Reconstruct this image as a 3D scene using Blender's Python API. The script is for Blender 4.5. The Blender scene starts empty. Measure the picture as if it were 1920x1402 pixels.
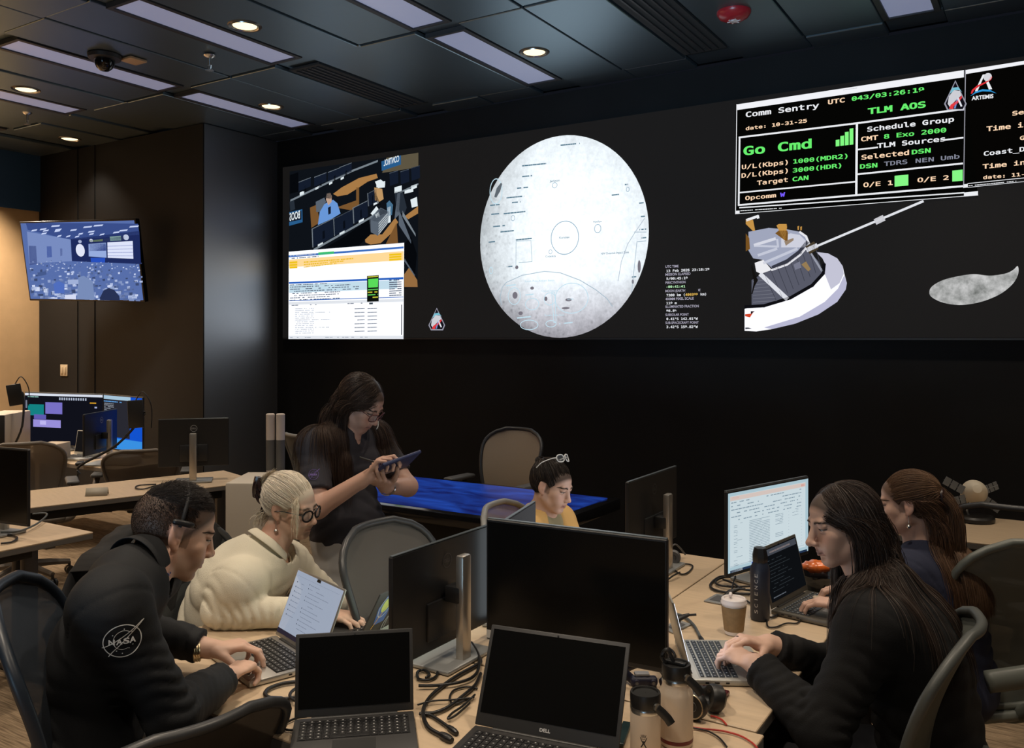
import bpy, bmesh, math, random
import numpy as np
from math import radians as RAD, sin, cos, pi
from mathutils import Vector, Matrix

random.seed(7)
SC = bpy.context.scene
COL = SC.collection

# ------------------------------------------------------------------ camera
F_PX, HZ, CZ, YAW = 1612.0, 633.0, 1.70, RAD(32.2)      # focal length (px), horizon row, eye height, heading
cam = bpy.data.cameras.new('camera')
cam_o = bpy.data.objects.new('camera', cam); COL.objects.link(cam_o)
cam_o.location = (0, 0, CZ); cam_o.rotation_euler = (RAD(90), 0, YAW)
cam.sensor_width = 36; cam.lens = 36 * F_PX / 1920
cam.shift_y = (HZ - 701) / 1920
cam.clip_start = 0.05
SC.camera = cam_o

# ------------------------------------------------------------------ world, exposure
w = bpy.data.worlds.new('world'); SC.world = w; w.use_nodes = True
w.node_tree.nodes['Background'].inputs[0].default_value = (0.5, 0.6, 0.9, 1)
w.node_tree.nodes['Background'].inputs[1].default_value = 0.01
SC.view_settings.view_transform = 'Standard'; SC.view_settings.look = 'None'
SC.view_settings.exposure = 0.0; SC.view_settings.gamma = 1.0
SC.view_settings.use_curve_mapping = False

# ------------------------------------------------------------------ area light added behind the camera as bluish fill, no known source
def area(name, loc, target, sx, sy, power, color, spread=pi):
    L = bpy.data.lights.new(name, 'AREA'); L.shape = 'RECTANGLE'; L.size = sx; L.size_y = sy
    L.energy = power; L.color = color
    o = bpy.data.objects.new(name, L); COL.objects.link(o); o.location = loc
    L.spread = spread
    o.rotation_euler = (Vector(target) - Vector(loc)).to_track_quat('-Z', 'Y').to_euler()
    return o
area('rear_fill_light', (-0.2, -4.2, 1.0), (-1.9, 3.5, 3.75), 2.4, 0.7, 25, (0.46, 0.74, 1.0), RAD(42))

DOWN_POWER = 112
DOWN_COLOR = (1.0, 0.84, 0.66)

# ------------------------------------------------------------------ measuring: image sighting -> point in the room
CS, SN = cos(YAW), sin(YAW)
def P(u, v, d):
    lat = (u - 960) / F_PX * d; up = (HZ - v) / F_PX * d
    return Vector((lat * CS - d * SN, lat * SN + d * CS, CZ + up))
def PZ(u, v, z=0.73):
    return P(u, v, (CZ - z) * F_PX / (v - HZ))

# ------------------------------------------------------------------ materials
def lin(c):
    c = c / 255.0
    return c / 12.92 if c <= 0.04045 else ((c + 0.055) / 1.055) ** 2.4
def L3(rgb): return tuple(lin(c) for c in rgb)
MATS = {}
def mat(name, rgb, rough=0.6, metal=0.0, spec=0.5, bump=0, bscale=200, vary=0, vscale=8, coat=0, stretch=None, alpha=None, tint=False):
    if name in MATS: return MATS[name]
    m = bpy.data.materials.new(name); MATS[name] = m; m.use_nodes = True
    nt = m.node_tree; b = nt.nodes['Principled BSDF']
    col = tuple(rgb) + (1,)
    b.inputs['Base Color'].default_value = col
    b.inputs['Roughness'].default_value = rough; b.inputs['Metallic'].default_value = metal
    b.inputs['Specular IOR Level'].default_value = spec
    b.inputs['Coat Weight'].default_value = coat
    def coords(scale):
        tc = nt.nodes.new('ShaderNodeTexCoord'); mp = nt.nodes.new('ShaderNodeMapping')
        mp.inputs['Scale'].default_value = stretch or (1, 1, 1)
        nt.links.new(tc.outputs['Object'], mp.inputs['Vector'])
        n = nt.nodes.new('ShaderNodeTexNoise'); n.inputs['Scale'].default_value = scale; n.inputs['Detail'].default_value = 4
        nt.links.new(mp.outputs[0], n.inputs['Vector']); return n
    src = None
    if tint:
        at = nt.nodes.new('ShaderNodeAttribute'); at.attribute_name = 'tint'
        src = at.outputs['Color']
    if vary:
        n = coords(vscale)
        r = nt.nodes.new('ShaderNodeMapRange'); r.inputs['From Min'].default_value = .3; r.inputs['From Max'].default_value = .7
        r.inputs['To Min'].default_value = 1 - vary; r.inputs['To Max'].default_value = 1 + vary
        nt.links.new(n.outputs['Fac'], r.inputs['Value'])
        mx = nt.nodes.new('ShaderNodeVectorMath'); mx.operation = 'SCALE'
        if src: nt.links.new(src, mx.inputs[0])
        else: mx.inputs[0].default_value = rgb
        nt.links.new(r.outputs[0], mx.inputs['Scale']); src = mx.outputs[0]
    if src: nt.links.new(src, b.inputs['Base Color'])
    if bump:
        n = coords(bscale)
        bp = nt.nodes.new('ShaderNodeBump'); bp.inputs['Strength'].default_value = bump; bp.inputs['Distance'].default_value = 0.002
        nt.links.new(n.outputs['Fac'], bp.inputs['Height']); nt.links.new(bp.outputs[0], b.inputs['Normal'])
    if alpha is not None:
        b.inputs['Alpha'].default_value = alpha
    return m
def E(rgb, k=1.0, sample=False):
    name = 'display_%d_%d_%d_%d' % (rgb[0], rgb[1], rgb[2], round(k * 100))
    if name in MATS: return MATS[name]
    m = bpy.data.materials.new(name); MATS[name] = m; m.use_nodes = True
    nt = m.node_tree; nt.nodes.clear()
    e = nt.nodes.new('ShaderNodeEmission'); o = nt.nodes.new('ShaderNodeOutputMaterial')
    e.inputs[0].default_value = L3(rgb) + (1,); e.inputs[1].default_value = k
    nt.links.new(e.outputs[0], o.inputs[0])
    m.cycles.emission_sampling = 'FRONT' if sample else 'NONE'
    return m

def ES(rgb, k=1.0):
    """a lit display behind glossy glass"""
    name = 'glass_display_%d_%d_%d_%d' % (rgb[0], rgb[1], rgb[2], round(k * 100))
    if name in MATS: return MATS[name]
    m = bpy.data.materials.new(name); MATS[name] = m; m.use_nodes = True; b = m.node_tree.nodes['Principled BSDF']
    b.inputs['Base Color'].default_value = (.01, .01, .01, 1); b.inputs['Roughness'].default_value = .06; b.inputs['Specular IOR Level'].default_value = .8
    b.inputs['Emission Color'].default_value = L3(rgb) + (1,); b.inputs['Emission Strength'].default_value = k; m.cycles.emission_sampling = 'FRONT'; return m

# ------------------------------------------------------------------ mesh builder
class MB:
    def __init__(s): s.v = []; s.f = []; s.m = []; s.s = []
    def add(s, verts, faces, mi=0, smooth=True):
        o = len(s.v); s.v += [tuple(p) for p in verts]
        for f in faces: s.f.append(tuple(i + o for i in f)); s.m.append(mi); s.s.append(smooth)
        return s
    def bm(s, bm, mi=0, smooth=True, M=None):
        if M is not None: bm.transform(M)
        bm.verts.index_update()
        s.add([v.co for v in bm.verts], [[v.index for v in f.verts] for f in bm.faces], mi, smooth); bm.free(); return s
    def box(s, c, d, bevel=0, seg=2, mi=0, rot=None):
        b = bmesh.new(); bmesh.ops.create_cube(b, size=1)
        for v in b.verts: v.co = Vector((v.co.x * d[0], v.co.y * d[1], v.co.z * d[2]))
        if bevel: bmesh.ops.bevel(b, geom=b.edges[:], offset=bevel, segments=seg, affect='EDGES', profile=.5)
        M = Matrix.Translation(c)
        if rot is not None: M = M @ rot.to_4x4()
        return s.bm(b, mi, True, M)
    def lathe(s, prof, c=(0, 0, 0), n=32, mi=0, rot=None, cap=True):
        vs = []; R = rot if rot is not None else Matrix.Identity(3); c = Vector(c)
        for r, z in prof:
            for i in range(n):
                a = 2 * pi * i / n; vs.append(c + R @ Vector((r * cos(a), r * sin(a), z)))
        fs = []
        for k in range(len(prof) - 1):
            for i in range(n):
                j = (i + 1) % n; fs.append((k * n + i, k * n + j, (k + 1) * n + j, (k + 1) * n + i))
        if cap:
            fs.append(tuple(range(n - 1, -1, -1))); k = (len(prof) - 1) * n; fs.append(tuple(k + i for i in range(n)))
        return s.add(vs, fs, mi)
    def cyl(s, a, b, r, r2=None, n=20, mi=0):
        a = Vector(a); b = Vector(b); q = (b - a).to_track_quat('Z', 'Y').to_matrix(); L = (b - a).length
        return s.lathe([(r, 0), (r if r2 is None else r2, L)], a, n, mi, q)
    def tube(s, pts, r, n=8, mi=0, closed=False, cap=True):
        pts = [Vector(p) for p in pts]; N = len(pts); vs = []; up = Vector((0.13, 0.21, 0.97)).normalized()
        for i in range(N):
            if closed: t = pts[(i + 1) % N] - pts[i - 1]
            else: t = pts[min(i + 1, N - 1)] - pts[max(i - 1, 0)]
            t.normalize(); x = t.cross(up)
            if x.length < .05: x = t.cross(Vector((1, 0, 0)))
            x.normalize(); y = x.cross(t).normalized()
            rr = r[i] if isinstance(r, list) else r
            rx, ry = rr if isinstance(rr, tuple) else (rr, rr)
            for k in range(n):
                a = 2 * pi * k / n; vs.append(pts[i] + x * (rx * cos(a)) + y * (ry * sin(a)))
        fs = []
        for i in range(N if closed else N - 1):
            j = (i + 1) % N
            for k in range(n):
                l = (k + 1) % n; fs.append((i * n + k, i * n + l, j * n + l, j * n + k))
        if cap and not closed:
            fs.append(tuple(range(n - 1, -1, -1))); fs.append(tuple((N - 1) * n + k for k in range(n)))
        return s.add(vs, fs, mi)
    def grid(s, rows, mi=0, closed=False):
        m = len(rows[0]); vs = [p for r in rows for p in r]; fs = []
        for i in range(len(rows) - 1):
            for j in range(m if closed else m - 1):
                k = (j + 1) % m; fs.append((i * m + j, i * m + k, (i + 1) * m + k, (i + 1) * m + j))
        return s.add(vs, fs, mi)
    def xf(s, M):
        s.v = [tuple(M @ Vector(p)) for p in s.v]; return s

def spline(ctrl, n=8, closed=False):
    c = [Vector(p) for p in ctrl]; out = []; N = len(c)
    for i in range(N if closed else N - 1):
        if closed: p0, p1, p2, p3 = c[i - 1], c[i], c[(i + 1) % N], c[(i + 2) % N]
        else: p0, p1, p2, p3 = c[max(i - 1, 0)], c[i], c[i + 1], c[min(i + 2, N - 1)]
        for k in range(n):
            t = k / n
            out.append(.5 * (2 * p1 + (p2 - p0) * t + (2 * p0 - 5 * p1 + 4 * p2 - p3) * t * t + (3 * p1 - p0 - 3 * p2 + p3) * t ** 3))
    if not closed: out.append(c[-1])
    return out

def tag(o, label=None, cat=None, group=None, kind=None):
    if label: o['label'] = label
    if cat: o['category'] = cat
    if group: o['group'] = group
    if kind: o['kind'] = kind
    return o
def obj(name, mb, mats, parent=None, loc=None, rz=0, sharp=35):
    """one mesh object; with loc given, vertices are local to loc/rz; world-built meshes pass origin= through recenter()"""
    me = bpy.data.meshes.new(name); me.from_pydata(mb.v, [], mb.f)
    if not isinstance(mats, (list, tuple)): mats = [mats]
    for m in mats: me.materials.append(m)
    me.polygons.foreach_set('material_index', mb.m); me.polygons.foreach_set('use_smooth', mb.s)
    if sharp: me.set_sharp_from_angle(angle=RAD(sharp))
    me.update()
    o = bpy.data.objects.new(name, me); COL.objects.link(o)
    if parent is not None: o.parent = parent
    if loc is not None: o.location = loc
    o.rotation_euler = (0, 0, rz)
    return o
def recenter(mb, base):
    b = Vector(base); mb.v = [(p[0] - b.x, p[1] - b.y, p[2] - b.z) for p in mb.v]; return mb
def thing(name, label, cat, loc=(0, 0, 0), rz=0, group=None):
    o = bpy.data.objects.new(name, None); COL.objects.link(o)
    o.location = loc; o.rotation_euler = (0, 0, rz); o.empty_display_size = .1
    return tag(o, label, cat, group)
def dup(root, loc, rz, label=None, group=None):
    r = root.copy(); COL.objects.link(r); r.location = loc; r.rotation_euler = (0, 0, rz)
    if label: r['label'] = label
    if group: r['group'] = group
    for ch in list(root.children):
        c = ch.copy(); COL.objects.link(c); c.parent = r
        for g in ch.children:
            d = g.copy(); COL.objects.link(d); d.parent = c
    return r
def mtx(o):
    return Matrix.Translation(o.location) @ Matrix.Rotation(o.rotation_euler.z, 4, 'Z')
def struct(name, mb, m):
    o = obj(name, mb, m); o['kind'] = 'structure'; return o

# ------------------------------------------------------------------ lettering
FONTS = {}
try:
    import os
    FONTS['mono'] = bpy.data.fonts.load(os.path.join(bpy.utils.system_resource('DATAFILES'), 'fonts', 'DejaVuSansMono.woff2'))
except Exception: FONTS['mono'] = None
TCACHE = {}
def glyphs(s, font='mono', bold=0.0):
    k = (s, font, bold)
    if k in TCACHE: return TCACHE[k]
    c = bpy.data.curves.new('t', 'FONT'); c.body = s; c.size = 1; c.resolution_u = 3; c.offset = bold
    if FONTS.get(font): c.font = FONTS[font]
    o = bpy.data.objects.new('t', c); me = o.to_mesh()
    V = [tuple(v.co) for v in me.vertices]; Fc = [tuple(p.vertices) for p in me.polygons]
    o.to_mesh_clear(); bpy.data.objects.remove(o); bpy.data.curves.remove(c)
    if V:
        x0 = min(v[0] for v in V); x1 = max(v[0] for v in V); y0 = min(v[1] for v in V); y1 = max(v[1] for v in V)
    else: x0 = y0 = 0; x1 = y1 = 1
    TCACHE[k] = (V, Fc, (x0, y0, x1, y1)); return TCACHE[k]

class Flat:
    """a picture on a plane: polygons and lettering, laid in thin layers on the plane's face"""
    def __init__(s, O, e1, e2, M=None):
        s.O = Vector(O); s.e1 = Vector(e1).normalized(); s.e2 = Vector(e2).normalized(); s.n = s.e1.cross(s.e2).normalized()
        s.Minv = (M or Matrix.Identity(4)).inverted(); s.mb = MB(); s.mats = []; s.T = (0, 0, 1); s.lay = 0; s.step = .0005
    def crop(s, x, y, k): s.T = (x, y, k)
    def mi(s, m):
        if m not in s.mats: s.mats.append(m)
        return s.mats.index(m)
    def ray(s, p):
        u = s.T[0] + p[0] / s.T[2]; v = s.T[1] + p[1] / s.T[2]
        C = Vector((0, 0, CZ)); d = P(u, v, 1) - C; t = (s.O - C).dot(s.n) / d.dot(s.n); X = C + d * t - s.O
        return X.dot(s.e1), X.dot(s.e2)
    def at(s, a, b):
        return s.Minv @ (s.O + s.e1 * a + s.e2 * b + s.n * (s.lay * s.step))
    def poly2(s, pts, m):
        pts = list(pts); A = sum(pts[i - 1][0] * pts[i][1] - pts[i][0] * pts[i - 1][1] for i in range(len(pts)))
        if A < 0: pts.reverse()
        if len(pts) > 4:
            from mathutils.geometry import tessellate_polygon
            tr = tessellate_polygon([[Vector((a, b, 0)) for a, b in pts]]); V = [s.at(*p) for p in pts]
            fs = []
            for t in tr:
                q = [pts[i] for i in t]
                ar = (q[1][0] - q[0][0]) * (q[2][1] - q[0][1]) - (q[2][0] - q[0][0]) * (q[1][1] - q[0][1])
                fs.append(tuple(t) if ar > 0 else tuple(reversed(t)))
            s.mb.add(V, fs, s.mi(m), False)
        else: s.mb.add([s.at(*p) for p in pts], [tuple(range(len(pts)))], s.mi(m), False)
    def poly(s, px, m): s.poly2([s.ray(p) for p in px], m)
    def rect2(s, x0, y0, x1, y1, m): s.poly2([(x0, y0), (x1, y0), (x1, y1), (x0, y1)], m)
    def line2(s, pts, wd, m):
        for i in range(len(pts) - 1):
            a = Vector(pts[i]); b = Vector(pts[i + 1]); t = (b - a)
            if t.length < 1e-6: continue
            t.normalize(); q = Vector((-t.y, t.x)) * wd / 2; e = t * wd * .3
            s.poly2([a - q - e, b - q + e, b + q + e, a + q - e], m)
    def line(s, px, wd, m): s.line2([s.ray(p) for p in px], wd, m)
    def ring2(s, c, rx, ry, wd, m, n=40, a0=0, a1=2 * pi):
        s.line2([(c[0] + rx * cos(a0 + (a1 - a0) * i / n), c[1] + ry * sin(a0 + (a1 - a0) * i / n)) for i in range(n + 1)], wd, m)
    def disc2(s, c, rx, ry, m, n=40): s.poly2([(c[0] + rx * cos(2 * pi * i / n), c[1] + ry * sin(2 * pi * i / n)) for i in range(n)], m)
    def text2(s, t, x0, y0, x1, h, m, font='mono', bold=0.0, y1=None, mirror=False):
        """lettering from x0 to x1 on the base line y0, capital height h"""
        V, Fc, bb = glyphs(t, font, bold); cap = .73 if font == 'mono' else .70
        kx = (x1 - x0) / max(bb[2] - bb[0], 1e-6); ky = h / cap; sl = ((y1 if y1 is not None else y0) - y0) / max(x1 - x0, 1e-6)
        P2 = []
        for v in V:
            x = (v[0] - bb[0]) * kx
            if mirror: x = (x1 - x0) - x
            P2.append(s.at(x0 + x, y0 + v[1] * ky + sl * x))
        s.mb.add(P2, [tuple(reversed(f)) for f in Fc] if mirror else Fc, s.mi(m), False)
    def text(s, t, pL, pR, hpx, m, font='mono', bold=0.0, tilt=False):
        a = s.ray(pL); b = s.ray(pR); h = abs(s.ray((pL[0], pL[1] - hpx))[1] - a[1])
        if tilt: s.text2(t, a[0], a[1], b[0], h, m, font, bold, b[1])
        else: s.text2(t, a[0], (a[1] + b[1]) / 2, b[0], h, m, font, bold)
    def obj(s, name, parent=None): return obj(name, s.mb, s.mats, parent, sharp=None)
# ================================================================== the room
XL, YB, HC = -9.24, 6.0, 3.65
XR, YF = 3.4, -4.6
M_black = mat('black_wall_paint', (.0095, .0095, .0102), .65, spec=.2, vary=.15, vscale=3)
mat('alcove_paint', (.055, .055, .057), .46, spec=1.0, coat=1.0).node_tree.nodes['Principled BSDF'].inputs['IOR'].default_value = 2.2; MATS['alcove_paint'].node_tree.nodes['Principled BSDF'].inputs['Coat Roughness'].default_value = .46; MATS['alcove_paint'].node_tree.nodes['Principled BSDF'].inputs['Coat IOR'].default_value = 2.0
M_panel = mat('dark_wall_panel', (.012, .012, .0125), .6, spec=.3, vary=.12, vscale=2)
M_tan = mat('tan_wall_paint', (.68, .45, .24), .8, vary=.04)
M_blue = mat('blue_fascia_paint', (.03, .09, .22), .7)
M_grey_wall = mat('grey_wall_paint', (.10, .10, .10), .8)

def carpet():
    m = bpy.data.materials.new('striped_carpet'); m.use_nodes = True; nt = m.node_tree; b = nt.nodes['Principled BSDF']
    tc = nt.nodes.new('ShaderNodeTexCoord'); mp = nt.nodes.new('ShaderNodeMapping'); mp.inputs['Scale'].default_value = (1, 18, 1)
    mp.inputs['Rotation'].default_value = (0, 0, .5)
    n = nt.nodes.new('ShaderNodeTexNoise'); n.inputs['Scale'].default_value = 7; n.inputs['Detail'].default_value = 6
    r = nt.nodes.new('ShaderNodeValToRGB')
    r.color_ramp.elements[0].position = .35; r.color_ramp.elements[0].color = (.13, .092, .058, 1)
    r.color_ramp.elements[1].position = .65; r.color_ramp.elements[1].color = (.31, .225, .145, 1)
    nt.links.new(tc.outputs['Object'], mp.inputs[0]); nt.links.new(mp.outputs[0], n.inputs['Vector'])
    nt.links.new(n.outputs['Fac'], r.inputs[0]); nt.links.new(r.outputs[0], b.inputs['Base Color'])
    b.inputs['Roughness'].default_value = .95; b.inputs['Specular IOR Level'].default_value = .1
    n2 = nt.nodes.new('ShaderNodeTexNoise'); n2.inputs['Scale'].default_value = 400
    bp = nt.nodes.new('ShaderNodeBump'); bp.inputs['Strength'].default_value = .4
    nt.links.new(tc.outputs['Object'], n2.inputs['Vector']); nt.links.new(n2.outputs['Fac'], bp.inputs['Height']); nt.links.new(bp.outputs[0], b.inputs['Normal'])
    return m
struct('floor', MB().box(((XL + XR) / 2, (YF + YB) / 2, -.05), (XR - XL + .4, YB - YF + .4, .1)), carpet())
struct('wall_back', MB().box(((-6.54 + XR) / 2, YB + .05, HC / 2), (XR + 6.54 + .2, .1, HC)), M_black)
struct('wall_alcove', MB().box((-6.59, 5.615, HC / 2), (.1, .97, HC)), mat('alcove_paint', (.055, .055, .057), .46, spec=1.0, coat=1.0))
mb = MB().box(((XL - 6.545) / 2, 5.17, HC / 2), (-6.545 - XL, .1, HC))
mb.box((-8.52, 5.117, HC / 2), (.012, .012, HC)); mb.box((-8.22, 5.117, HC / 2), (.012, .012, HC))
struct('wall_corner', mb, M_panel)
struct('wall_left', MB().box((XL - .05, (YF + 5.2) / 2, HC / 2), (.1, 5.2 - YF, HC)), M_tan)
struct('trim_1', MB().box((XL + .012, (YF + 5.12) / 2, (3.055 + HC) / 2), (.024, 5.12 - YF, HC - 3.055)), M_blue)
struct('wall_right', MB().box((XR + .05, (YF + YB) / 2, HC / 2), (.1, YB - YF, HC)), M_grey_wall)
struct('wall_front', MB().box(((XL + XR) / 2, YF - .05, HC / 2), (XR - XL, .1, HC)), M_grey_wall)

# ceiling: lay-in panels with open joints over a dark plenum; every module is panel | slot | panel
M_tile = mat('ceiling_panel', (.022, .023, .025), .40, spec=1.0, bump=.05, bscale=120, vary=.06, vscale=30)
def gloss(m, ior, tint):
    b = m.node_tree.nodes['Principled BSDF']; b.inputs['IOR'].default_value = ior; b.inputs['Specular Tint'].default_value = tint + (1,)
gloss(M_tile, 2.35, (.66, .86, 1.0)); gloss(mat('alcove_paint', (0, 0, 0)), 2.2, (.78, .88, 1.0))
PX, PY, X0, Y0 = 1.287, 1.41, -3.30, 4.335
mb = MB()
rr = random.Random(3)
mb.box(((XL + XR) / 2, (YF + YB) / 2, HC + .10), (XR - XL + .3, YB - YF + .3, .06), mi=1)
LIGHTS, VENTS = [], []
for j in range(-6, 2):
    y0, y1 = Y0 + j * PY, Y0 + (j + 1) * PY
    y0, y1 = max(y0, YF), min(y1, YB)
    for i in range(-5, 6):
        xc = X0 + i * PX
        for (a, b) in ((xc - PX / 2 - .001, xc - .165), (xc + .165, xc + PX / 2 - .001)):
            a = max(a, XL); b = min(b, XR)
            if b - a < .05: continue
            dz = rr.choice([0, 0, 0, .006, .012]) if j >= -1 else 0
            mb.box(((a + b) / 2, (y0 + y1) / 2, HC + .015 + dz), (b - a - .012, y1 - y0 - .016, .03), .004, 1)
        if XL < xc - .17 and xc + .17 < XR:
            lit = (j in (-1, -3, -5)) if True else 0
            has = (j % 2 != 0) or (i % 2 == 0)
            slot = (xc, y0 + .125, y1 - .07 if j < 0 else y0 + .125 + 1.215)
            (LIGHTS if has else VENTS).append((i, j) + slot)
            mb.box((xc, (y0 + y1) / 2, HC + .04), (.326, y1 - y0 - .016, .02))
M_plenum = mat('dark_plenum', (.004, .004, .005), .9)
struct('ceiling', mb, [M_tile, M_plenum])

def strip_mat():
    m = bpy.data.materials.new('off_diffuser_glow'); m.use_nodes = True; nt = m.node_tree; b = nt.nodes['Principled BSDF']
    b.inputs['Base Color'].default_value = (.45, .48, .56, 1); b.inputs['Roughness'].default_value = .35; b.inputs['IOR'].default_value = 1.7
    b.inputs['Emission Color'].default_value = (.46, .52, .86, 1); b.inputs['Emission Strength'].default_value = .24  # faint emission stands in for room light reflected by the switched-off strips
    return m
M_diff = strip_mat()
M_trim = mat('fixture_trim', (.03, .03, .033), .5)
M_vent = mat('vent_panel', (.022, .025, .028), .8)
STRIP_LABEL = {(0, 0): 'dim lavender strip light beside the lit downlight nearest the moon screen, ceiling front centre',
    (2, 0): 'pale strip light cut by the top edge, right of the red alarm',
    (-2, 0): 'dim strip light nearest the left end of the video wall, fading olive',
    (0, -1): 'lavender strip light cut by the top edge, in line with the one above the moon',
    (-1, -1): 'long lavender strip light beside the downlight at upper left',
    (-2, -1): 'lavender strip light behind the black dome camera',
    (-3, -1): 'lavender strip light cut by the left edge, beside a lit downlight',
    (-4, -1): 'small end of a strip light at the far left edge, above the blue fascia'}
def strip_light(i, j, x, ya, yb):
    lab = STRIP_LABEL.get((i, j))
    if not lab: return
    t = thing('strip_light', lab, 'ceiling light', (x, (ya + yb) / 2, HC), 0, 'recessed strip lights in the dark ceiling')
    h = (yb - ya) / 2; f = MB()
    f.box((-.142, 0, .012), (.034, 2 * h + .05, .03)); f.box((.142, 0, .012), (.034, 2 * h + .05, .03))
    f.box((0, -h - .012, .012), (.25, .025, .03)); f.box((0, h + .012, .012), (.25, .025, .03))
    obj('trim_frame', f, M_trim, t)
    obj('diffuser', MB().box((0, 0, .012), (.25, 2 * h, .012), .003, 1), M_diff, t)
for a in LIGHTS: strip_light(*a)
def vent(i, j, x, ya, yb, lab):
    t = thing('air_vent', lab, 'air vent', (x, (ya + yb) / 2, HC), 0, 'dark air vents in the ceiling')
    h = (yb - ya) / 2; f = MB()
    f.box((0, 0, .012), (.30, 2 * h, .015)); obj('face_plate', f, M_vent, t)
    s = MB()
    for k in range(5): s.box((-.1 + .05 * k, 0, .002), (.012, 2 * h - .06, .012))
    obj('slats', s, M_trim, t)
vl = {(-1, 0): 'dark slotted air vent between two strip lights, upper centre left', (1, 0): 'dark slotted air vent in the ceiling above the dark wall, right of the moon'}
for a in VENTS:
    if (a[0], a[1]) in vl: vent(*a, vl[(a[0], a[1])])

# downlights, staggered row by row; the rows above and behind the camera light the desks
M_can = mat('downlight_can', (.12, .10, .08), .35, metal=.6)
M_lens = E((255, 222, 170), 2.2)
M_steel = mat('bright_metal', (.62, .62, .60), .28, metal=1)
DL = {(-3.00, 5.05): 'lit warm downlight nearest the moon screen, beside a strip light',
      (-5.58, 5.05): 'lit warm downlight beside the strip light left of the video wall top',
      (-8.16, 4.82): 'small lit downlight above the dark panel, far left',
      (-4.28, 3.66): 'lit warm downlight with a bright clip, beside the long strip light at upper left',
      (-6.83, 3.68): 'lit warm downlight near the left edge, beside a strip light'}
def downlight(x, y, lab, power):
    t = thing('downlight', lab or 'recessed warm downlight, unseen outside the frame', 'ceiling light', (x, y, HC), 0, 'round warm downlights')
    obj('trim_ring', MB().lathe([(.085, .0), (.10, -.006), (.105, 0), (.105, .01), (.08, .02), (.085, .0)], n=40, cap=False), M_can, t)
    obj('reflector', MB().lathe([(.086, -.001), (.084, -.009), (.078, -.003)], n=40, cap=False), M_steel, t)
    obj('lens', MB().lathe([(.074, -.001), (.06, -.006), (.02, -.010), (.001, -.010)], n=32, cap=False), M_lens, t)
    L = bpy.data.lights.new('downlight_lamp', 'SPOT'); L.energy = power; L.color = DOWN_COLOR
    L.spot_size = RAD(104); L.spot_blend = .75; L.shadow_soft_size = .07
    o = bpy.data.objects.new('downlight_lamp', L); COL.objects.link(o); o.parent = t; o.location = (0, 0, -.03)
for (x, y), lab in DL.items(): downlight(x, y, lab, DOWN_POWER * (.35 if y > 5 else (.9 if x > -8 else .35)))
for (x, y, k) in ((-1.71, 3.66, .75), (-.43, 2.25, .9), (-3.0, 2.25, 1.0), (-5.58, 2.25, 1.0), (-8.16, 2.25, 4.5), (-1.71, .84, 1.2), (-4.28, .84, .8), (.86, 3.66, 1.1), (2.15, 5.05, .9), (-.43, 5.05, .7), (-8.75, 4.2, 3.0), (-8.4, 2.6, 3.0),  # the two off-grid ones at far left are added to brighten the tan wall
                  (-6.83, .84, .6), (.86, .84, .5), (-.43, -.57, 1.7), (-3.0, -.57, 1.5), (2.15, -.57, 1.0), (-1.71, -1.98, 1.5), (.86, -1.98, 1.2)):
    downlight(x, y, None, DOWN_POWER * k)

# small ceiling fittings
def PC(u, v): return PZ(u, v, HC)
M_red = mat('red_plastic', (.42, .02, .03), .3)
p = PC(1376, 22)
t = thing('fire_alarm', 'round red ceiling fire alarm near the top edge', 'fire alarm', (p.x, p.y, HC))
obj('housing', MB().lathe([(.001, -.055), (.05, -.053), (.085, -.035), (.10, -.012), (.10, 0)], n=40, cap=False), M_red, t)
f = MB().lathe([(.001, -.062), (.022, -.06), (.026, -.05)], n=24, cap=False)
for k in range(6):
    a = k * pi / 3; f.box((.024 * cos(a), .024 * sin(a), -.058), (.03, .008, .004), rot=Matrix.Rotation(a, 3, 'Z'))
obj('strobe_cap', f, mat('clear_lens', (.8, .75, .75), .1), t)
def sprinkler(u, v, lab):
    p = PC(u, v); t = thing('sprinkler', lab, 'sprinkler', (p.x, p.y, HC), 0, 'ceiling sprinklers')
    obj('escutcheon', MB().lathe([(.001, -.02), (.02, -.018), (.038, -.004), (.04, 0)], n=24, cap=False), M_steel, t)
    m = MB().cyl((0, 0, 0), (0, 0, -.07), .011)
    m.tube([(.011, 0, -.05), (.02, 0, -.07), (.006, 0, -.10)], .004); m.tube([(-.011, 0, -.05), (-.02, 0, -.07), (-.006, 0, -.10)], .004)
    obj('sprinkler_head', m, M_steel, t)
    d = MB().lathe([(.022, -.104), (.022, -.101)], n=20)
    for k in range(10):
        a = k * pi / 5; d.box((.024 * cos(a), .024 * sin(a), -.1025), (.008, .006, .003), rot=Matrix.Rotation(a, 3, 'Z'))
    obj('deflector', d, M_steel, t)
sprinkler(393, 104, 'chrome sprinkler head between the long strip light and the dark vent')
sprinkler(51, 211, 'small chrome sprinkler at the far left, under the strip light end')
p = PC(196, 104)
t = thing('dome_camera', 'black dome camera hanging in front of a strip light, upper left', 'camera', (p.x, p.y, HC))
M_gloss = mat('gloss_black_plastic', (.006, .006, .007), .12)
obj('collar', MB().lathe([(.07, -.03), (.105, -.025), (.11, 0)], n=36, cap=True), M_trim, t)
obj('dome', MB().lathe([(.001, -.11), (.03, -.104), (.052, -.085), (.065, -.055), (.068, -.028)], n=36, cap=False), M_gloss, t)
p = PC(250, 112)
o = obj('ceiling_sensor', MB().box((0, 0, -.006), (.13, .13, .016), .004, 2), mat('beige_plastic', (.55, .36, .2), .5), loc=(p.x, p.y, HC))
tag(o, 'small square beige ceiling plate right of the black dome camera', 'sensor')
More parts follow.
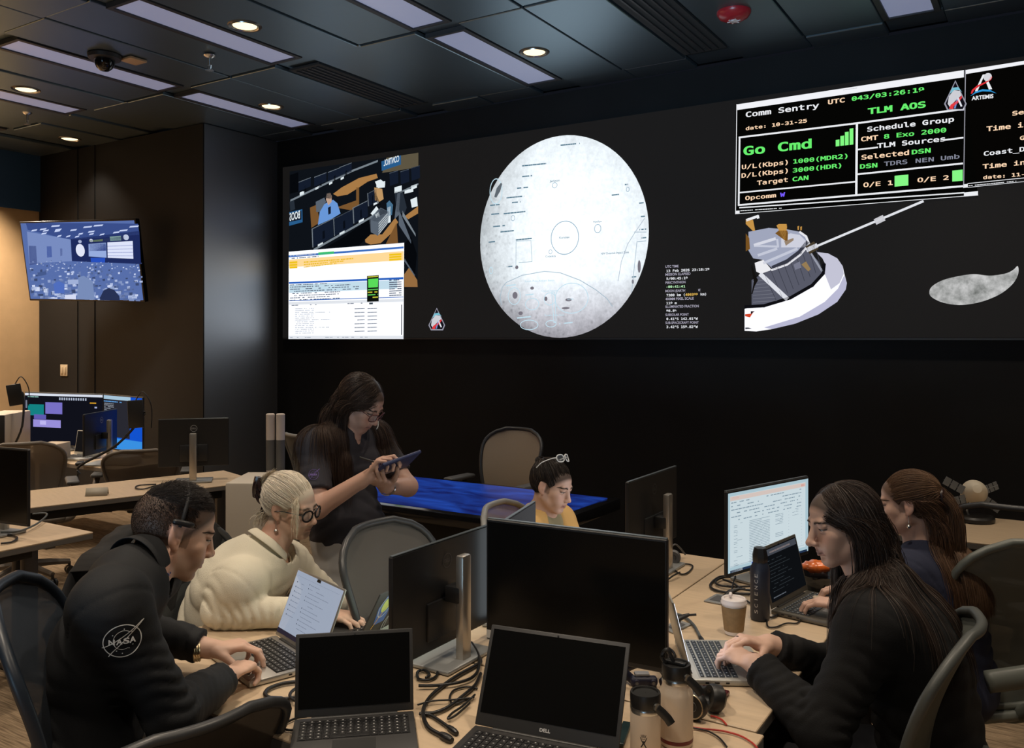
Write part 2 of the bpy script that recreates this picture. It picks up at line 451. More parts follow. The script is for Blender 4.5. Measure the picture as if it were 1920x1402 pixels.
# wall socket plate on the dark panel
p = P(121, 694, 1); k = 5.12 / p.y; q = Vector((p.x * k, 5.12, CZ + (p.z - CZ) * k))
t = thing('wall_plate', 'small cream switch plate on the dark panel below the television', 'switch plate', (q.x, 5.12, q.z))
M_cream = mat('cream_plastic', (.62, .50, .34), .5)
obj('plate', MB().box((0, -.005, 0), (.13, .01, .12), .004, 2), M_cream, t)
for sx in (-.028, .028): obj('rocker', MB().box((sx, -.013, 0), (.034, .008, .07), .003, 2), M_cream, t)
# ================================================================== the video wall and its pictures
WHITE = (238, 240, 244)
def dashes(F, pL, pR, h, m, seed, dens=.8, lo=.012, hi=.05, clip=1.0):
    r = random.Random(seed); t = 0
    while t < clip:
        L = r.uniform(lo, hi)
        if r.random() < dens:
            a, b = t, min(t + L, clip)
            q = lambda k: (pL[0] + (pR[0] - pL[0]) * k, pL[1] + (pR[1] - pL[1]) * k)
            A, B = q(a), q(b)
            F.poly([A, B, (B[0], B[1] - h), (A[0], A[1] - h)], m)
        t += L + r.uniform(.003, .012)
YW = 5.94
vw = thing('video_wall', 'large black video wall showing the moon, a spacecraft and status windows', 'video wall', (-1.7, YW, 1.70))
Mv = mtx(vw)
M_led = bpy.data.materials.new('black_led_surface'); M_led.use_nodes = True
_b = M_led.node_tree.nodes['Principled BSDF']; _b.inputs['Base Color'].default_value = (.003, .003, .003, 1); _b.inputs['Roughness'].default_value = .7; _b.inputs['Specular IOR Level'].default_value = .15
_b.inputs['Emission Color'].default_value = (.0085, .0078, .0076, 1); _b.inputs['Emission Strength'].default_value = 1.0
M_led.cycles.emission_sampling = 'NONE'
obj('display_surface', MB().box((0, .03, .835), (9.4, .06, 1.67)), M_led, vw)
obj('lower_edge', MB().box((0, .035, -.008), (9.4, .07, .012)), M_trim, vw)
def VF(lay=0):
    F = Flat((-1.7, YW, 1.70), (1, 0, 0), (0, 0, 1), Mv); F.lay = 2 + lay; return F

# --- camera feed of another console room
F = VF(); F.crop(500, 270, 3.689)
K = dict(bg=E((14, 18, 24)), dk=E((6, 8, 12)), mid=E((38, 46, 56)), edge=E((120, 130, 138)), wood=E((168, 122, 70)), wood2=E((120, 84, 46)), blue=E((104, 150, 214)), skin=E((190, 160, 140)),
         hair=E((60, 58, 58)), sign=E((40, 92, 140)), white=E((226, 236, 240)), grey=E((90, 100, 112)), teal=E((70, 110, 140)), navy=E((20, 28, 44)))
F.poly([(160, 190), (1052, 60), (1045, 988), (153, 1100)], K['bg']); F.lay += 1
F.poly([(800, 200), (1050, 160), (1050, 60), (830, 95)], E((92, 84, 66)))
F.poly([(300, 440), (345, 420), (370, 540), (310, 580)], K['wood2'])
F.poly([(460, 345), (520, 300), (640, 235), (760, 205), (770, 235), (700, 260), (640, 300), (560, 350), (490, 362)], K['wood'])
F.poly([(480, 440), (620, 390), (620, 300), (640, 300), (640, 440), (600, 460)], K['wood2'])
F.poly([(955, 500), (1048, 430), (1048, 480), (980, 520)], K['wood'])
F.poly([(680, 650), (720, 625), (800, 625), (890, 510), (910, 540), (860, 620), (790, 685), (720, 695), (684, 680)], K['wood'])
F.poly([(953, 900), (985, 855), (1042, 940), (1045, 988), (953, 988)], E((150, 108, 64)))
F.poly([(160, 215), (220, 195), (220, 330), (160, 345)], K['dk'])
F.poly([(820, 700), (900, 540), (910, 700), (860, 700)], K['wood2'])
F.lay += 1
for (a, b, w) in (((165, 385), (590, 180), 14), ((590, 180), (770, 110), 14), ((325, 725), (720, 500), 16), ((720, 500), (760, 470), 12), ((920, 330), (1050, 270), 12)):
    F.poly([(a[0], a[1]), (b[0], b[1]), (b[0], b[1] + w), (a[0], a[1] + w)], K['edge'])
F.poly([(540, 640), (720, 510), (720, 625), (640, 700), (400, 720)], K['dk'])
for i, x in enumerate((222, 330, 425, 505)):
    y = 262 - i * 34
    F.poly([(x, y), (x + 84, y - 32), (x + 84, y + 30), (x, y + 66)], K['navy']); F.poly([(x, y), (x + 84, y - 32), (x + 84, y - 28), (x, y + 5)], K['edge'])
    F.poly([(x + 40, y + 30), (x + 52, y + 20), (x + 52, y + 60), (x + 40, y + 66)], K['dk']); F.poly([(x + 8, y + 74), (x + 30, y + 64), (x + 30, y + 78), (x + 8, y + 90)], K['white'])
for i, (x, y, wd, hh) in enumerate(((315, 585, 145, 130), (465, 515, 130, 120), (598, 440, 100, 110), (700, 340, 60, 90))):
    dy = wd * .5
    F.poly([(x, y), (x + wd, y - dy), (x + wd + 4, y - dy + hh), (x + 6, y + hh)], K['navy']); F.poly([(x, y), (x + wd, y - dy), (x + wd, y - dy + 5), (x, y + 6)], K['edge'])
    F.poly([(x - 3, y), (x + 4, y), (x + 9, y + hh), (x + 3, y + hh)], K['edge'])
    F.poly([(x + wd * .5, y + 20), (x + wd * .6, y + 10), (x + wd * .62, y + 66), (x + wd * .5, y + 74)], K['dk']); F.poly([(x + 40, y + hh - 20), (x + 75, y + hh - 38), (x + 75, y + hh - 22), (x + 40, y + hh - 4)], K['white'])
for (x, y) in ((850, 200), (925, 190), (1000, 165)):
    F.poly([(x, y), (x + 60, y - 18), (x + 62, y + 70), (x + 4, y + 90)], K['navy']); F.poly([(x, y), (x + 60, y - 18), (x + 60, y - 14), (x, y + 5)], K['grey'])
for (x, y, a, b) in ((885, 300, 50, 40), (955, 320, 60, 24), (1000, 290, 40, 26), (230, 340, 30, 22), (760, 270, 60, 30)):
    F.poly([(x, y), (x + a, y - 14), (x + a, y + b - 14), (x, y + b)], K['white'])
F.poly([(710, 520), (790, 440), (850, 470), (840, 550), (770, 635), (722, 610)], K['grey']); F.poly([(720, 525), (790, 445), (845, 468), (768, 540)], K['mid'])
for k in range(5): F.poly([(775, 548 + k * 18), (835, 480 + k * 16), (835, 488 + k * 16), (775, 556 + k * 18)], K['white'])
F.poly([(720, 480), (760, 430), (775, 450), (735, 495)], K['white']); F.poly([(750, 490), (775, 470), (785, 500), (760, 512)], K['white'])
F.poly([(830, 410), (850, 390), (875, 420), (868, 490), (836, 500)], K['teal']); F.poly([(836, 440), (858, 430), (858, 540), (836, 548)], K['white'])
F.poly([(750, 260), (790, 245), (820, 270), (818, 300), (770, 305)], K['white']); F.poly([(745, 300), (800, 310), (810, 380), (780, 400), (750, 390)], E((190, 150, 100))); F.poly([(752, 330), (790, 420), (770, 425), (742, 360)], K['dk'])
F.poly([(885, 330), (940, 320), (970, 440), (955, 480), (900, 470)], K['mid']); F.poly([(905, 340), (925, 335), (915, 490), (885, 520)], K['grey'])
F.poly([(915, 450), (1000, 670), (1000, 690), (915, 560)], K['grey']); F.poly([(940, 460), (1030, 620), (1032, 640), (940, 500)], K['edge']); F.poly([(953, 690), (1000, 640), (1040, 760), (1028, 900), (953, 800)], K['dk'])
F.poly([(955, 790), (1025, 905), (1025, 915), (953, 810)], K['grey']); F.poly([(995, 385), (1040, 365), (1046, 430), (1005, 440)], K['white'])
F.poly([(160, 400), (190, 385), (198, 450), (165, 465)], K['mid']); F.poly([(340, 400), (400, 370), (412, 400), (370, 470), (345, 470)], K['grey'])
# the man at the console
F.poly([(355, 560), (368, 470), (400, 415), (460, 385), (490, 410), (512, 480), (480, 500), (455, 515)], K['blue']); F.lay += 1
F.poly([(412, 385), (418, 345), (440, 338), (452, 360), (450, 400), (428, 425)], K['skin']); F.poly([(408, 372), (416, 342), (440, 336), (452, 356), (450, 378), (424, 376)], K['hair'])
F.poly([(425, 440), (445, 430), (445, 480), (428, 490)], K['navy'])
F.poly([(795, 120), (930, 78), (930, 142), (797, 186)], K['sign']); F.poly([(157, 472), (248, 450), (250, 540), (157, 566)], K['sign']); F.lay += 1
F.poly([(157, 482), (242, 462), (242, 522), (157, 540)], K['navy']); F.lay += 1
a, b = F.ray((812, 152)), F.ray((918, 120)); F.text2('CONTROL', a[0], a[1], b[0], .055, K['white'], 'sans', .02, b[1], True)
a, b = F.ray((160, 532)), F.ray((232, 512)); F.text2('BOOS', a[0], a[1], b[0], .075, K['white'], 'sans', .02, b[1], True)
F.obj('camera_feed', vw)

# --- alarm and event list window
F = VF(6); F.crop(500, 270, 3.689)
F.poly([(155, 745), (953, 683), (948, 1348), (153, 1348)], E((240, 243, 248), 1.25, True)); F.lay += 1
F.poly([(155, 770), (950, 708), (950, 722), (155, 784)], E((60, 110, 190)))
F.poly([(360, 750), (468, 742), (468, 760), (360, 768)], E((60, 200, 90)))
F.poly([(157, 800), (950, 740), (950, 804), (157, 852)], E((255, 210, 148), 1.1)); F.poly([(156, 955), (948, 920), (948, 935), (156, 967)], E((40, 96, 190)))
F.poly([(158, 972), (905, 940), (905, 1000), (158, 1030)], E((196, 222, 236)))
F.poly([(157, 1080), (948, 1055), (948, 1060), (157, 1086)], E((60, 110, 190))); F.poly([(157, 1092), (948, 1070), (948, 1090), (157, 1112)], E((226, 230, 236)))
F.poly([(933, 1110), (939, 1110), (938, 1320), (932, 1320)], E((60, 60, 70))); F.poly([(155, 1325), (948, 1325), (948, 1346), (155, 1346)], E((228, 232, 238)))
F.lay += 1
yel, ink, pale = E((232, 190, 40)), E((90, 100, 120)), E((176, 182, 194))
for k in range(3):
    y = 822 + 17 * k
    F.poly([(160, y - 8), (215, y - 12), (215, y + 2), (160, y + 6)], E((240, 196, 30))); F.poly([(850, y - 62), (935, y - 68), (935, y - 54), (850, y - 48)], E((240, 196, 30)))
    dashes(F, (260, y), (605 - 60 * k, y - 26), 9, yel, 5 + k, .95)
dashes(F, (160, 796), (360, 780), 7, ink, 2); dashes(F, (165, 777), (350, 763), 6, pale, 4)
for k, (x1) in enumerate((420, 580, 640, 640, 520, 500, 460, 510)):
    y = 978 + 15 * k; dashes(F, (165, y), (x1, y - (x1 - 165) * .042), 6, ink, 20 + k, .75); dashes(F, (850, y - 32), (935, y - 36), 7, ink, 40 + k, .9, .1, .3)
dashes(F, (175, 1118), (680, 1102), 5, ink, 77, .4)
for k in range(14):
    y = 1142 + 13 * k; dashes(F, (200, y), (330 + 110 * (k % 4 == 2), y - 3), 5, pale, 60 + k, .8)
    if k % 2 == 0: dashes(F, (610, y), (680, y - 2), 5, ink, 90 + k, .9, .2, .4); dashes(F, (700, y - 1), (765, y - 3), 5, ink, 120 + k, .9, .2, .4)
dashes(F, (165, 1340), (700, 1338), 5, pale, 130, .5)
F.lay += 1
F.poly([(697, 912), (778, 906), (778, 1088), (697, 1091)], E((12, 16, 12))); F.lay += 1
F.poly([(705, 934), (775, 929), (772, 990), (706, 994)], E((90, 220, 90)))
for k in range(4): dashes(F, (703, 1012 + 18 * k), (774, 1008 + 18 * k), 8, E((200, 200, 60)) if k % 2 else E((90, 200, 90)), 300 + k, .9, .15, .3)
dashes(F, (703, 924), (774, 918), 7, E((200, 200, 60)), 310, .9, .2, .4); F.poly([(712, 1097), (738, 1096), (738, 1108), (712, 1109)], E((60, 70, 80)))
F.obj('event_list_window', vw)

# --- mission patches (plain vector drawing)
def patch(F, c, k, full=True):
    q = lambda pts: [(c[0] + x * k, c[1] + y * k) for x, y in pts]
    out = [(0, -1.0), (.42, -.45), (.62, .35), (.47, .95), (-.45, .98), (-.68, .45), (-.05, -.85)]
    F.poly(q([(0, -1.0), (.74, .55), (.55, 1.0), (-.52, 1.0), (-.74, .55)]), E((150, 150, 165))); F.lay += 1
    F.poly(q([(0, -.88), (.64, .53), (.48, .9), (-.46, .9), (-.64, .53)]), E((18, 16, 24))); F.lay += 1
    F.poly(q([(-.1, -.35), (.3, -.3), (.4, 0), (.1, .25), (-.15, .5), (-.3, .85), (-.5, .55), (-.42, .05)]), E((205, 205, 212)))
    F.poly(q([(-.38, -.1), (-.2, -.5), (.2, -.55), (.45, -.2), (.3, -.35), (-.05, -.35)]), E((120, 190, 210))); F.lay += 1
    F.poly(q([(-.42, .88), (-.3, .6), (.1, .35), (.42, .0), (.44, .15), (.16, .5), (-.1, .7), (-.15, .9)]), E((226, 60, 66)))
    F.poly(q([(.1, .2), (.2, .1), (.46, .7), (.36, .75)]), E((230, 232, 240))); F.poly(q([(.1, .2), (.2, .1), (.02, .85), (-.1, .85)]), E((110, 140, 200)))
F = VF(12); F.crop(500, 270, 3.689); patch(F, (1180, 1210), 78); F.obj('mission_patch_picture', vw)

# --- the moon
F = VF(8); F.crop(0, 0, 1)
cx = (F.ray((901, 443))[0] + F.ray((1217, 443))[0]) / 2; rx = (F.ray((1217, 443))[0] - F.ray((901, 443))[0]) / 2
cz = (F.ray((1070, 252))[1] + F.ray((1050, 633))[1]) / 2; rz_ = (F.ray((1070, 252))[1] - F.ray((1050, 633))[1]) / 2
def moon_mat():
    m = bpy.data.materials.new('moon_picture'); m.use_nodes = True; nt = m.node_tree; nt.nodes.clear(); N = nt.nodes.new; lk = nt.links.new
    tc = N('ShaderNodeTexCoord'); mp = N('ShaderNodeMapping'); mp.inputs['Location'].default_value = (-cx / rx, 0, -cz / rz_); mp.inputs['Scale'].default_value = (1 / rx, 0, 1 / rz_)
    lk(tc.outputs['Object'], mp.inputs[0])
    def noise(sc, det, rough=.6):
        n = N('ShaderNodeTexNoise'); n.inputs['Scale'].default_value = sc; n.inputs['Detail'].default_value = det; n.inputs['Roughness'].default_value = rough; lk(mp.outputs[0], n.inputs['Vector']); return n.outputs['Fac']
    def mth(op, a, b=None, c=None, clamp=False):
        n = N('ShaderNodeMath'); n.operation = op; n.use_clamp = clamp
        for i, x in enumerate((a, b, c)):
            if x is None: continue
            if isinstance(x, (int, float)): n.inputs[i].default_value = x
            else: lk(x, n.inputs[i])
        return n.outputs[0]
    sep = N('ShaderNodeSeparateXYZ'); lk(mp.outputs[0], sep.inputs[0]); x, z = sep.outputs[0], sep.outputs[2]
    ln = N('ShaderNodeVectorMath'); ln.operation = 'LENGTH'; lk(mp.outputs[0], ln.inputs[0]); r = ln.outputs['Value']
    r2 = mth('POWER', r, 3.0)
    a = noise(5, 8, .65); b = noise(22, 5, .7); v = N('ShaderNodeTexVoronoi'); v.inputs['Scale'].default_value = 16; lk(mp.outputs[0], v.inputs['Vector'])
    cr = N('ShaderNodeMapRange'); cr.inputs['From Min'].default_value = .0; cr.inputs['From Max'].default_value = .35; cr.inputs['To Min'].default_value = -.12; cr.inputs['To Max'].default_value = .03; lk(v.outputs['Distance'], cr.inputs[0])
    left = mth('MULTIPLY', mth('SUBTRACT', -.25, x, None, True), .32)           # pictured sun shading put into the colour, darker toward the left limb
    low = mth('MULTIPLY', mth('SUBTRACT', -.38, z, None, True), .62)            # darker basin at the bottom
    lum = mth('SUBTRACT', .98, mth('MULTIPLY', r2, .14))
    lum = mth('SUBTRACT', lum, left); lum = mth('SUBTRACT', lum, low)
    lum = mth('ADD', lum, mth('MULTIPLY', mth('SUBTRACT', a, .55), .30)); lum = mth('ADD', lum, mth('MULTIPLY', mth('SUBTRACT', b, .5), .32))
    lum = mth('ADD', lum, mth('MULTIPLY', cr.outputs[0], mth('ADD', mth('MULTIPLY', left, 4), mth('ADD', mth('MULTIPLY', low, 2.5), .15))))
    mix = N('ShaderNodeMix'); mix.data_type = 'RGBA'; lk(mth('MULTIPLY', low, 2.2, None, True), mix.inputs['Factor']); mix.inputs['A'].default_value = (.86, .93, .98, 1); mix.inputs['B'].default_value = (.88, .84, .95, 1)
    e = N('ShaderNodeEmission'); o = N('ShaderNodeOutputMaterial'); lk(mix.outputs['Result'], e.inputs[0])
    lk(mth('MULTIPLY', mth('POWER', mth('MAXIMUM', lum, .05), 1.65), 1.3), e.inputs[1]); lk(e.outputs[0], o.inputs[0]); m.cycles.emission_sampling = 'FRONT'
    return m
F.disc2((cx, cz), rx, rz_, moon_mat(), 72); F.lay += 1
F.crop(860, 230, 3.338)
ring, inkb, lite = E((140, 170, 190)), E((84, 120, 140)), E((196, 226, 240))
def pring(c, rxp, ryp, wd, m, **k):
    a = F.ray(c); b = F.ray((c[0] + rxp, c[1])); d = F.ray((c[0], c[1] - ryp)); F.ring2(a, b[0] - a[0], d[1] - a[1], wd, m, **k)
pring((666, 720), 87, 104, .006, ring); pring((872, 663), 20, 26, .005, ring); pring((603, 392), 15, 16, .004, ring); pring((577, 808), 10, 13, .004, ring); pring((1060, 418), 9, 14, .004, ring)
pring((342, 597), 11, 17, .004, ring); pring((236, 430), 38, 78, .007, lite); F.lay += 1
for c, a, b in (((350, 1085), 38, 52), ((462, 1135), 42, 36), ((573, 1103), 36, 38), ((708, 1098), 104, 94), ((443, 1265), 56, 30), ((580, 1258), 32, 20), ((205, 925), 10, 20)): pring(c, a, b, .006, lite)
F.poly([(225, 465), (240, 410), (268, 375), (275, 385), (262, 430), (238, 470)], E((96, 104, 112)))
for c, a, b in (((355, 1080), 16, 22), ((548, 1102), 10, 14), ((690, 1108), 20, 10), ((672, 1160), 26, 7), ((366, 905), 10, 12), ((1132, 900), 10, 40), ((390, 1192), 14, 12), ((462, 1035), 12, 10), ((1092, 995), 7, 14)):
    p0 = F.ray(c); p1 = F.ray((c[0] + a, c[1])); p2 = F.ray((c[0], c[1] - b)); F.disc2(p0, p1[0] - p0[0], p2[1] - p0[1], E((120, 116, 126)), 14)
F.line([(270, 1140), (262, 1090), (275, 1030), (300, 1000), (400, 955), (540, 930), (640, 940), (760, 985), (860, 1045), (930, 1100), (965, 1150)], .006, E((170, 190, 204)))
F.line([(360, 900), (362, 742), (455, 738), (462, 870), (380, 875)], .005, E((176, 196, 208))); F.line([(1165, 600), (1110, 680), (1060, 760), (1020, 870), (1000, 990)], .005, E((176, 190, 204)))
F.line([(1100, 685), (1175, 685)], .005, E((170, 190, 204))); F.line([(1085, 1060), (1118, 745), (1175, 740)], .005, E((170, 190, 204))); F.line([(585, 1060), (598, 1250), (612, 1250), (604, 1060), (585, 1060)], .005, lite)
for t_, a, b, h in (('Jackson', (572, 372), (634, 368), 13), ('Korolev', (632, 726), (696, 724), 14), ('Vavilov', (843, 626), (898, 624), 13), ('Crookes', (546, 842), (610, 841), 13), ('South Pole-Aitken Basin', (415, 996), (600, 994), 12),
                    ('Oppenheimer', (520, 1058), (625, 1056), 12), ('Apollo', (680, 1108), (722, 1108), 12), ('NW Orientale Impact Zone', (893, 822), (1068, 820), 13), ('South Pole Rim', (540, 1210), (662, 1208), 11)):
    F.text(t_, a, b, h, inkb if a[1] < 900 else lite, 'sans', .01)
for k, (x, y, L) in enumerate(((400, 275, 150), (400, 342, 62), (368, 415, 74), (302, 475, 110), (336, 505, 54), (284, 574, 136), (200, 522, 60), (206, 578, 50), (218, 655, 74), (264, 688, 84), (190, 752, 40), (360, 738, 100), (960, 458, 46), (1042, 392, 22),
                              (1132, 508, 28), (1142, 592, 26), (1134, 674, 42), (1146, 726, 30), (304, 906, 36), (1086, 970, 28), (368, 1226, 86), (632, 1262, 84), (300, 1024, 60), (420, 1082, 60), (640, 146, 120))):
    dashes(F, (x, y), (x + L, y - L * .1), 8, inkb if y < 1000 else lite, 700 + k, .9, .06, .2)
F.obj('moon_picture', vw)

# --- figures beside the moon
F = VF(8); F.crop(860, 230, 3.338); wt, lv = E((236, 238, 244)), E((176, 172, 190))
for lab, y, val, xe, col in (('UTC TIME', 908, '13 Feb 2026 23:18:19', 1570, wt), ('MISSION ELAPSED', 957, '5/00:45:19', 1434, wt), ('PERICYNTHION', 1008, '-00:41:41', 1419, E((190, 245, 190))), ('MOON (EARTH) ALTITUDE', 1060, '7380 km (400399 km)', 1550, wt),
                             ('400MM PIXEL SCALE', 1110, '119 m', 1366, wt), ('ILLUMINATED FRACTION', 1158, '98.8%', 1366, wt), ('SUBSOLAR POINT', 1209, '0.41\u00b0S 142.01\u00b0W', 1498, wt), ('SUB-SPACECRAFT POINT', 1259, '3.42\u00b0S 159.82\u00b0W', 1498, wt)):
    sl = .028 * (1284 - y) / 376 + .006
    xw = 1296 + {'UTC TIME': 82}.get(lab, len(lab) * 10.4)
    F.text(lab, (1296, y), (xw, y - sl * (xw - 1296)), 15, lv, 'sans', .012)
    F.text(val, (1302, y + 26), (xe, y + 26 - sl * (xe - 1302)), 20, col, 'mono', .018)
F.lay += 1
a, b = F.ray((1421, 1084)), F.ray((1500, 1081)); F.rect2(a[0], a[1] - .006, b[0], a[1] + .05, M_led); F.lay += 1
F.text('400399', (1421, 1083), (1498, 1081), 20, E((235, 190, 90)), 'mono', .018)
F.obj('figures_readout', vw)

# --- communications status window
F = VF(20); F.crop(1360, 120, 3.4286)
W_, PE, GR, GY = E((236, 238, 242)), E((255, 218, 182)), E((104, 240, 110)), E((132, 136, 152))
F.poly([(78, 262), (1538, 42), (1625, 843), (68, 965)], E((5, 5, 4))); F.lay += 1
F.poly([(78, 262), (1535, 42), (1535, 88), (80, 298)], E((232, 233, 238), 1.1, True))
for a, b, wd in (((77, 262), (69, 965), .005), ((92, 474), (848, 383), .012), ((848, 383), (1530, 292), .012), ((95, 474), (89, 908), .012), ((848, 383), (844, 838), .014), ((88, 908), (1525, 787), .012), ((95, 828), (838, 758), .010),
                 ((855, 552), (980, 538), .010), ((1415, 490), (1528, 476), .010), ((855, 710), (1525, 641), .011), ((95, 925), (1535, 829), .008), ((70, 964), (1625, 844), .004)): F.line([a, b], wd, W_)
F.poly([(68, 945), (95, 943), (95, 962), (68, 965)], W_); F.poly([(1535, 828), (1625, 818), (1625, 843), (1535, 850)], W_)
dashes(F, (100, 947), (365, 930), 5, W_, 9, .9, .02, .06); dashes(F, (760, 172), (850, 158), 3, E((150, 150, 160)), 19, .9)
for i, (x, a, b) in enumerate(((712, 490, 532), (742, 465, 528), (771, 440, 525), (801, 418, 522))): F.poly([(x, a), (x + 24, a - 3), (x + 24, b - 3), (x, b)], E((130, 250, 130)))
F.poly([(1090, 720), (1178, 712), (1178, 782), (1090, 790)], E((134, 248, 134))); F.poly([(1460, 687), (1527, 680), (1527, 752), (1460, 757)], E((134, 248, 134)))
patch(F, (1480, 205), 98)
obj_status = F.obj('status_window', vw)
F2 = VF(26); F2.crop(1360, 120, 3.4286)
for t_, a, b, h, c, bo in (('Comm Sentry', (135, 344), (606, 284), 44, W_, .02), ('UTC', (663, 262), (770, 247), 38, PE, .02), ('043/03:26:19', (815, 240), (1280, 179), 36, GR, .022), ('TLM AOS', (918, 325), (1290, 280), 50, GR, .03),
        ('date: 10-31-25', (135, 428), (528, 377), 29, PE, .02), ('Go Cmd', (120, 588), (558, 540), 73, GR, .025), ('U/L(Kbps)', (110, 678), (405, 646), 37, PE, .016), ('1000(MDR2)', (440, 642), (788, 606), 36, GR, .02),
        ('D/L(Kbps)', (108, 733), (405, 700), 37, PE, .016), ('3000(HDR)', (437, 699), (748, 667), 36, GR, .02), ('Target', (207, 780), (405, 758), 37, PE, .016), ('CAN', (435, 756), (538, 744), 36, GR, .02),
        ('Schedule Group', (915, 437), (1472, 372), 40, W_, .022), ('CMT', (875, 500), (985, 487), 38, PE, .02), ('8 Exo 2000', (1022, 483), (1422, 440), 38, GR, .02), ('TLM Sources', (978, 543), (1415, 497), 40, W_, .022),
        ('Selected', (878, 617), (1183, 585), 40, PE, .02), ('DSN', (1200, 583), (1322, 570), 38, GR, .022), ('DSN', (868, 675), (980, 665), 37, GR, .022), ('TDRS', (1022, 658), (1172, 643), 37, GY, .012), ('NEN', (1225, 638), (1342, 627), 37, GY, .012),
        ('Umb', (1387, 622), (1507, 608), 37, GY, .012), ('O/E 1', (890, 793), (1078, 778), 38, PE, .018), ('O/E 2', (1237, 762), (1437, 745), 38, PE, .018), ('Opcomm', (132, 876), (330, 857), 34, PE, .018), ('W', (355, 855), (388, 851), 34, E((110, 84, 235), 1.2), .03)):
    F2.text(t_, a, b, h, c, 'mono', bo, True)
F2.obj('lettering', obj_status)

# --- timeline window, cut by the frame
F = VF(20); F.crop(1360, 120, 3.4286)
F.poly([(1545, 42), (2230, -66), (2200, 700), (1532, 795)], E((6, 5, 4))); F.lay += 1
F.poly([(1545, 42), (2230, -66), (2229, -45), (1545, 68)], E((232, 233, 238), 1.1, True)); F.line([(1545, 42), (1533, 790)], .005, E((150, 150, 160))); F.line([(1560, 770), (2200, 706)], .004, W_); F.line([(1560, 795), (2200, 728)], .003, W_)
F.poly([(1530, 775), (1560, 772), (1560, 795), (1530, 798)], W_); dashes(F, (1565, 787), (1870, 757), 5, W_, 29, .9, .02, .06)
F.crop(1740, 120, 5.844)
F.poly([(600, 122), (624, 118), (545, 300), (515, 305)], W_); F.poly([(605, 122), (628, 118), (705, 280), (668, 285)], W_); F.lay += 1
F.poly([(470, 330), (482, 290), (540, 240), (620, 205), (672, 175), (686, 140), (706, 146), (692, 178), (630, 218), (560, 252), (505, 295), (486, 330)], E((222, 50, 56)))
F.poly([(465, 358), (520, 308), (600, 281), (680, 288), (755, 328), (690, 308), (600, 304), (530, 322)], E((50, 150, 214)))
a = F.ray((655, 148)); F.disc2(a, .022, .024, E((214, 214, 220)), 20); F.lay += 1
F.text('ARTEMIS', (480, 402), (718, 376), 42, W_, 'sans', .03, True)
ot = F.obj('timeline_window', vw)
F = VF(26); F.crop(1740, 120, 5.844)
for t_, a, b, h, c in (('Se', (925, 570), (1052, 552), 62, PE), ('Time in', (642, 742), (1110, 688), 70, PE), ('G', (1008, 838), (1060, 832), 58, PE), ('Coast_D', (612, 1010), (1062, 958), 64, W_), ('Time in', (600, 1152), (1066, 1104), 66, PE), ('date: 11-', (606, 1265), (1056, 1228), 50, PE)):
    F.text(t_, a, b, h, c, 'mono', .02, True)
F.obj('lettering', ot)

# --- spacecraft picture and crescent moon
F = VF(6); F.crop(1360, 350, 3.4286)
F.poly([(125, 785), (170, 775), (250, 770), (420, 720), (560, 640), (640, 560), (645, 500), (625, 460), (585, 420), (660, 428), (720, 460), (755, 510), (768, 570), (782, 620), (775, 660), (720, 740), (600, 820), (450, 880), (300, 915), (200, 930), (125, 926)], E((236, 236, 242), 1.2, True)); F.lay += 1
F.poly([(250, 905), (480, 835), (640, 740), (725, 655), (760, 580), (766, 570), (782, 620), (775, 660), (720, 740), (600, 820), (450, 880), (300, 915)], E((186, 186, 212)))
F.poly([(585, 420), (660, 428), (720, 460), (755, 510), (762, 560), (735, 620), (680, 660), (640, 560), (645, 500), (625, 460)], E((196, 196, 214)))
F.poly([(170, 600), (240, 560), (400, 490), (525, 400), (600, 480), (630, 560), (560, 640), (420, 720), (250, 770), (170, 770)], E((88, 90, 104)))
F.poly([(150, 290), (280, 265), (400, 275), (480, 290), (530, 340), (530, 395), (470, 450), (400, 490), (310, 530), (240, 470), (180, 460), (150, 410)], E((160, 166, 188))); F.lay += 1
F.line([(130, 772), (250, 765), (420, 714), (560, 634), (630, 558), (636, 500)], .022, E((14, 14, 18)))
for k in range(9): F.line([(250 + 42 * k, 555 - 22 * k + (k * k) * .4), (330 + 36 * k, 735 - 26 * k)], .004, E((60, 62, 74)))
for k in range(7): F.line([(180, 610 + 22 * k), (250 + 14 * k, 600 + 22 * k)], .003, E((120, 122, 134)))
F.line([(230, 565), (395, 718)], .03, E((222, 224, 232))); F.poly([(190, 490), (245, 470), (300, 535), (230, 560), (200, 545)], E((236, 236, 240)))
F.line([(310, 520), (400, 480), (480, 420), (528, 360)], .03, E((54, 56, 68))); F.line([(300, 535), (400, 500), (480, 440), (540, 370), (520, 320), (480, 292)], .014, E((232, 232, 238)))
F.line([(190, 375), (320, 335)], .02, E((214, 216, 228))); F.line([(190, 380), (340, 385), (335, 340)], .014, E((196, 200, 216))); F.line([(215, 440), (330, 400)], .018, E((196, 200, 216))); F.line([(250, 490), (460, 400)], .018, E((196, 200, 216)))
F.poly([(360, 320), (420, 300), (480, 310), (520, 350), (520, 390), (360, 390)], E((206, 208, 222))); F.poly([(540, 420), (552, 418), (630, 540), (618, 548)], E((150, 154, 168))); F.lay += 1
gd, gd2 = E((196, 146, 72)), E((120, 82, 34))
F.poly([(330, 250), (345, 240), (395, 240), (398, 260), (385, 345), (378, 345)], gd); F.poly([(322, 300), (345, 282), (400, 282), (404, 300), (402, 345), (390, 350)], gd2); F.poly([(133, 210), (180, 215), (193, 282), (180, 286), (133, 240)], gd)
F.poly([(133, 300), (155, 330), (160, 400), (133, 415)], gd2); F.poly([(380, 350), (440, 330), (440, 345), (390, 380)], E((150, 130, 110))); F.poly([(465, 255), (476, 252), (474, 278), (466, 278)], gd); F.poly([(483, 258), (494, 255), (492, 280), (484, 280)], gd)
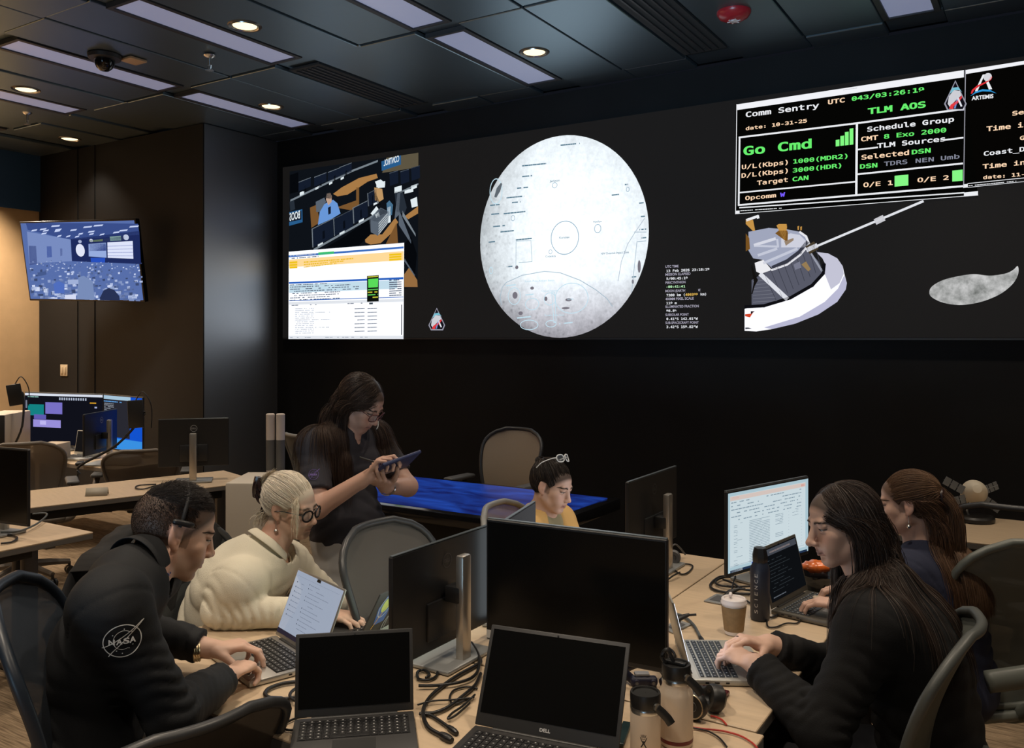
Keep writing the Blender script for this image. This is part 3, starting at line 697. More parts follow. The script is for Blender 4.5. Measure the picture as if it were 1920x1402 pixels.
F.poly([(490, 500), (520, 480), (550, 530), (535, 545), (510, 520)], E((150, 124, 84))); F.poly([(172, 500), (195, 570), (212, 600), (190, 640), (176, 690), (170, 690), (185, 610), (168, 520)], E((20, 18, 16))); F.poly([(128, 820), (170, 815), (185, 800), (160, 840), (128, 832)], E((210, 70, 40)))
F.poly([(130, 905), (150, 905), (172, 912), (130, 916)], E((70, 72, 80))); F.poly([(165, 800), (190, 800), (165, 822)], E((30, 30, 34))); F.poly([(440, 500), (480, 480), (490, 520), (450, 535)], E((120, 122, 140)))
F.line([(140, 215), (210, 190), (212, 200)], .018, W_); F.line([(545, 400), (570, 385)], .06, E((70, 60, 44)))
F.line([(580, 386), (1270, 95)], .015, E((226, 228, 234))); F.line([(975, 222), (1010, 205)], .04, E((200, 200, 206))); F.line([(530, 405), (585, 380)], .03, E((220, 222, 230)))
F.obj('spacecraft_picture', vw)
def crescent_mat():
    m = bpy.data.materials.new('crescent_picture'); m.use_nodes = True; nt = m.node_tree; nt.nodes.clear(); N = nt.nodes.new; lk = nt.links.new
    tc = N('ShaderNodeTexCoord'); n = N('ShaderNodeTexNoise'); n.inputs['Scale'].default_value = 9; n.inputs['Detail'].default_value = 7; n.inputs['Roughness'].default_value = .65; lk(tc.outputs['Object'], n.inputs['Vector'])
    r = N('ShaderNodeValToRGB'); r.color_ramp.elements[0].position = .32; r.color_ramp.elements[0].color = (.12, .13, .12, 1); r.color_ramp.elements[1].position = .66; r.color_ramp.elements[1].color = (.66, .66, .66, 1); lk(n.outputs['Fac'], r.inputs[0])
    e = N('ShaderNodeEmission'); o = N('ShaderNodeOutputMaterial'); lk(r.outputs[0], e.inputs[0]); lk(e.outputs[0], o.inputs[0]); m.cycles.emission_sampling = 'NONE'; return m
F = VF(6); F.crop(1360, 350, 3.4286)
F.poly2([tuple(p[:2]) for p in spline([(*F.ray(q), 0) for q in ((1312, 680), (1330, 640), (1400, 600), (1500, 575), (1600, 562), (1700, 572), (1800, 558), (1850, 535), (1880, 510), (1883, 560), (1850, 622), (1780, 682), (1690, 725), (1600, 750), (1500, 760), (1400, 745), (1330, 712))], 4, True)], crescent_mat())
F.obj('crescent_moon_picture', vw)

# ================================================================== wall television
pL, pR = P(50.5, 489.5, 8.47), P(266, 488, 8.02)
e1 = (pR - pL); tw = e1.length; e1.normalize(); nz = Vector((e1.y, -e1.x, 0)).normalized()
e2 = (Vector((0, 0, 1)) * cos(RAD(9)) + nz * sin(RAD(9))).normalized(); cen = (pL + pR) / 2; th = .765
tv = thing('television', 'wall television showing a blue control room picture, far left', 'television', cen)
Mt = Matrix.Translation(cen)
R3 = Matrix((e1, e1.cross(e2) * -1, e2)).transposed()
M_bez = mat('black_bezel', (.008, .008, .009), .3)
obj('cabinet', MB().box((0, 0, 0), (tw + .01, .05, th + .01), .004, 1, rot=R3), M_bez, tv)
am = MB(); n_ = e1.cross(e2); wallp = Vector((0, 5.12 - cen.y, 0))
am.box(wallp + Vector((0, -.012, 0)), (.3, .022, .4)); am.tube([wallp + Vector((.05, -.02, 0)), wallp + Vector((.2, -.12, 0)), -n_ * .03], .022)
obj('wall_bracket', am, M_bez, tv)
F = Flat(cen + n_ * .0265, e1, e2, Mt); F.crop(0, 400, 3)
S_ = lambda r, g, b, k=1.0: E((r, g, b), k)
F.rect2(-tw / 2 + .012, -th / 2 + .012, tw / 2 - .012, th / 2 - .012, E((92, 116, 178), .9, True)); F.lay += 1
q = lambda *p: list(p)
F.poly([(150, 62), (560, 50), (780, 48), (786, 110), (400, 150), (160, 100)], S_(58, 78, 138)); F.poly([(400, 145), (786, 88), (792, 275), (405, 270)], S_(30, 42, 92)); F.poly([(156, 110), (400, 148), (405, 270), (165, 290)], S_(120, 140, 192))
F.poly([(165, 190), (205, 190), (210, 290), (168, 300)], S_(70, 86, 140)); F.poly([(265, 190), (292, 190), (294, 250), (266, 254)], S_(70, 92, 160)); F.poly([(340, 200), (352, 200), (352, 240), (341, 244)], S_(80, 96, 150)); F.lay += 1
rr = random.Random(11)
for row, (y, x0, x1, n, w_) in enumerate(((72, 320, 500, 2, 46), (62, 560, 760, 2, 50), (92, 250, 420, 3, 34), (100, 200, 330, 3, 30), (116, 255, 280, 1, 28), (98, 520, 660, 2, 34), (86, 700, 760, 1, 44), (128, 340, 440, 3, 22), (112, 460, 580, 3, 24))):
    for k in range(n):
        x = x0 + (x1 - x0) * k / max(n - 1, 1); F.poly([(x - w_ / 2, y), (x + w_ / 2, y - 5), (x + w_ / 2 - 6, y + 4), (x - w_ / 2 - 6, y + 9)], S_(200, 212, 246))
F.poly([(500, 150), (700, 122), (700, 145), (500, 160)], S_(40, 50, 90)); F.poly([(505, 150), (580, 140), (580, 152), (505, 158)], S_(110, 130, 90)); F.poly([(620, 125), (682, 118), (684, 145), (622, 150)], S_(120, 150, 150))
F.poly([(500, 170), (598, 160), (600, 245), (500, 240)], S_(150, 172, 222)); F.poly([(505, 172), (596, 163), (598, 205), (504, 210)], S_(46, 64, 130)); F.poly([(606, 158), (748, 146), (750, 246), (606, 245)], S_(222, 228, 250))
for k in range(4): F.poly([(606, 178 + 18 * k), (748, 168 + 20 * k), (748, 172 + 20 * k), (606, 182 + 18 * k)], S_(150, 160, 210))
for c, a, b, col in (((453, 207), 25, 36, (226, 230, 248)), ((711, 126), 16, 16, (190, 200, 224)), ((452, 158), 10, 9, (170, 180, 214)), ((515, 150), 10, 9, (200, 206, 226))):
    p0 = F.ray(c); p1 = F.ray((c[0] + a, c[1])); p2 = F.ray((c[0], c[1] - b)); F.disc2(p0, p1[0] - p0[0], p2[1] - p0[1], S_(*col), 24)
F.poly([(510, 248), (592, 246), (590, 272), (512, 272)], S_(40, 80, 190)); F.lay += 1
for k in range(330):
    t_ = rr.random(); y = 268 + 212 * t_ ** 1.1; x = rr.uniform(160 + (y - 260) * .03, 796); s = 5 + 22 * (y - 255) / 230 * rr.uniform(.5, 1.3); h = s * rr.uniform(.35, .9)
    if x + s > 800: continue
    col = rr.choice([(206, 216, 244), (176, 190, 226), (150, 166, 206), (84, 102, 148), (60, 74, 112), (110, 128, 176), (130, 148, 194)])
    F.poly([(x, min(y, 484)), (x + s, min(y - 2, 484)), (x + s, min(y + h, 485)), (x + 1, min(y + h + 1, 485))], S_(*col))
F.lay += 1
F.poly([(300, 400), (330, 385), (362, 400), (360, 450), (306, 456)], S_(80, 110, 190)); F.poly([(560, 470), (580, 430), (610, 415), (640, 425), (668, 460), (670, 484), (560, 484)], S_(40, 50, 84)); F.poly([(360, 462), (425, 456), (425, 485), (365, 485)], S_(214, 220, 244)); F.poly([(440, 360), (470, 350), (520, 380), (530, 484), (430, 484)], S_(120, 140, 184))
F.poly([(210, 340), (260, 330), (262, 350), (212, 362)], S_(70, 90, 140)); F.poly([(380, 375), (440, 372), (441, 398), (382, 402)], S_(160, 176, 216))
F.obj('picture', tv)
# ================================================================== furniture
M_top = mat('desk_laminate', (.56, .425, .285), .42, bump=.05, bscale=30, vary=.06, vscale=7, stretch=(1, 9, 1))
M_edge = mat('desk_edge', (.12, .11, .10), .5)
M_leg = mat('grey_leg_metal', (.12, .12, .125), .45, metal=.4)
M_tray = mat('black_tray', (.01, .01, .01), .6)
def desk(name, label, x0, x1, y0, y1, rz=0, piv=None, z=.73, legs=((.12, .5), (.88, .5)), along='x', group=None, cat='table'):
    """top + edge band + two T legs; long axis given by along; rz turns it about piv"""
    cx, cy = (x0 + x1) / 2, (y0 + y1) / 2; lx, ly = x1 - x0, y1 - y0
    t = thing(name, label, cat, (cx, cy, 0), rz, group)
    obj('tabletop', MB().box((0, 0, z - .004), (lx, ly, .008), .002, 1), M_top, t)
    obj('edge_band', MB().box((0, 0, z - .021), (lx - .001, ly - .001, .026), .002, 1), M_edge, t)
    for k in (-1, 1):
        m = MB()
        if along == 'x':
            px = k * (lx / 2 - .16); m.box((px, .03, z * .5), (.07, .045, z - .07), .006); m.box((px, -.05, z * .5), (.07, .045, z - .07), .006); m.box((px, 0, .02), (.06, ly * .86, .035), .008); m.box((px, 0, z - .05), (.05, ly * .7, .03), .004)
        else:
            py = k * (ly / 2 - .16); m.box((.03, py, z * .5), (.045, .07, z - .07), .006); m.box((-.05, py, z * .5), (.045, .07, z - .07), .006); m.box((0, py, .02), (lx * .86, .06, .035), .008); m.box((0, py, z - .05), (lx * .7, .05, .03), .004)
        obj('leg', m, M_leg, t)
    m = MB()
    if along == 'x': m.box((0, .02, z - .10), (lx - .34, .12, .05), .006)
    else: m.box((.02, 0, z - .10), (.12, ly - .34, .05), .006)
    obj('cable_tray', m, M_tray, t)
    return t
desk('desk', 'pale desk across the front, with the man\'s silver laptop and two dark laptops', -2.43, -.598, 1.465, 2.105, along='x')
desk('desk', 'pale desk between the two big black monitor backs, behind the front desk', -1.88, -1.203, 2.115, 3.68, along='y')
desk('desk', 'pale desk on the right with the paper cup and the navy bottle', -1.197, -.62, 2.115, 3.68, along='y')
dC = desk('desk', 'long empty pale desk with a tent card, behind the man', -.31, .31, -1.2, 1.2, along='y')
dC.location = (-5.19, 2.96, 0); dC.rotation_euler.z = RAD(-17)
desk('desk', 'pale desk cut by the left edge, under a dark monitor', -4.70, -4.06, .95, 2.52, along='y')
desk('desk', 'cluttered desk at far left under two wide lit screens', -7.95, -5.85, 3.80, 4.62, along='x')
desk('desk', 'pale desk at far right holding the spacecraft model', -.75, 1.05, 4.62, 5.30, along='x')

# ---------------------------------------------------------------- mesh office chairs
M_frame = mat('chair_frame_dark', (.035, .036, .038), .38)
M_frame_l = mat('chair_frame_light', (.20, .20, .19), .4)
def mesh_fabric(name, rgb, a):
    m = mat(name, rgb, .7, bump=.6, bscale=900, alpha=a); return m
M_net = mesh_fabric('chair_mesh_dark', (.045, .05, .052), .86)
M_net_w = mesh_fabric('chair_mesh_warm', (.20, .165, .125), .84)
M_net_g = mesh_fabric('chair_mesh_grey', (.14, .145, .14), .84)
M_net_gg = mesh_fabric('chair_mesh_grey_green', (.125, .135, .118), .95)
M_frame_gg = mat('chair_frame_grey_green', (.115, .125, .11), .45)
M_net_b = mesh_fabric('chair_mesh_navy', (.02, .03, .045), .93)
M_net_o = mesh_fabric('chair_mesh_open', (.03, .028, .025), .30)
M_pad = mat('arm_pad', (.08, .08, .08), .5)
M_col = mat('chair_column', (.02, .02, .02), .4)
def back_pt(s, t, top=1.04):
    """s -1..1 across, t 0..1 up"""
    w = .175 + .085 * sin(min(t, .80) / .80 * pi / 2) ** 1.2
    if t > .72: w *= math.sqrt(max(0, 1 - ((t - .72) / .285) ** 2.6)) * .999 if t < 1 else .40
    if t < .12: w *= .80 + .20 * (t / .12)
    z = .47 + (top - .47) * t
    y = -.20 - .115 * t + .05 * sin(t * pi) + .05 * s * s * (w / .26)
    return Vector((s * w, y, z))
def chair(label, loc, rz, net, frame=None, top=1.04, group='mesh office chairs', arms=True, arm_z=.68, name='office_chair'):
    frame = frame or M_frame
    t = thing(name, label, 'chair', (loc[0], loc[1], 0), rz, group)
    T = [k / 22 for k in range(23)]; S = [-1 + k / 6 for k in range(13)]
    obj('back_mesh', MB().grid([[back_pt(s, q * .985, top) for s in S] for q in T]), net, t, sharp=None)
    edge = [back_pt(-1, q * .985, top) for q in T] + [back_pt(s, .985, top) for s in S[1:-1]] + [back_pt(1, q * .985, top) for q in reversed(T)] + [back_pt(s, 0, top) for s in reversed(S[1:-1])]
    obj('back_frame', MB().tube(edge, .0135, 8, closed=True), frame, t, sharp=None)
    m = MB(); m.tube(spline([(-.20, -.285, .60), (-.1, -.32, .62), (0, -.33, .63), (.1, -.32, .62), (.20, -.285, .60)], 4), (.02, .035), 8)
    m.tube(spline([(0, -.33, .64), (0, -.30, .52), (0, -.18, .43), (0, -.05, .40)], 5), .028, 8)
    obj('back_support', m, frame, t, sharp=None)
    rows = []
    for k in range(13):
        y = -.21 + .46 * k / 12; w = .24 + .02 * sin(k / 12 * pi); rows.append([Vector((s * w, y, .455 - .012 * (1 - s * s) - (.05 * max(0, (k - 9) / 3) ** 2))) for s in S])
    obj('seat_mesh', MB().grid(rows), net, t, sharp=None)
    ed = [r[0] for r in rows] + rows[-1][1:-1] + [r[-1] for r in reversed(rows)] + list(reversed(rows[0][1:-1]))
    obj('seat_frame', MB().tube(ed, .019, 8, closed=True), frame, t, sharp=None)
    if arms:
        for k in (-1, 1):
            m = MB(); m.tube(spline([(k * .20, -.15, .43), (k * .30, -.15, .45), (k * .325, -.12, .56), (k * .315, -.05, arm_z - .02)], 6), [.022] * 19, 8)
            a = obj('arm', m, frame, t, sharp=None)
            pad = MB(); pad.box((k * .31, .0, arm_z), (.085, .27, .03), .0145, 3); obj('arm_pad', pad, M_pad, a)
    m = MB(); m.cyl((0, 0, .10), (0, 0, .30), .032); m.cyl((0, 0, .28), (0, 0, .41), .02); m.box((0, 0, .41), (.22, .24, .05), .02); obj('column', m, M_col, t)
    for k in range(5):
        a = 2 * pi * k / 5 + .3; e = Vector((cos(a), sin(a), 0))
        b = obj('base_leg', MB().tube([e * .02 + Vector((0, 0, .12)), e * .18 + Vector((0, 0, .105)), e * .31 + Vector((0, 0, .085))], [.03, .024, .018], 8), frame, t)
        w_ = MB(); q = Vector((-e.y, e.x, 0)) * .016
        for sg in (-1, 1): w_.cyl(e * .31 + q * sg * .4 + Vector((0, 0, .028)), e * .31 + q * sg * 1.5 + Vector((0, 0, .028)), .028, n=14)
        w_.cyl(e * .31 + Vector((0, 0, .028)), e * .31 + Vector((0, 0, .085)), .01, n=8); obj('caster', w_, M_col, b)
    return t
def by_back(px, py, d, th, back=.28):
    """seat position from where the back's top is seen; th = heading of the sitter"""
    b = P(px, py, d); r = RAD(th); return (b.x + sin(r) * back, b.y + cos(r) * back), -r
def place_chair(label, px, py, d, th, net, back=.28, **k):
    l, r = by_back(px, py, d, th, back); return chair(label, l, r, net, **k)
place_chair('blue black mesh chair behind the man in the dark jacket, cut by the left edge', 2, 1098, 1.92, 40, M_net_b, top=1.15, frame=mat('chair_frame_navy', (.012, .018, .028), .4), back=.30)
place_chair('dark mesh chair back rising from the bottom edge, below the front desk', 378, 1382, 1.86, -80, mesh_fabric('chair_mesh_brown', (.050, .043, .037), .985), top=.875)
place_chair('empty grey mesh chair between the standing woman and the nearest monitor back', 706, 978, 3.12, 88, mesh_fabric('chair_mesh_charcoal', (.085, .075, .066), .94), top=1.03, arms=False)
place_chair('chair of the woman in the yellow cardigan, seen left of the big black screen', 932, 952, 3.78, 80, M_net_w, frame=M_frame_l, top=.97)
chair('tan mesh chair with armrests standing behind the blue touch table', (-3.29, 4.99), RAD(176), mesh_fabric('chair_mesh_tan', (.30, .235, .17), .9), top=1.05, arm_z=.70)
place_chair('grey mesh chair half hidden behind the standing woman, beside the poster tubes', 552, 816, 6.0, 18, M_net_g, frame=M_frame_l, top=1.03)
place_chair('wide grey mesh chair at the left edge, behind the long empty desk', 42, 830, 5.75, -62, mesh_fabric('chair_mesh_taupe', (.19, .155, .12), .95), frame=mat('chair_frame_taupe', (.13, .11, .09), .45), top=1.0)
place_chair('low grey mesh chair behind the long empty desk, left of the black monitor back', 262, 848, 6.3, -50, MATS['chair_mesh_taupe'], frame=MATS['chair_frame_taupe'], top=.88)
place_chair('large grey green mesh chair at the right edge, behind the woman with a half ponytail', 1945, 1012, 2.80, -46, M_net_gg, frame=M_frame_gg, top=1.05)
chair('dark mesh chair under the woman in the black fleece, back seen edge on', (-.46, 2.40), RAD(92), M_net_gg, frame=mat('chair_frame_slate', (.07, .075, .07), .45), top=1.0, arm_z=.66)
place_chair('black framed open mesh chair in front of the spacecraft model desk', 1895, 957, 3.75, 4, M_net_o, top=.97)
chair('dark chair of the white haired woman, with a black jacket hung on it', (-2.40, 1.93), RAD(-88), M_net, top=1.04, arms=True)

# black jacket over that chair's back: a draped shell with folds
rows = []
for k in range(25):
    t = k / 24; row = []
    for j in range(33):
        s = -1 + j / 16
        if t < .5: z = .50 + (1.075 - .50) * (t / .5) ** .8; y = -.375 - .02 * (1 - t)
        else: z = 1.075 - (1.075 - .62) * ((t - .5) / .5) ** 1.3; y = -.235 + .05 * (t - .5)
        yy = y + (0.065 * (1 - abs(2 * t - 1) ** 6) * 0)
        w = .285 - .05 * max(0, 1 - abs(t - .5) * 4) * abs(s) + .03 * (1 - z)
        fold = .014 * sin(9 * s + 5 * t) + .008 * sin(23 * s - 3 * t)
        z -= .13 * abs(s) ** 2.5 * max(0, 1 - abs(t - .5) * 2.2)
        row.append(Vector((s * w * 1.12, yy + fold * (1 if t < .5 else -.5), z)))
    rows.append(row)
m = MB().grid(rows); c_, s_ = cos(RAD(-88)), sin(RAD(-88))
M_coat = mat('black_cloth', (.012, .012, .013), .9, bump=.3, bscale=300)
jk = obj('jacket', m, M_coat, loc=(-2.40, 1.93, 0), rz=RAD(-88), sharp=None)
sm = jk.modifiers.new('thick', 'SOLIDIFY'); sm.thickness = .008
tag(jk, 'black jacket draped over the chair back behind the man\'s head', 'jacket')

# ---------------------------------------------------------------- monitors
M_mon = mat('monitor_plastic', (.013, .013, .014), .42)
M_glass = mat('dark_screen_glass', (.005, .005, .005), .2, spec=.22)
M_pole = mat('brushed_stand', (.50, .46, .41), .34, metal=.85)
M_base = mat('stand_base_grey', (.36, .37, .37), .4, metal=.5)
M_logo = mat('logo_grey', (.40, .41, .42), .4)
M_logo_d = mat('logo_dim', (.09, .09, .095), .4)
def ringtext(M, txt, y, z, r, th=.0016):
    """maker's mark on a monitor back: ring and letters, seen from behind"""
    F = Flat((0, y, z), (-1, 0, 0), (0, 0, 1)); F.lay = 2
    F.ring2((0, 0), r, r, th * 1.6, M, 30); F.text2(txt, -r * .72, -r * .24, r * .72, r * .5, M, 'sans', .01); return F
def monitor(label, x, y, face, w_=.51, h=.315, z0=.085, screen=None, zt=.732, pole=.32, logo=None, depth=.055, stand=True, name='monitor', group='desk monitors', tag_text=None):
    """face = heading the screen looks toward (deg from +Y toward +X); origin under the stand pole"""
    fx, fy = sin(RAD(face)), cos(RAD(face)); rz = math.atan2(fx, -fy)
    t = thing(name, label, 'monitor', (x, y, zt), rz, group)
    zc = z0 + h / 2
    m = MB().box((0, -depth - .008, zc), (w_, .016, h), .003, 1); m.box((0, -depth + .001, zc - h * .22), (w_ * .40, .014, h * .36), .006, 2)
    obj('housing', m, M_mon, t)
    obj('top_edge', MB().box((0, -depth - .006, zc + h / 2 + .0012), (w_ - .004, .012, .003), .001, 1), mat('edge_strip', (.11, .13, .14), .3, metal=.5), t)
    obj('screen', MB().box((0, -depth - .0163, zc + .003), (w_ - .012, .0006, h - .022)), screen or M_glass, t)
    if stand:
        obj('stand_pole', MB().box((0, .006, pole / 2), (.046, .03, pole), .008, 2), M_pole, t)
        b = MB(); b.box((0, -depth * .4 - .03, .006), (.24, .18, .012), .005, 2); obj('stand_base', b, M_base, t)
        a = MB().box((0, -depth / 2 + .008, pole - .12), (.05, depth, .05), .006); a.box((0, -.012, pole - .12), (.04, .03, .04)); obj('stand_arm', a, M_mon, t)
    if logo: ringtext(logo, 'DELL', -depth + .0005, zc + h * .30, .021).obj('maker_mark', t)
    F = Flat(mtx(t) @ Vector((0, -depth - .0168, zc + .003)), mtx(t).to_3x3() @ Vector((1, 0, 0)), (0, 0, 1), mtx(t)); F.lay = 1; F.w = w_ - .012; F.h = h - .022
    t['_'] = 0; del t['_']
    return t, F
m1, _ = monitor('black monitor back with a silver pole, beside the white haired woman\'s laptop', -1.50, 2.10, -90, logo=M_logo_d, z0=.042, screen=E((225, 240, 225), 1.5, True))
m2, F = monitor('big blank black screen facing the camera, centre of the desks', -1.165, 2.215, 176.5, .565, .362, z0=.062, depth=.035, pole=.30)
M_wlab = mat('white_label', (.62, .60, .56), .6); M_ink = mat('black_ink', (.01, .01, .01), .6)
l2 = MB().box((-.2505, -.0545, .081), (.056, .0012, .024)); lo = obj('asset_label', l2, M_wlab, m2)
Fq = Flat(mtx(m2) @ Vector((-.2505, -.0557, .081)), (1, 0, 0), (0, 0, 1), mtx(m2)); Fq.text2('FI 41', -.021, -.007, .021, .014, M_ink, 'sans', .01); Fq.obj('lettering', lo)
m3, _ = monitor('black monitor back with a silver pole at the far end of the desks', -1.362, 3.37, -90, logo=M_logo_d, z0=.082, screen=E((235, 240, 250), 2.2, True))
m4, F4 = monitor('lit monitor with a white document page, left of the woman in the black fleece', -1.02, 3.475, 108, .565, .325, z0=.06, depth=.05, screen=E((196, 226, 238), .72, True))
m10, _ = monitor('black monitor corner rising behind the big black screen, beside the yellow cardigan', -1.515, 2.535, -104, .46, .315, z0=.045, logo=M_logo_d, screen=E((225, 235, 240), 1.2, True))
m5, _ = monitor('black monitor back with a bright round mark, on the long empty desk', -4.87, 3.73, -48, .45, .32, z0=.10, logo=M_logo, pole=.33)
m6, _ = monitor('dark monitor cut by the left edge, on the near left desk', -4.44, 2.28, 172, .54, .37, z0=.06, depth=.05)
m7, F7 = monitor('wide lit screen with teal and purple tiles, far left desk', -7.25, 4.285, 167, .88, .46, z0=.03, screen=E((16, 17, 26), 1.0), pole=.3)
m8, F8 = monitor('blue lit screen angled at the right end of the far left desk', -6.50, 4.36, 186, .66, .46, z0=.03, screen=E((20, 86, 214), .9, True), pole=.3)
m9, _ = monitor('small monitor back tinted by the blue screen behind it, silver pole in front', -6.13, 3.93, -121, .50, .31, z0=.09, logo=M_logo, pole=.34)

# document page on the lit monitor
Wd, Hd = F4.w, F4.h
def pr(F, a, b, c, d, m): F.rect2(-F.w / 2 + a * F.w, -F.h / 2 + b * F.h, -F.w / 2 + c * F.w, -F.h / 2 + d * F.h, m)
def prow(F, a, y, c, h, m, seed, dens=.85, lo=.02, hi=.08):
    r = random.Random(seed); x = a
    while x < c:
        L = min(r.uniform(lo, hi), c - x)
        if r.random() < dens: pr(F, x, y, x + L, y + h, m)
        x += L + .006
pr(F4, .02, .07, .96, .96, E((222, 238, 244), .80, True)); F4.lay += 1
pr(F4, .02, .90, .96, .955, E((232, 214, 206), .8)); pr(F4, .04, .92, .12, .95, E((232, 150, 140), .8)); pr(F4, .9, .91, .95, .94, E((232, 150, 140), .8)); pr(F4, .02, 0, .98, .03, E((40, 60, 90), .7)); pr(F4, .03, .0, .16, .028, E((220, 230, 236), .7)); pr(F4, .27, .0, .33, .07, E((30, 80, 220), .9))
dk = E((150, 172, 188), .72); F4.lay += 1
for k in range(6): prow(F4, .03, .87 - .045 * k, .9, .012, dk, 50 + k, .55, .01, .04)
for k in range(26): prow(F4, .24, .60 - .021 * k, .49, .006, dk, 70 + k, .97, .1, .25); prow(F4, .06, .60 - .021 * k, .10 + .06 * (k % 5 == 0), .005, dk, 170 + k, .6)
for k in range(10): prow(F4, .56, .60 - .021 * k - .1 * (k > 6), .66, .006, dk, 210 + k, .9, .04, .1)
for k in range(13): pr(F4, .73, .60 - .04 * k, .735, .606 - .04 * k, dk); pr(F4, .9, .60 - .04 * k, .905, .606 - .04 * k, dk)
for k in range(5): prow(F4, .78, .62 - .02 * k, .86, .005, dk, 260 + k, .8)
F4.line2([(-.48 * Wd, -.42 * Hd), (.44 * Wd, -.40 * Hd)], .001, dk); F4.obj('page', m4)
# tiles on the wide screens
pr(F7, 0, .955, 1, 1, E((226, 232, 246), .9)); pr(F7, .04, .56, .25, .78, E((20, 128, 130))); pr(F7, .27, .60, .49, .83, E((120, 112, 196))); pr(F7, .12, .49, .28, .58, E((96, 90, 176))); pr(F7, .11, .33, .47, .48, E((152, 142, 216))); F7.lay += 1
pr(F7, .20, .38, .28, .46, E((190, 182, 240))); prow(F7, .04, .92, .18, .02, E((150, 200, 190)), 3); 
for k in range(12): pr(F7, .45 + .03 * k, .88, .468 + .03 * k, .93, E((170, 180, 200)))
pr(F7, .84, .83, .92, .85, E((220, 160, 40))); pr(F7, .84, .60, .88, .63, E((220, 160, 40))); pr(F7, .9, .74, .93, .77, E((170, 180, 220))); pr(F7, .01, .7, .03, .86, E((120, 124, 140)))
F7.obj('tiles', m7)
pr(F8, 0, .93, .72, 1, E((176, 206, 226), .9)); pr(F8, 0, .22, .70, .93, E((40, 40, 48))); pr(F8, .1, 0, 1, .2, E((60, 150, 235), .9)); F8.lay += 1
for k in range(18): prow(F8, .05, .84 - .03 * k, .3, .012, E((150, 156, 166)), 30 + k, .8, .03, .1)
prow(F8, .04, .88, .5, .02, E((90, 150, 210)), 4); F8.obj('tiles', m8)

# ---------------------------------------------------------------- laptops
M_alu = mat('aluminium', (.44, .42, .39), .35, metal=.75)
M_silver = mat('silver_plastic', (.46, .45, .41), .42, metal=.4)
M_char = mat('charcoal_shell', (.035, .034, .034), .45)
M_key = mat('black_keys', (.010, .010, .011), .45)
M_keyb = mat('slate_keys', (.025, .033, .042), .45)
M_legend = mat('key_legend', (.5, .5, .5), .5)
def laptop(label, x, y, rz, w_=.32, d=.22, ang=112, shell=None, keys=None, screen=None, bez=.012, zt=.7315, chin=.02, numpad=False, group='open laptops on the desks', lid_h=None):
    shell = shell or M_char; keys = keys or M_key
    t = thing('laptop', label, 'laptop', (x, y, zt), rz, group)
    obj('base', MB().box((0, 0, .009), (w_, d, .016), .004, 2), shell, t)
    obj('keyboard_well', MB().box((0, d * .14, .0172), (w_ * .90, d * .50, .0008)), keys if keys is not M_keyb else shell, t)
    kb = MB(); nx, ny = (18 if numpad else 14), 6; kw, kh = w_ * .89 / nx, d * .49 / ny; lg = MB()
    for j in range(ny):
        i = 0
        while i < nx:
            span = 5 if (j == 0 and i == 4) else 1
            px = -w_ * .445 + (i + span / 2) * kw; py = d * .14 - d * .245 + (j + .5) * kh; hh = kh * (.55 if j == ny - 1 else .82)
            kb.box((px, py, .0185), (kw * span - kw * .16, hh, .0022), .0006, 1)
            if span == 1: lg.add([(px - kw * .1, py - .0005, .01975), (px + kw * .12, py - .0005, .01975), (px + kw * .12, py + .0022, .01975), (px - kw * .1, py + .0022, .01975)], [(0, 1, 2, 3)], 0, False)
            i += span
    ko = obj('keyboard', kb, keys, t); obj('key_legends', lg, M_legend, ko)
    obj('touchpad', MB().box((0, -d * .30, .0172), (w_ * .34, d * .30, .0006)), mat('touchpad', (.30, .29, .27), .35, metal=.5) if shell is not M_char else mat('touchpad_dark', (.03, .03, .03), .4), t)
    a = RAD(ang); e2 = Vector((0, -cos(a), sin(a))); n = Vector((0, -sin(a), -cos(a))); hg = Vector((0, d / 2 - .006, .016)); lh = lid_h or d * .97
    R = Matrix((Vector((1, 0, 0)), -n, e2)).transposed()
    lid = obj('lid', MB().box(hg + e2 * (lh / 2 + .004) - n * .003, (w_, .006, lh), .003, 2, rot=R), shell, t)
    obj('hinge', MB().cyl(hg + Vector((-w_ * .36, 0, -.001)), hg + Vector((w_ * .36, 0, -.001)), .006, n=12), mat('hinge_dark', (.02, .02, .02), .4), t)
    sw, sh = w_ - 2 * bez, lh - bez - chin
    sc_c = hg + e2 * (.004 + chin + sh / 2) + n * .0006
    obj('screen', MB().box(sc_c, (sw, .0012, sh), rot=R), screen or M_glass, t)
    M = mtx(t); F = Flat(M @ (sc_c + n * .0008), M.to_3x3() @ Vector((1, 0, 0)), M.to_3x3() @ e2, M); F.w, F.h, F.lay = sw, sh, 1
    # webcam dot and side ports
    c_ = MB().cyl(hg + e2 * (lh - .003) + n * .0005, hg + e2 * (lh - .003) + n * .002, .0022, n=10); obj('webcam', c_, M_ink, t)
    p_ = MB()
    for k, (py, ln) in enumerate(((d * .30, .010), (d * .18, .014), (d * .05, .010))): p_.box((-w_ / 2 - .0002, py, .009), (.001, ln, .005)); p_.box((w_ / 2 + .0002, py, .009), (.001, ln, .005))
    obj('ports', p_, M_ink, t)
    t['lid'] = 1; del t['lid']
    G = Flat(M @ (hg + e2 * (lh / 2 + .004) - n * .0062), M.to_3x3() @ Vector((-1, 0, 0)), M.to_3x3() @ e2, M); G.w, G.h, G.lay = w_, lh, 1
    B = Flat(M @ (hg + e2 * (.004 + chin / 2) + n * .0004), M.to_3x3() @ Vector((1, 0, 0)), M.to_3x3() @ e2, M); B.lay = 1
    return t, F, G, B
l1, F, _, _ = laptop('silver laptop under the man\'s hands, screen showing a message list', -1.992, 1.775, RAD(-18), .3126, .221, 112, M_alu, M_key, ES((152, 162, 180), 1.0), .006, chin=.012)
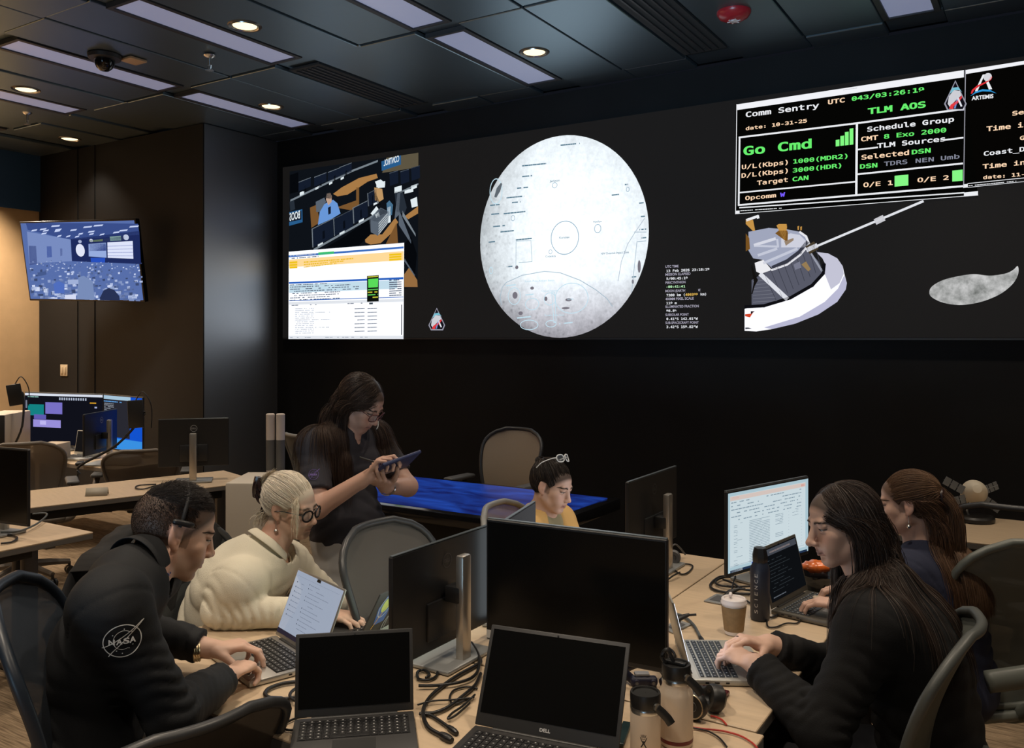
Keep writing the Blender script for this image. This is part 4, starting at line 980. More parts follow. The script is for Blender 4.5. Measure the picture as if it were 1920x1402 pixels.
pr(F, 0, .0, 1, .07, E((44, 38, 48), 1)); pr(F, .46, .955, .54, 1, M_ink); F.lay += 1
ic = E((60, 66, 78), 1); fade = E((116, 124, 140), 1)
for k in range(8): pr(F, .07, .82 - .075 * k, .085, .838 - .075 * k, ic); prow(F, .10, .822 - .075 * k, .24, .008, fade, 500 + k, .9)
for k in range(12): y = .86 - .062 * k; pr(F, .34, y, .352, y + .02, ic) if k % 3 != 2 else None; prow(F, .37, y + .004, .37 + .2 + .3 * ((k * 7) % 5) / 5, .008, fade, 520 + k, .95)
pr(F, .05, .925, .96, .928, fade); F.obj('page', l1)
l2, F, _, B = laptop('small dark laptop with a blank screen, bottom centre left', -1.425, 1.550, RAD(42), .296, .205, 104, M_char, M_key, None, .009, chin=.020)
l3, F, _, B = laptop('large dark laptop with a blank screen, bottom centre, in front of the big black screen', -1.004, 1.652, RAD(9.6), .365, .245, 116, M_char, M_key, None, .010, chin=.030, numpad=True)
B.text2('DELL', -.0135, -.004, .0135, .0075, mat('logo_white', (.6, .6, .6), .4), 'sans', .03); B.obj('maker_mark', l3)
l4, F, _, _ = laptop('silver laptop with dark keys under the hands of the woman in black fleece', -.835, 2.487, RAD(119.4), .325, .225, 104, M_silver, M_keyb, E((225, 232, 245), 2.6, True), .010)
l5, F, _, _ = laptop('dark screened laptop behind the navy bottle, before the lit document monitor', -.705, 3.165, RAD(81), .315, .215, 104, mat('pewter_shell', (.14, .13, .11), .4, metal=.5), M_keyb, E((13, 15, 18), 1.0), .010)
pr(F, .02, .86, .98, .98, E((66, 70, 78))); F.lay += 1
for k in range(10): prow(F, .08, .76 - .065 * k, .5 + .3 * (k % 3) / 3, .012, E((44, 50, 54)), 600 + k, .9)
prow(F, .2, .90, .8, .03, E((120, 110, 110)), 640); prow(F, .05, .06, .4, .02, E((90, 96, 104)), 641); F.obj('page', l5)
l6, F, G, _ = laptop('dark laptop with outlined stickers on its lid, beside the nearest monitor back', -1.915, 2.085, RAD(-84), .315, .22, 118, M_char, M_key, E((220, 235, 215), 1.6, True), .010)
ln, gn = mat('sticker_line', (.55, .57, .56), .5), mat('sticker_green', (.50, .58, .16), .5); bl = mat('sticker_blue', (.05, .12, .35), .5)
gw, gh = G.w, G.h
G.poly2([(-.115, -.02), (-.06, -.02), (-.05, .085), (-.10, .10), (-.13, .05)], bl); G.lay += 1
G.disc2((-.09, .05), .022, .028, gn, 20); G.ring2((-.092, .045), .030, .040, .003, ln, 24); G.line2([(-.12, -.03), (-.06, .09)], .004, mat('sticker_orange', (.65, .35, .05), .5))
G.poly2([(-.15, -.09), (.14, -.09), (.14, -.05), (-.15, -.06)], mat('sticker_pale', (.45, .50, .46), .5)); G.lay += 1
for c_, a_, b_ in (((-.03, -.04), .024, .034), ((.07, -.03), .026, .045), ((.08, -.03), .018, .034)): G.ring2(c_, a_, b_, .0028, ln, 26)
G.line2([(.02, -.08), (.06, .05), (.10, .0), (.12, -.08)], .003, ln); G.line2([(.0, .09), (.12, .02)], .003, ln); G.line2([(-.04, .09), (-.04, -.08)], .002, ln); G.obj('stickers', l6)
l7, F, _, _ = laptop('dark laptop in front of the woman in the yellow cardigan', -1.66, 3.02, RAD(-78), .315, .215, 128, mat('blue_grey_shell', (.06, .075, .085), .3, metal=.6), M_key, E((220, 230, 240), 1.6, True), .010)
l8, F, _, _ = laptop('small dark laptop showing a white moon, on the far left desk', -6.62, 3.97, RAD(8), .30, .20, 100, M_silver, M_key, E((22, 20, 20), 1), .008)
F.disc2((0, -.0), .045, .062, E((200, 226, 220), .9), 24); F.obj('moon_page', l8)

# ---------------------------------------------------------------- touch table
def touch_mat():
    m = bpy.data.materials.new('blue_touch_surface'); m.use_nodes = True; nt = m.node_tree; b = nt.nodes['Principled BSDF']; N = nt.nodes.new; lk = nt.links.new
    tc = N('ShaderNodeTexCoord'); mp = N('ShaderNodeMapping'); mp.inputs['Scale'].default_value = (1, 2.4, 1); n = N('ShaderNodeTexNoise'); n.inputs['Scale'].default_value = 2.2; n.inputs['Detail'].default_value = 5; n.inputs['Distortion'].default_value = 1.2
    lk(tc.outputs['Object'], mp.inputs[0]); lk(mp.outputs[0], n.inputs['Vector'])
    r = N('ShaderNodeValToRGB'); r.color_ramp.elements[0].position = .3; r.color_ramp.elements[0].color = (.006, .010, .12, 1); r.color_ramp.elements[1].position = .75; r.color_ramp.elements[1].color = (.02, .10, .62, 1)
    lk(n.outputs['Fac'], r.inputs[0]); b.inputs['Base Color'].default_value = (.004, .004, .006, 1); b.inputs['Roughness'].default_value = .14; lk(r.outputs[0], b.inputs['Emission Color']); b.inputs['Emission Strength'].default_value = .62; m.cycles.emission_sampling = 'FRONT'; return m
tt = thing('touch_table', 'low touch table with a glowing blue surface in front of the black wall', 'table', (-3.10, 4.20, 0), 0)
obj('display', MB().box((0, 0, .752), (1.74, .80, .004)), touch_mat(), tt)
m = MB().box((0, 0, .715), (1.86, .92, .07), .012, 2); obj('rim', m, M_gloss, tt)
obj('body', MB().box((0, 0, .45), (1.2, .5, .5), .02, 2), M_tray, tt)
for sx in (-1, 1): obj('foot', MB().box((sx * .5, 0, .10), (.12, .7, .2), .02, 2), M_tray, tt)
# ================================================================== people: implicit-surface bodies, grown to one continuous skin
V3 = lambda *a: np.array(a, dtype=np.float32)
def axis(lo, hi, fine, cs):
    out = [lo]; x = lo
    while x < hi:
        st = cs
        for a, b, fs in fine:
            if a <= x <= b: st = min(st, fs)
            elif a - cs < x < a: st = min(st, max(a - x + 1e-4, fs))
        x += st; out.append(x)
    return np.array(out, np.float32)
class SDF:
    def __init__(s, lo, hi, cs, fine=()):
        s.ax = [axis(lo[i], hi[i], [(c[i] - r, c[i] + r, fs) for c, r, fs in fine], cs) for i in range(3)]
        s.f = np.full([len(a) for a in s.ax], .08, np.float32)
    def win(s, lo, hi):
        sl = []; co = []
        for i in range(3):
            a = int(np.searchsorted(s.ax[i], lo[i])); b = int(np.searchsorted(s.ax[i], hi[i]))
            if b <= a: return None, None
            sl.append(slice(a, b)); sh = [1, 1, 1]; sh[i] = b - a; co.append(s.ax[i][a:b].reshape(sh))
        return tuple(sl), co
    def mix(s, sl, d, k, op):
        f = s.f[sl]
        if op == '-': d = -d; h = np.maximum(k - np.abs(f - d), 0) / k; s.f[sl] = np.maximum(f, d) + h * h * k * .25
        else: h = np.maximum(k - np.abs(f - d), 0) / k; s.f[sl] = np.minimum(f, d) - h * h * k * .25
    def ell(s, c, r, R=None, k=.012, op='+', off=0.):
        c = np.asarray(c, np.float32); r = np.asarray(r, np.float32) + off; m = float(r.max()) + k + .03
        sl, co = s.win(c - m, c + m)
        if sl is None: return
        d = [co[i] - c[i] for i in range(3)]
        q = d if R is None else [d[0] * R[0][i] + d[1] * R[1][i] + d[2] * R[2][i] for i in range(3)]
        a = sum((q[i] / r[i]) ** 2 for i in range(3)); b = sum((q[i] / r[i] ** 2) ** 2 for i in range(3))
        k0 = np.sqrt(a); s.mix(sl, (k0 * (k0 - 1) / np.sqrt(b + 1e-9)).astype(np.float32), k, op)
    def cone(s, a, b, ra, rb, k=.012, op='+', off=0., flat=None, ff=1.):
        a = np.asarray(a, np.float32); b = np.asarray(b, np.float32); ra += off; rb += off; m = max(ra, rb) + k + .03
        sl, co = s.win(np.minimum(a, b) - m, np.maximum(a, b) + m)
        if sl is None: return
        ba = b - a; L2 = float(ba @ ba) + 1e-9; d = [co[i] - a[i] for i in range(3)]
        t = np.clip((d[0] * ba[0] + d[1] * ba[1] + d[2] * ba[2]) / L2, 0, 1)
        w_ = [d[i] - t * ba[i] for i in range(3)]
        if flat is not None:
            n = np.asarray(flat, np.float32); q = (w_[0] * n[0] + w_[1] * n[1] + w_[2] * n[2]) * (ff - 1); w_ = [w_[i] + q * n[i] for i in range(3)]
        s.mix(sl, np.sqrt(w_[0] ** 2 + w_[1] ** 2 + w_[2] ** 2) - (ra + (rb - ra) * t), k, op)
    def cut(s, c, n, rad):
        """flat end: keep what lies behind the plane, within rad of c"""
        c = np.asarray(c, np.float32); n = np.asarray(n, np.float32); n = n / np.linalg.norm(n); sl, co = s.win(c - rad, c + rad)
        if sl is None: return
        d = [co[i] - c[i] for i in range(3)]; q = d[0] * n[0] + d[1] * n[1] + d[2] * n[2]; r2 = d[0] ** 2 + d[1] ** 2 + d[2] ** 2
        s.f[sl] = np.where(r2 < rad * rad, np.maximum(s.f[sl], q), s.f[sl])
    def collar(s, a, b, ra, rb, th, k=.006):
        a = np.asarray(a, np.float32); b = np.asarray(b, np.float32); m = max(ra, rb) + .05
        sl, co = s.win(np.minimum(a, b) - m, np.maximum(a, b) + m)
        if sl is None: return
        ba = b - a; L = float(np.linalg.norm(ba)); ba = ba / L; d = [co[i] - a[i] for i in range(3)]; h = d[0] * ba[0] + d[1] * ba[1] + d[2] * ba[2]
        r = np.sqrt(np.maximum(d[0] ** 2 + d[1] ** 2 + d[2] ** 2 - h * h, 0)); t = np.clip(h / L, 0, 1)
        s.mix(sl, np.maximum(np.abs(r - (ra + (rb - ra) * t)) - th, np.maximum(-h, h - L)), k, '+')
    def groove(s, c, n, rad, wd=.004, depth=.004):
        """a seam: a fine channel where a plane meets the cloth"""
        c = np.asarray(c, np.float32); n = np.asarray(n, np.float32); n = n / np.linalg.norm(n); sl, co = s.win(c - rad, c + rad)
        if sl is None: return
        d = [co[i] - c[i] for i in range(3)]; q = d[0] * n[0] + d[1] * n[1] + d[2] * n[2]; r2 = d[0] ** 2 + d[1] ** 2 + d[2] ** 2
        s.f[sl] = s.f[sl] + np.where(r2 < rad * rad, depth * np.exp(-(q / wd) ** 2), 0).astype(np.float32)
    def wrinkle(s, amp, seed, scale=(1, 1, 1), lam=.08):
        """soft uneven swells of loose cloth"""
        r = np.random.RandomState(seed); W3 = [s.ax[i].reshape([-1 if j == i else 1 for j in range(3)]) for i in range(3)]; X, Y, Z = [W3[i] * scale[i] for i in range(3)]; n = 0
        for k in range(4):
            v = r.normal(size=3); v /= np.linalg.norm(v); L = lam * r.uniform(.7, 1.6); v2 = r.normal(size=3) * 2 * pi / (lam * 2.5)
            w_ = np.sin(X * v2[0] + Y * v2[1] + Z * v2[2] + r.uniform(0, 6)); n = n + np.sin((X * v[0] + Y * v[1] + Z * v[2]) * 2 * pi / L + 1.1 * w_ + r.uniform(0, 6))
        s.f = s.f + (amp * n * .35).astype(np.float32)
    def folds(s, a, b, rad, amp, lam, seed, peak=1., wid=.5, slant=.45, side=(0, 0, 1)):
        """folds that run round a limb or trunk from a to b: rounded ridges with sharp valleys, strongest near peak (0..1 along it)"""
        a = np.asarray(a, np.float32); b = np.asarray(b, np.float32); m = rad + .03; sl, co = s.win(np.minimum(a, b) - m, np.maximum(a, b) + m)
        if sl is None: return
        r = np.random.RandomState(seed); ba = b - a; L = float(np.linalg.norm(ba)); ax_ = ba / L; e1 = unit(np.cross(ax_, side)); e2 = np.cross(ax_, e1); d = [co[i] - a[i] for i in range(3)]
        u = d[0] * ax_[0] + d[1] * ax_[1] + d[2] * ax_[2]; p = d[0] * e1[0] + d[1] * e1[1] + d[2] * e1[2]; q = d[0] * e2[0] + d[1] * e2[1] + d[2] * e2[2]; th = np.arctan2(q, p); rr_ = np.sqrt(p * p + q * q)
        n = .5 * np.sin(2 * th + r.uniform(0, 6) + 9 * u) + .35 * np.sin(3 * th + r.uniform(0, 6) - 14 * u); ph = pi * (u / lam + slant * np.sin(th + r.uniform(0, 6)) + .55 * n); prof = np.abs(np.sin(ph)) ** .8 - .62
        m1 = .55 + .45 * np.sin(2 * th + r.uniform(0, 6) + 6 * u); t = u / L; win = np.exp(-((t - peak) / wid) ** 2) * np.clip((t + .12) / .15, 0, 1) * np.clip((1.12 - t) / .15, 0, 1) * np.clip((rad - rr_) / .02, 0, 1)
        s.f[sl] = s.f[sl] - (amp * prof * m1 * win).astype(np.float32)
    def mesh(s):
        f = s.f; f[0] = f[-1] = .05; f[:, 0] = f[:, -1] = .05; f[:, :, 0] = f[:, :, -1] = .05
        ins = f < 0; c = np.zeros([n - 1 for n in f.shape], np.uint8)
        for i in (0, 1):
            for j in (0, 1):
                for k in (0, 1): c += ins[i:c.shape[0] + i, j:c.shape[1] + j, k:c.shape[2] + k]
        act = (c > 0) & (c < 8); ids = np.full(c.shape, -1, np.int32); I, J, K = np.nonzero(act); n = len(I); ids[I, J, K] = np.arange(n)
        acc = np.zeros((n, 3), np.float64); cnt = np.zeros(n)
        ax = s.ax
        for a in range(3):
            o = [x for x in range(3) if x != a]
            for p in (0, 1):
                for q in (0, 1):
                    A = [I, J, K]; A[o[0]] = A[o[0]] + p; A[o[1]] = A[o[1]] + q; B = list(A); B[a] = B[a] + 1
                    fa = f[tuple(A)]; fb = f[tuple(B)]; m = (fa < 0) != (fb < 0); t = np.where(m, fa / np.where(m, fa - fb, 1), 0)
                    pos = np.stack([ax[i][A[i]] for i in range(3)], 1).astype(np.float64); pos[:, a] += t * (ax[a][B[a]] - ax[a][A[a]])
                    acc += pos * m[:, None]; cnt += m
        V = acc / cnt[:, None]; Q = []
        for a in range(3):
            b, cc = (a + 1) % 3, (a + 2) % 3
            lo = [slice(None)] * 3; hi = [slice(None)] * 3; lo[a] = slice(0, -1); hi[a] = slice(1, None)
            E_ = np.nonzero(ins[tuple(lo)] != ins[tuple(hi)]); E_ = [e for e in E_]; inside = ins[tuple(E_)]
            def cell(db, dc):
                g = list(E_); g[b] = g[b] + db; g[cc] = g[cc] + dc; return ids[tuple(g)]
            q = np.stack([cell(-1, -1), cell(0, -1), cell(0, 0), cell(-1, 0)], 1); q[~inside] = q[~inside][:, ::-1]; Q.append(q)
        Q = np.concatenate(Q); return V, Q[(Q >= 0).all(1)]
def np_mesh(name, V, Q, mats, parent=None, base=None, tint=None, loc=None):
    me = bpy.data.meshes.new(name); V = np.asarray(V, np.float32)
    if base is not None: V = V - np.array(base, np.float32)
    nq = len(Q); k = Q.shape[1]; me.vertices.add(len(V)); me.vertices.foreach_set('co', V.ravel()); me.loops.add(nq * k); me.loops.foreach_set('vertex_index', Q.astype(np.int32).ravel())
    me.polygons.add(nq); me.polygons.foreach_set('loop_start', np.arange(0, nq * k, k, dtype=np.int32)); me.polygons.foreach_set('loop_total', np.full(nq, k, np.int32)); me.polygons.foreach_set('use_smooth', np.ones(nq, bool))
    for m in (mats if isinstance(mats, list) else [mats]): me.materials.append(m)
    me.update(calc_edges=True)
    if tint is not None:
        at = me.color_attributes.new('tint', 'FLOAT_COLOR', 'POINT'); at.data.foreach_set('color', np.concatenate([tint, np.ones((len(V), 1))], 1).astype(np.float32).ravel())
    o = bpy.data.objects.new(name, me); COL.objects.link(o)
    if parent: o.parent = parent
    if loc is not None: o.location = loc
    return o
def unit(v): v = np.asarray(v, float); return v / (np.linalg.norm(v) + 1e-12)
def fr(th): t = RAD(th); return np.array([sin(t), cos(t), 0.]), np.array([cos(t), -sin(t), 0.])
def rot(th, pitch=0, roll=0):
    return np.array(Matrix.Rotation(-RAD(th), 3, 'Z') @ Matrix.Rotation(-RAD(pitch), 3, 'X') @ Matrix.Rotation(RAD(roll), 3, 'Y'))
def ik(S, W_, l1, l2, hint):
    S, W_ = np.asarray(S, float), np.asarray(W_, float); d = W_ - S; L = np.linalg.norm(d)
    if L > (l1 + l2) * .985: k = L / ((l1 + l2) * .985); l1 *= k; l2 *= k
    x = (l1 * l1 - l2 * l2 + L * L) / (2 * L); h = math.sqrt(max(l1 * l1 - x * x, 0)); u = d / L; hp = np.asarray(hint, float); hp = unit(hp - u * (hp @ u)); return S + u * x + hp * h

def head(sd, c, R, g):
    """skull, face and ears in head coordinates (x right, y forward, z up; ear level at 0)"""
    k_ = g.get('size', 1.)
    T = lambda x, y, z: np.asarray(c) + R @ (np.array([x, y, z]) * k_)
    e = lambda p, r, k=.014, op='+', RR=None: sd.ell(T(*p), np.array(r) * k_, R if RR is None else RR, k, op)
    co = lambda a, b, ra, rb, k=.012, op='+': sd.cone(T(*a), T(*b), ra * k_, rb * k_, k, op)
    j = g.get('jaw', 1.); n = g.get('nose', 1.)
    e((0, -.018, .034), (.073, .095, .089), .02); e((0, .028, .05), (.062, .062, .056), .02); e((0, .032, -.02), (.056 * j, .058, .074), .02)
    e((0, .03, -.062), (.047 * j, .054, .036), .02); e((0, .070, -.088), (.019 * j, .018, .017), .02)
    for s in (-1, 1):
        co((s * .054 * j, -.002, -.044), (s * .016, .070, -.090), .014, .011, .022); e((s * .040, .058, -.014), (.022, .024, .022), .02); e((s * .03, .07, -.045), (.022, .02, .024), .02)
    co((-.034, .082, .030), (.034, .082, .030), .0105, .0105, .012)
    for s in (-1, 1): e((s * .031, .1005, .012), (.016, .0105, .0095), .014, '-')
    co((0, .086, .026), (0, .087 + .022 * n, -.022), .0092, .0108, .012); e((0, .086 + .025 * n, -.025), (.0125, .0125, .0105), .006)
    for s in (-1, 1): e((s * .0125, .084 + .018 * n, -.030), (.0075, .011, .0075), .006)
    for s in (-1, 1): e((s * .006, .088 + .022 * n, -.0365), (.0032, .005, .003), .003, '-')
    e((0, .082, -.047), (.026, .016, .016), .012)
    for s in (-1, 1):
        co((0, .0975, -.0530), (s * .023, .087, -.0575), .0052, .0028, .004); co((0, .0960, -.0645), (s * .022, .087, -.0595), .0060, .0028, .004)
    co((-.022, .094, -.0588), (.022, .094, -.0588), .0016, .0016, .003, '-'); e((0, .096, -.0755), (.020, .010, .005), .008, '-')
    for s in (-1, 1):
        e((s * .031, .0765, .0125), (.0128, .0125, .0125), .002); e((s * .031, .0772, .0198), (.0168, .0142, .0088), .003); e((s * .031, .0768, .0030), (.0155, .0132, .0048), .004)
        Re = R @ np.array(Matrix.Rotation(RAD(12), 3, 'X') @ Matrix.Rotation(RAD(s * 18), 3, 'Z'))
        e((s * .074, -.012, .002), (.0075, .0185, .0310), .006, '+', Re); e((s * .0815, -.008, .006), (.0055, .0105, .0185), .004, '-', Re); e((s * .0745, -.003, -.004), (.0050, .005, .009), .003, '+', Re); e((s * .072, -.002, -.024), (.0065, .009, .0085), .005, '+', Re)
def skin_tint(V, c, R, g):
    k_ = g.get('size', 1.); q = (V - np.asarray(c)) @ R / k_; x, y, z = q.T; base = np.array(g['skin']); t = np.tile(base, (len(V), 1)); ax_ = np.abs(x); ss = lambda a, b, v: np.clip((v - a) / (b - a), 0, 1)
    def put(m, col):
        nonlocal t
        t = t * (1 - m[:, None]) + np.array(col) * m[:, None]
    inhead = (np.abs(x) < .11) & (y > -.13) & (z > -.12) & (z < .15); front = inhead & (y > .05)
    put(front * np.exp(-((ax_ - .042) / .016) ** 2 - ((z + .018) / .018) ** 2) * .35, base * np.array([1.05, .72, .66])); put(front * np.exp(-(x / .014) ** 2 - ((z + .025) / .012) ** 2) * .35, base * np.array([1.05, .72, .66]))
    put(inhead * (ax_ > .068) * (y < .02) * .25, base * np.array([1.1, .7, .62]))
    lip = front * (ax_ < .0235) * np.exp(-(((z + .0588 + 0.0006 * 0) / .0098) ** 4)) * ss(.082, .088, y); put(lip * .75, g.get('lip', base * np.array([.85, .50, .46])))
    put(front * (ax_ < .021) * np.exp(-((z + .0588) / .0016) ** 2) * .8, base * .25)
    bz = .0335 - ((ax_ - .030) / .022) ** 2 * .006; put(front * ss(.010, .014, ax_) * (1 - ss(.046, .052, ax_)) * np.exp(-((z - bz) / .0042) ** 2) * g.get('browk', .8), g['brow'])
    ex = (ax_ - .031); er = np.sqrt(ex ** 2 + (y - .0765) ** 2 + (z - .0125) ** 2); vis = front * (er < .0134) * (z < .0118) * (z > .0062); put(vis * 1., (.62, .58, .54)); put(vis * (np.abs(ex) < .0055), (.04, .028, .02))
    put(front * (np.abs(ex) < .015) * (y > .07) * np.exp(-((z - .0108) / .0023) ** 2) * .9, (.015, .01, .01)); put(front * (np.abs(ex) < .013) * (y > .07) * np.exp(-((z - .0058) / .0014) ** 2) * .4, base * .4)
    if 'scalp' in g:
        hl = inhead * ss(-.012, .012, z - (y - .012)) * ss(-.062, -.035, z - .0 * y) * (1 - ss(.066, .072, ax_) * (np.abs(z) < .034) * (y > -.035)); put(hl * g.get('scalpk', .9), g['scalp'])
        sb = inhead * (y < .028) * (y > .005) * (ax_ > .05) * (z < .03) * (z > -.02); put(sb * g.get('scalpk', .9) * .5, g['scalp'])
    if 'beard' in g: put(inhead * (y > .0) * ss(.03, .042, -z) * (1 - lip) * .30, g['beard'])
    return t
def hand(sd, w_, f, n, side, curl=(18, 38, 24), spread=6, sc=1., fan=None, thumb=None, fdir=None):
    """side +1 right, -1 left; f wrist->knuckles, n palm normal; each finger bends toward n"""
    w_ = np.asarray(w_, float); f = unit(f); n = np.asarray(n, float); n = unit(n - f * (n @ f)); s = np.cross(f, n) * side; R = np.stack([s, f, n], 1)
    sd.cone(w_ - f * .035, w_ + f * .012, .0255 * sc, .026 * sc, .012, flat=n, ff=1.28)
    sd.ell(w_ + f * .052 * sc, np.array([.039, .054, .0145]) * sc, R, .012); sd.cone(w_ + f * .086 * sc + s * .028 * sc, w_ + f * .078 * sc - s * .031 * sc, .0105 * sc, .0095 * sc, .008); sd.ell(w_ + f * .035 * sc + s * .022 * sc + n * .008 * sc, np.array([.018, .032, .013]) * sc, R, .01)
    L = ((.043, .025, .021), (.047, .029, .022), (.043, .027, .021), (.034, .021, .019)); B = ((.089, .0275), (.0935, .0085), (.088, -.011), (.079, -.029)); rad = (.0089, .0092, .0087, .0077)
    for i in range(4):
        cu = fan[i] if fan else curl; p = w_ + f * B[i][0] * sc + s * B[i][1] * sc; a0 = 0; sp = RAD(spread * (1.5 - i) * .5)
        sd.cone(p - f * .02 * sc, p, .009 * sc, rad[i] * 1.06 * sc, .007)
        for j in range(3):
            a0 += RAD(cu[j]); d = (f * cos(sp) + s * sin(sp)) * cos(a0) + n * sin(a0); q = p + d * L[i][j] * sc; r0 = rad[i] * (1.0, .94, .86, .74)[j] * sc; r1 = rad[i] * (1.0, .94, .86, .74)[j + 1] * sc
            sd.cone(p, q, r0, r1, .003 if j else .004); p = q
    t = thumb or (.62, .62, .45); p = w_ + f * .020 * sc + s * .026 * sc + n * .006 * sc; q = p + unit(f * .62 + s * .72 + n * .25) * .040 * sc; sd.cone(p, q, .0145 * sc, .0115 * sc, .010); d = unit(f * t[0] + s * t[1] + n * t[2]); p2 = q + d * .033 * sc; sd.cone(q, p2, .0112 * sc, .0098 * sc, .004); d = unit(f * (t[0] + .25) + s * (t[1] - .25) + n * t[2]); sd.cone(p2, p2 + d * .026 * sc, .0098 * sc, .0078 * sc, .003)

class Body:
    """joints in room coordinates"""
    def __init__(b, hd, hth, hp, hr, N, pel, th, sw=.185, hunch=.03, sdrop=.055, sfwd=(0, 0), srz=(0, 0), g=None, bulk=1.):
        b.hc = np.array(hd, float); b.R = rot(hth, hp, hr); b.N = np.array(N, float); b.P = np.array(pel, float); b.f, b.r = fr(th); b.g = g; b.bulk = bulk
        b.up = unit(b.N - b.P); b.fw = unit(b.f - b.up * (b.f @ b.up)); b.C = b.P + (b.N - b.P) * .66 - b.fw * hunch; b.B = b.P + (b.N - b.P) * .30 - b.fw * hunch * .5
        b.S = {1: b.N - b.up * sdrop + b.r * sw + b.fw * sfwd[0] + np.array([0, 0, srz[0]]), -1: b.N - b.up * sdrop - b.r * sw + b.fw * sfwd[1] + np.array([0, 0, srz[1]])}
        b.RT = np.stack([b.r - b.up * (b.r @ b.up), b.fw, b.up], 1); b.RT[:, 0] = unit(b.RT[:, 0]); b.E = {}; b.W = {}; b.legs = None
    def arm(b, s, W_, hint, l1=.29, l2=.255):
        b.W[s] = np.array(W_, float); b.E[s] = ik(b.S[s], W_, l1, l2, hint)
    def torso(b, sd, off=0., fem=False, k=.05):
        q = b.bulk; tr, tz = getattr(b, 'trap', (.044, .01)); sd.ell(b.P, np.array([.160, .118, .115]) * q, b.RT, k, off=off); sd.ell(b.B, np.array([.140 if fem else .150, .108, .15]) * q, b.RT, k, off=off); sd.ell(b.C, np.array([.145 if fem else .160, .108, .165]) * q, b.RT, k, off=off)
        m = (b.S[1] + b.S[-1]) / 2
        for s in (1, -1):
            sd.cone(m, b.S[s] - b.RT[:, 0] * s * .03, .062 * q, .052 * q, k, off=off); sd.cone(b.N + b.up * tz, b.S[s] - b.RT[:, 0] * s * .05, tr, .046, k, off=off); sd.ell(b.S[s], np.array([.054, .056, .058]) * q, b.RT, .04, off=off)
            sd.cone(b.C + b.RT[:, 0] * s * .07, b.S[s], .07 * q, .05 * q, .04, off=off)
            if fem: sd.ell(b.C + b.fw * .072 + b.RT[:, 0] * s * .068 + b.up * .0, (.060, .052, .060), b.RT, .035, off=off)
    def arms(b, sd, off=0., to=1., sides=(1, -1), k=.03, el=None):
        for s in sides:
            if s not in b.E: continue
            S, E_, W_ = b.S[s], b.E[s], b.W[s]; e = el or 1.; sd.cone(S, S + (E_ - S) * e, .052 * b.bulk, (.052 - .010 * e) * b.bulk, k, off=off)
            if to > 0: sd.cone(E_, E_ + (W_ - E_) * to, .043 * b.bulk, (.043 - .014 * to) * b.bulk, .02, off=off)
    def neck(b, sd, r=.054, fem=False):
        a = b.N - b.up * .03; e = b.hc + b.R @ np.array([0, -.022, -.045]); sd.cone(a, e, r * 1.08, r, .03); sd.cone(b.hc + b.R @ np.array([0, .01, -.05]), a + b.fw * .02, .036, .045, .03)
    def bounds(b, pts, m=.22):
        p = np.array(pts); return p.min(0) - m, p.max(0) + m
def person(name, label, b, hands, legs=None, res=.0028, cs=.010, fem=False, neck_r=.054, mat_=None, hres=None):
    hres = hres or res; pts = [b.hc, b.P, b.N, b.S[1], b.S[-1]] + list(b.E.values()) + list(b.W.values()) + [h[0] + unit(h[1]) * .12 for h in hands.values()]
    lo, hi = b.bounds(pts, .20); lo[2] = max(lo[2], 0.0) if legs is None else 0.0
    fine = [(b.hc, .135, res)] + [(h[0] + unit(h[1]) * .07, .115, hres) for h in hands.values()]
    if legs:
        for L in legs:
            for p in L: lo = np.minimum(lo, p - .12); hi = np.maximum(hi, p + .12)
        lo[2] = -.005
    sd = SDF(lo, hi, cs, fine); b.torso(sd, 0, fem); b.arms(sd)
    if legs:
        for H, K, A, T in legs: sd.cone(H, K, .082, .056, .03); sd.cone(K, A, .054, .036, .02); sd.cone(A - np.array([0, 0, .035]), T, .036, .030, .02)
    b.neck(sd, neck_r); head(sd, b.hc, b.R, b.g)
    for s, h in hands.items(): hand(sd, h[0], h[1], h[2], s, **(h[3] if len(h) > 3 else {}))
    V, Q = sd.mesh(); base = (float(b.P[0]), float(b.P[1]), 0.)
    o = np_mesh(name, V, Q, mat_, None, base, skin_tint(V, b.hc, b.R, b.g), base); tag(o, label, 'person'); b.base = base; b.o = o; return o
def garment(b, name, m, parts, cs=.0075, lo=None, hi=None, wr=(.003, 1, (1, 1, 1), .09), post=None):
    pts = [b.P, b.N, b.S[1], b.S[-1]] + list(b.E.values()) + list(b.W.values()); l, h = b.bounds(pts, .19)
    if lo is not None: l = np.maximum(l, lo)
    if hi is not None: h = np.minimum(h, hi)
    sd = SDF(l, h, cs); parts(sd)
    if wr:
        am, sd_, sc, lam = wr; sd.wrinkle(am * .45, sd_, sc, lam * 1.3)
        for k in b.E: sd.folds(b.S[k], b.E[k], .105, am * 1.3, .040, sd_ + k + 20, .95, .75, .7); sd.folds(b.E[k], b.W[k], .09, am * 1.2, .032, sd_ + k + 30, .05, .75, .6)
        sd.folds(b.P - b.up * .05, b.C + b.up * .12, .26, am * 1.4, .062, sd_ + 40, .35, .60, .9)
    if post: post(sd)
    V, Q = sd.mesh(); return np_mesh(name, V, Q, m, b.o, b.base)
def sleeve_cut(b, sd, s, t, rad=.075, elbow=False):
    if elbow: c = b.S[s] + (b.E[s] - b.S[s]) * t; n = b.E[s] - b.S[s]
    else: c = b.E[s] + (b.W[s] - b.E[s]) * t; n = b.W[s] - b.E[s]
    sd.cut(c, n, rad)
def leg_set(b, th, seat=.47, knee=.46, foot=.0, spread=.10, reach=.42):
    f, r = fr(th); out = []
    for s in (1, -1):
        H = b.P + r * s * .085 - np.array([0, 0, .02]); K = b.P + f * reach + r * s * spread; K[2] = knee + .04; A = K + f * foot; A[2] = .09; T = A + f * .16; T[2] = .035; out.append((H, K, A, T))
    return out
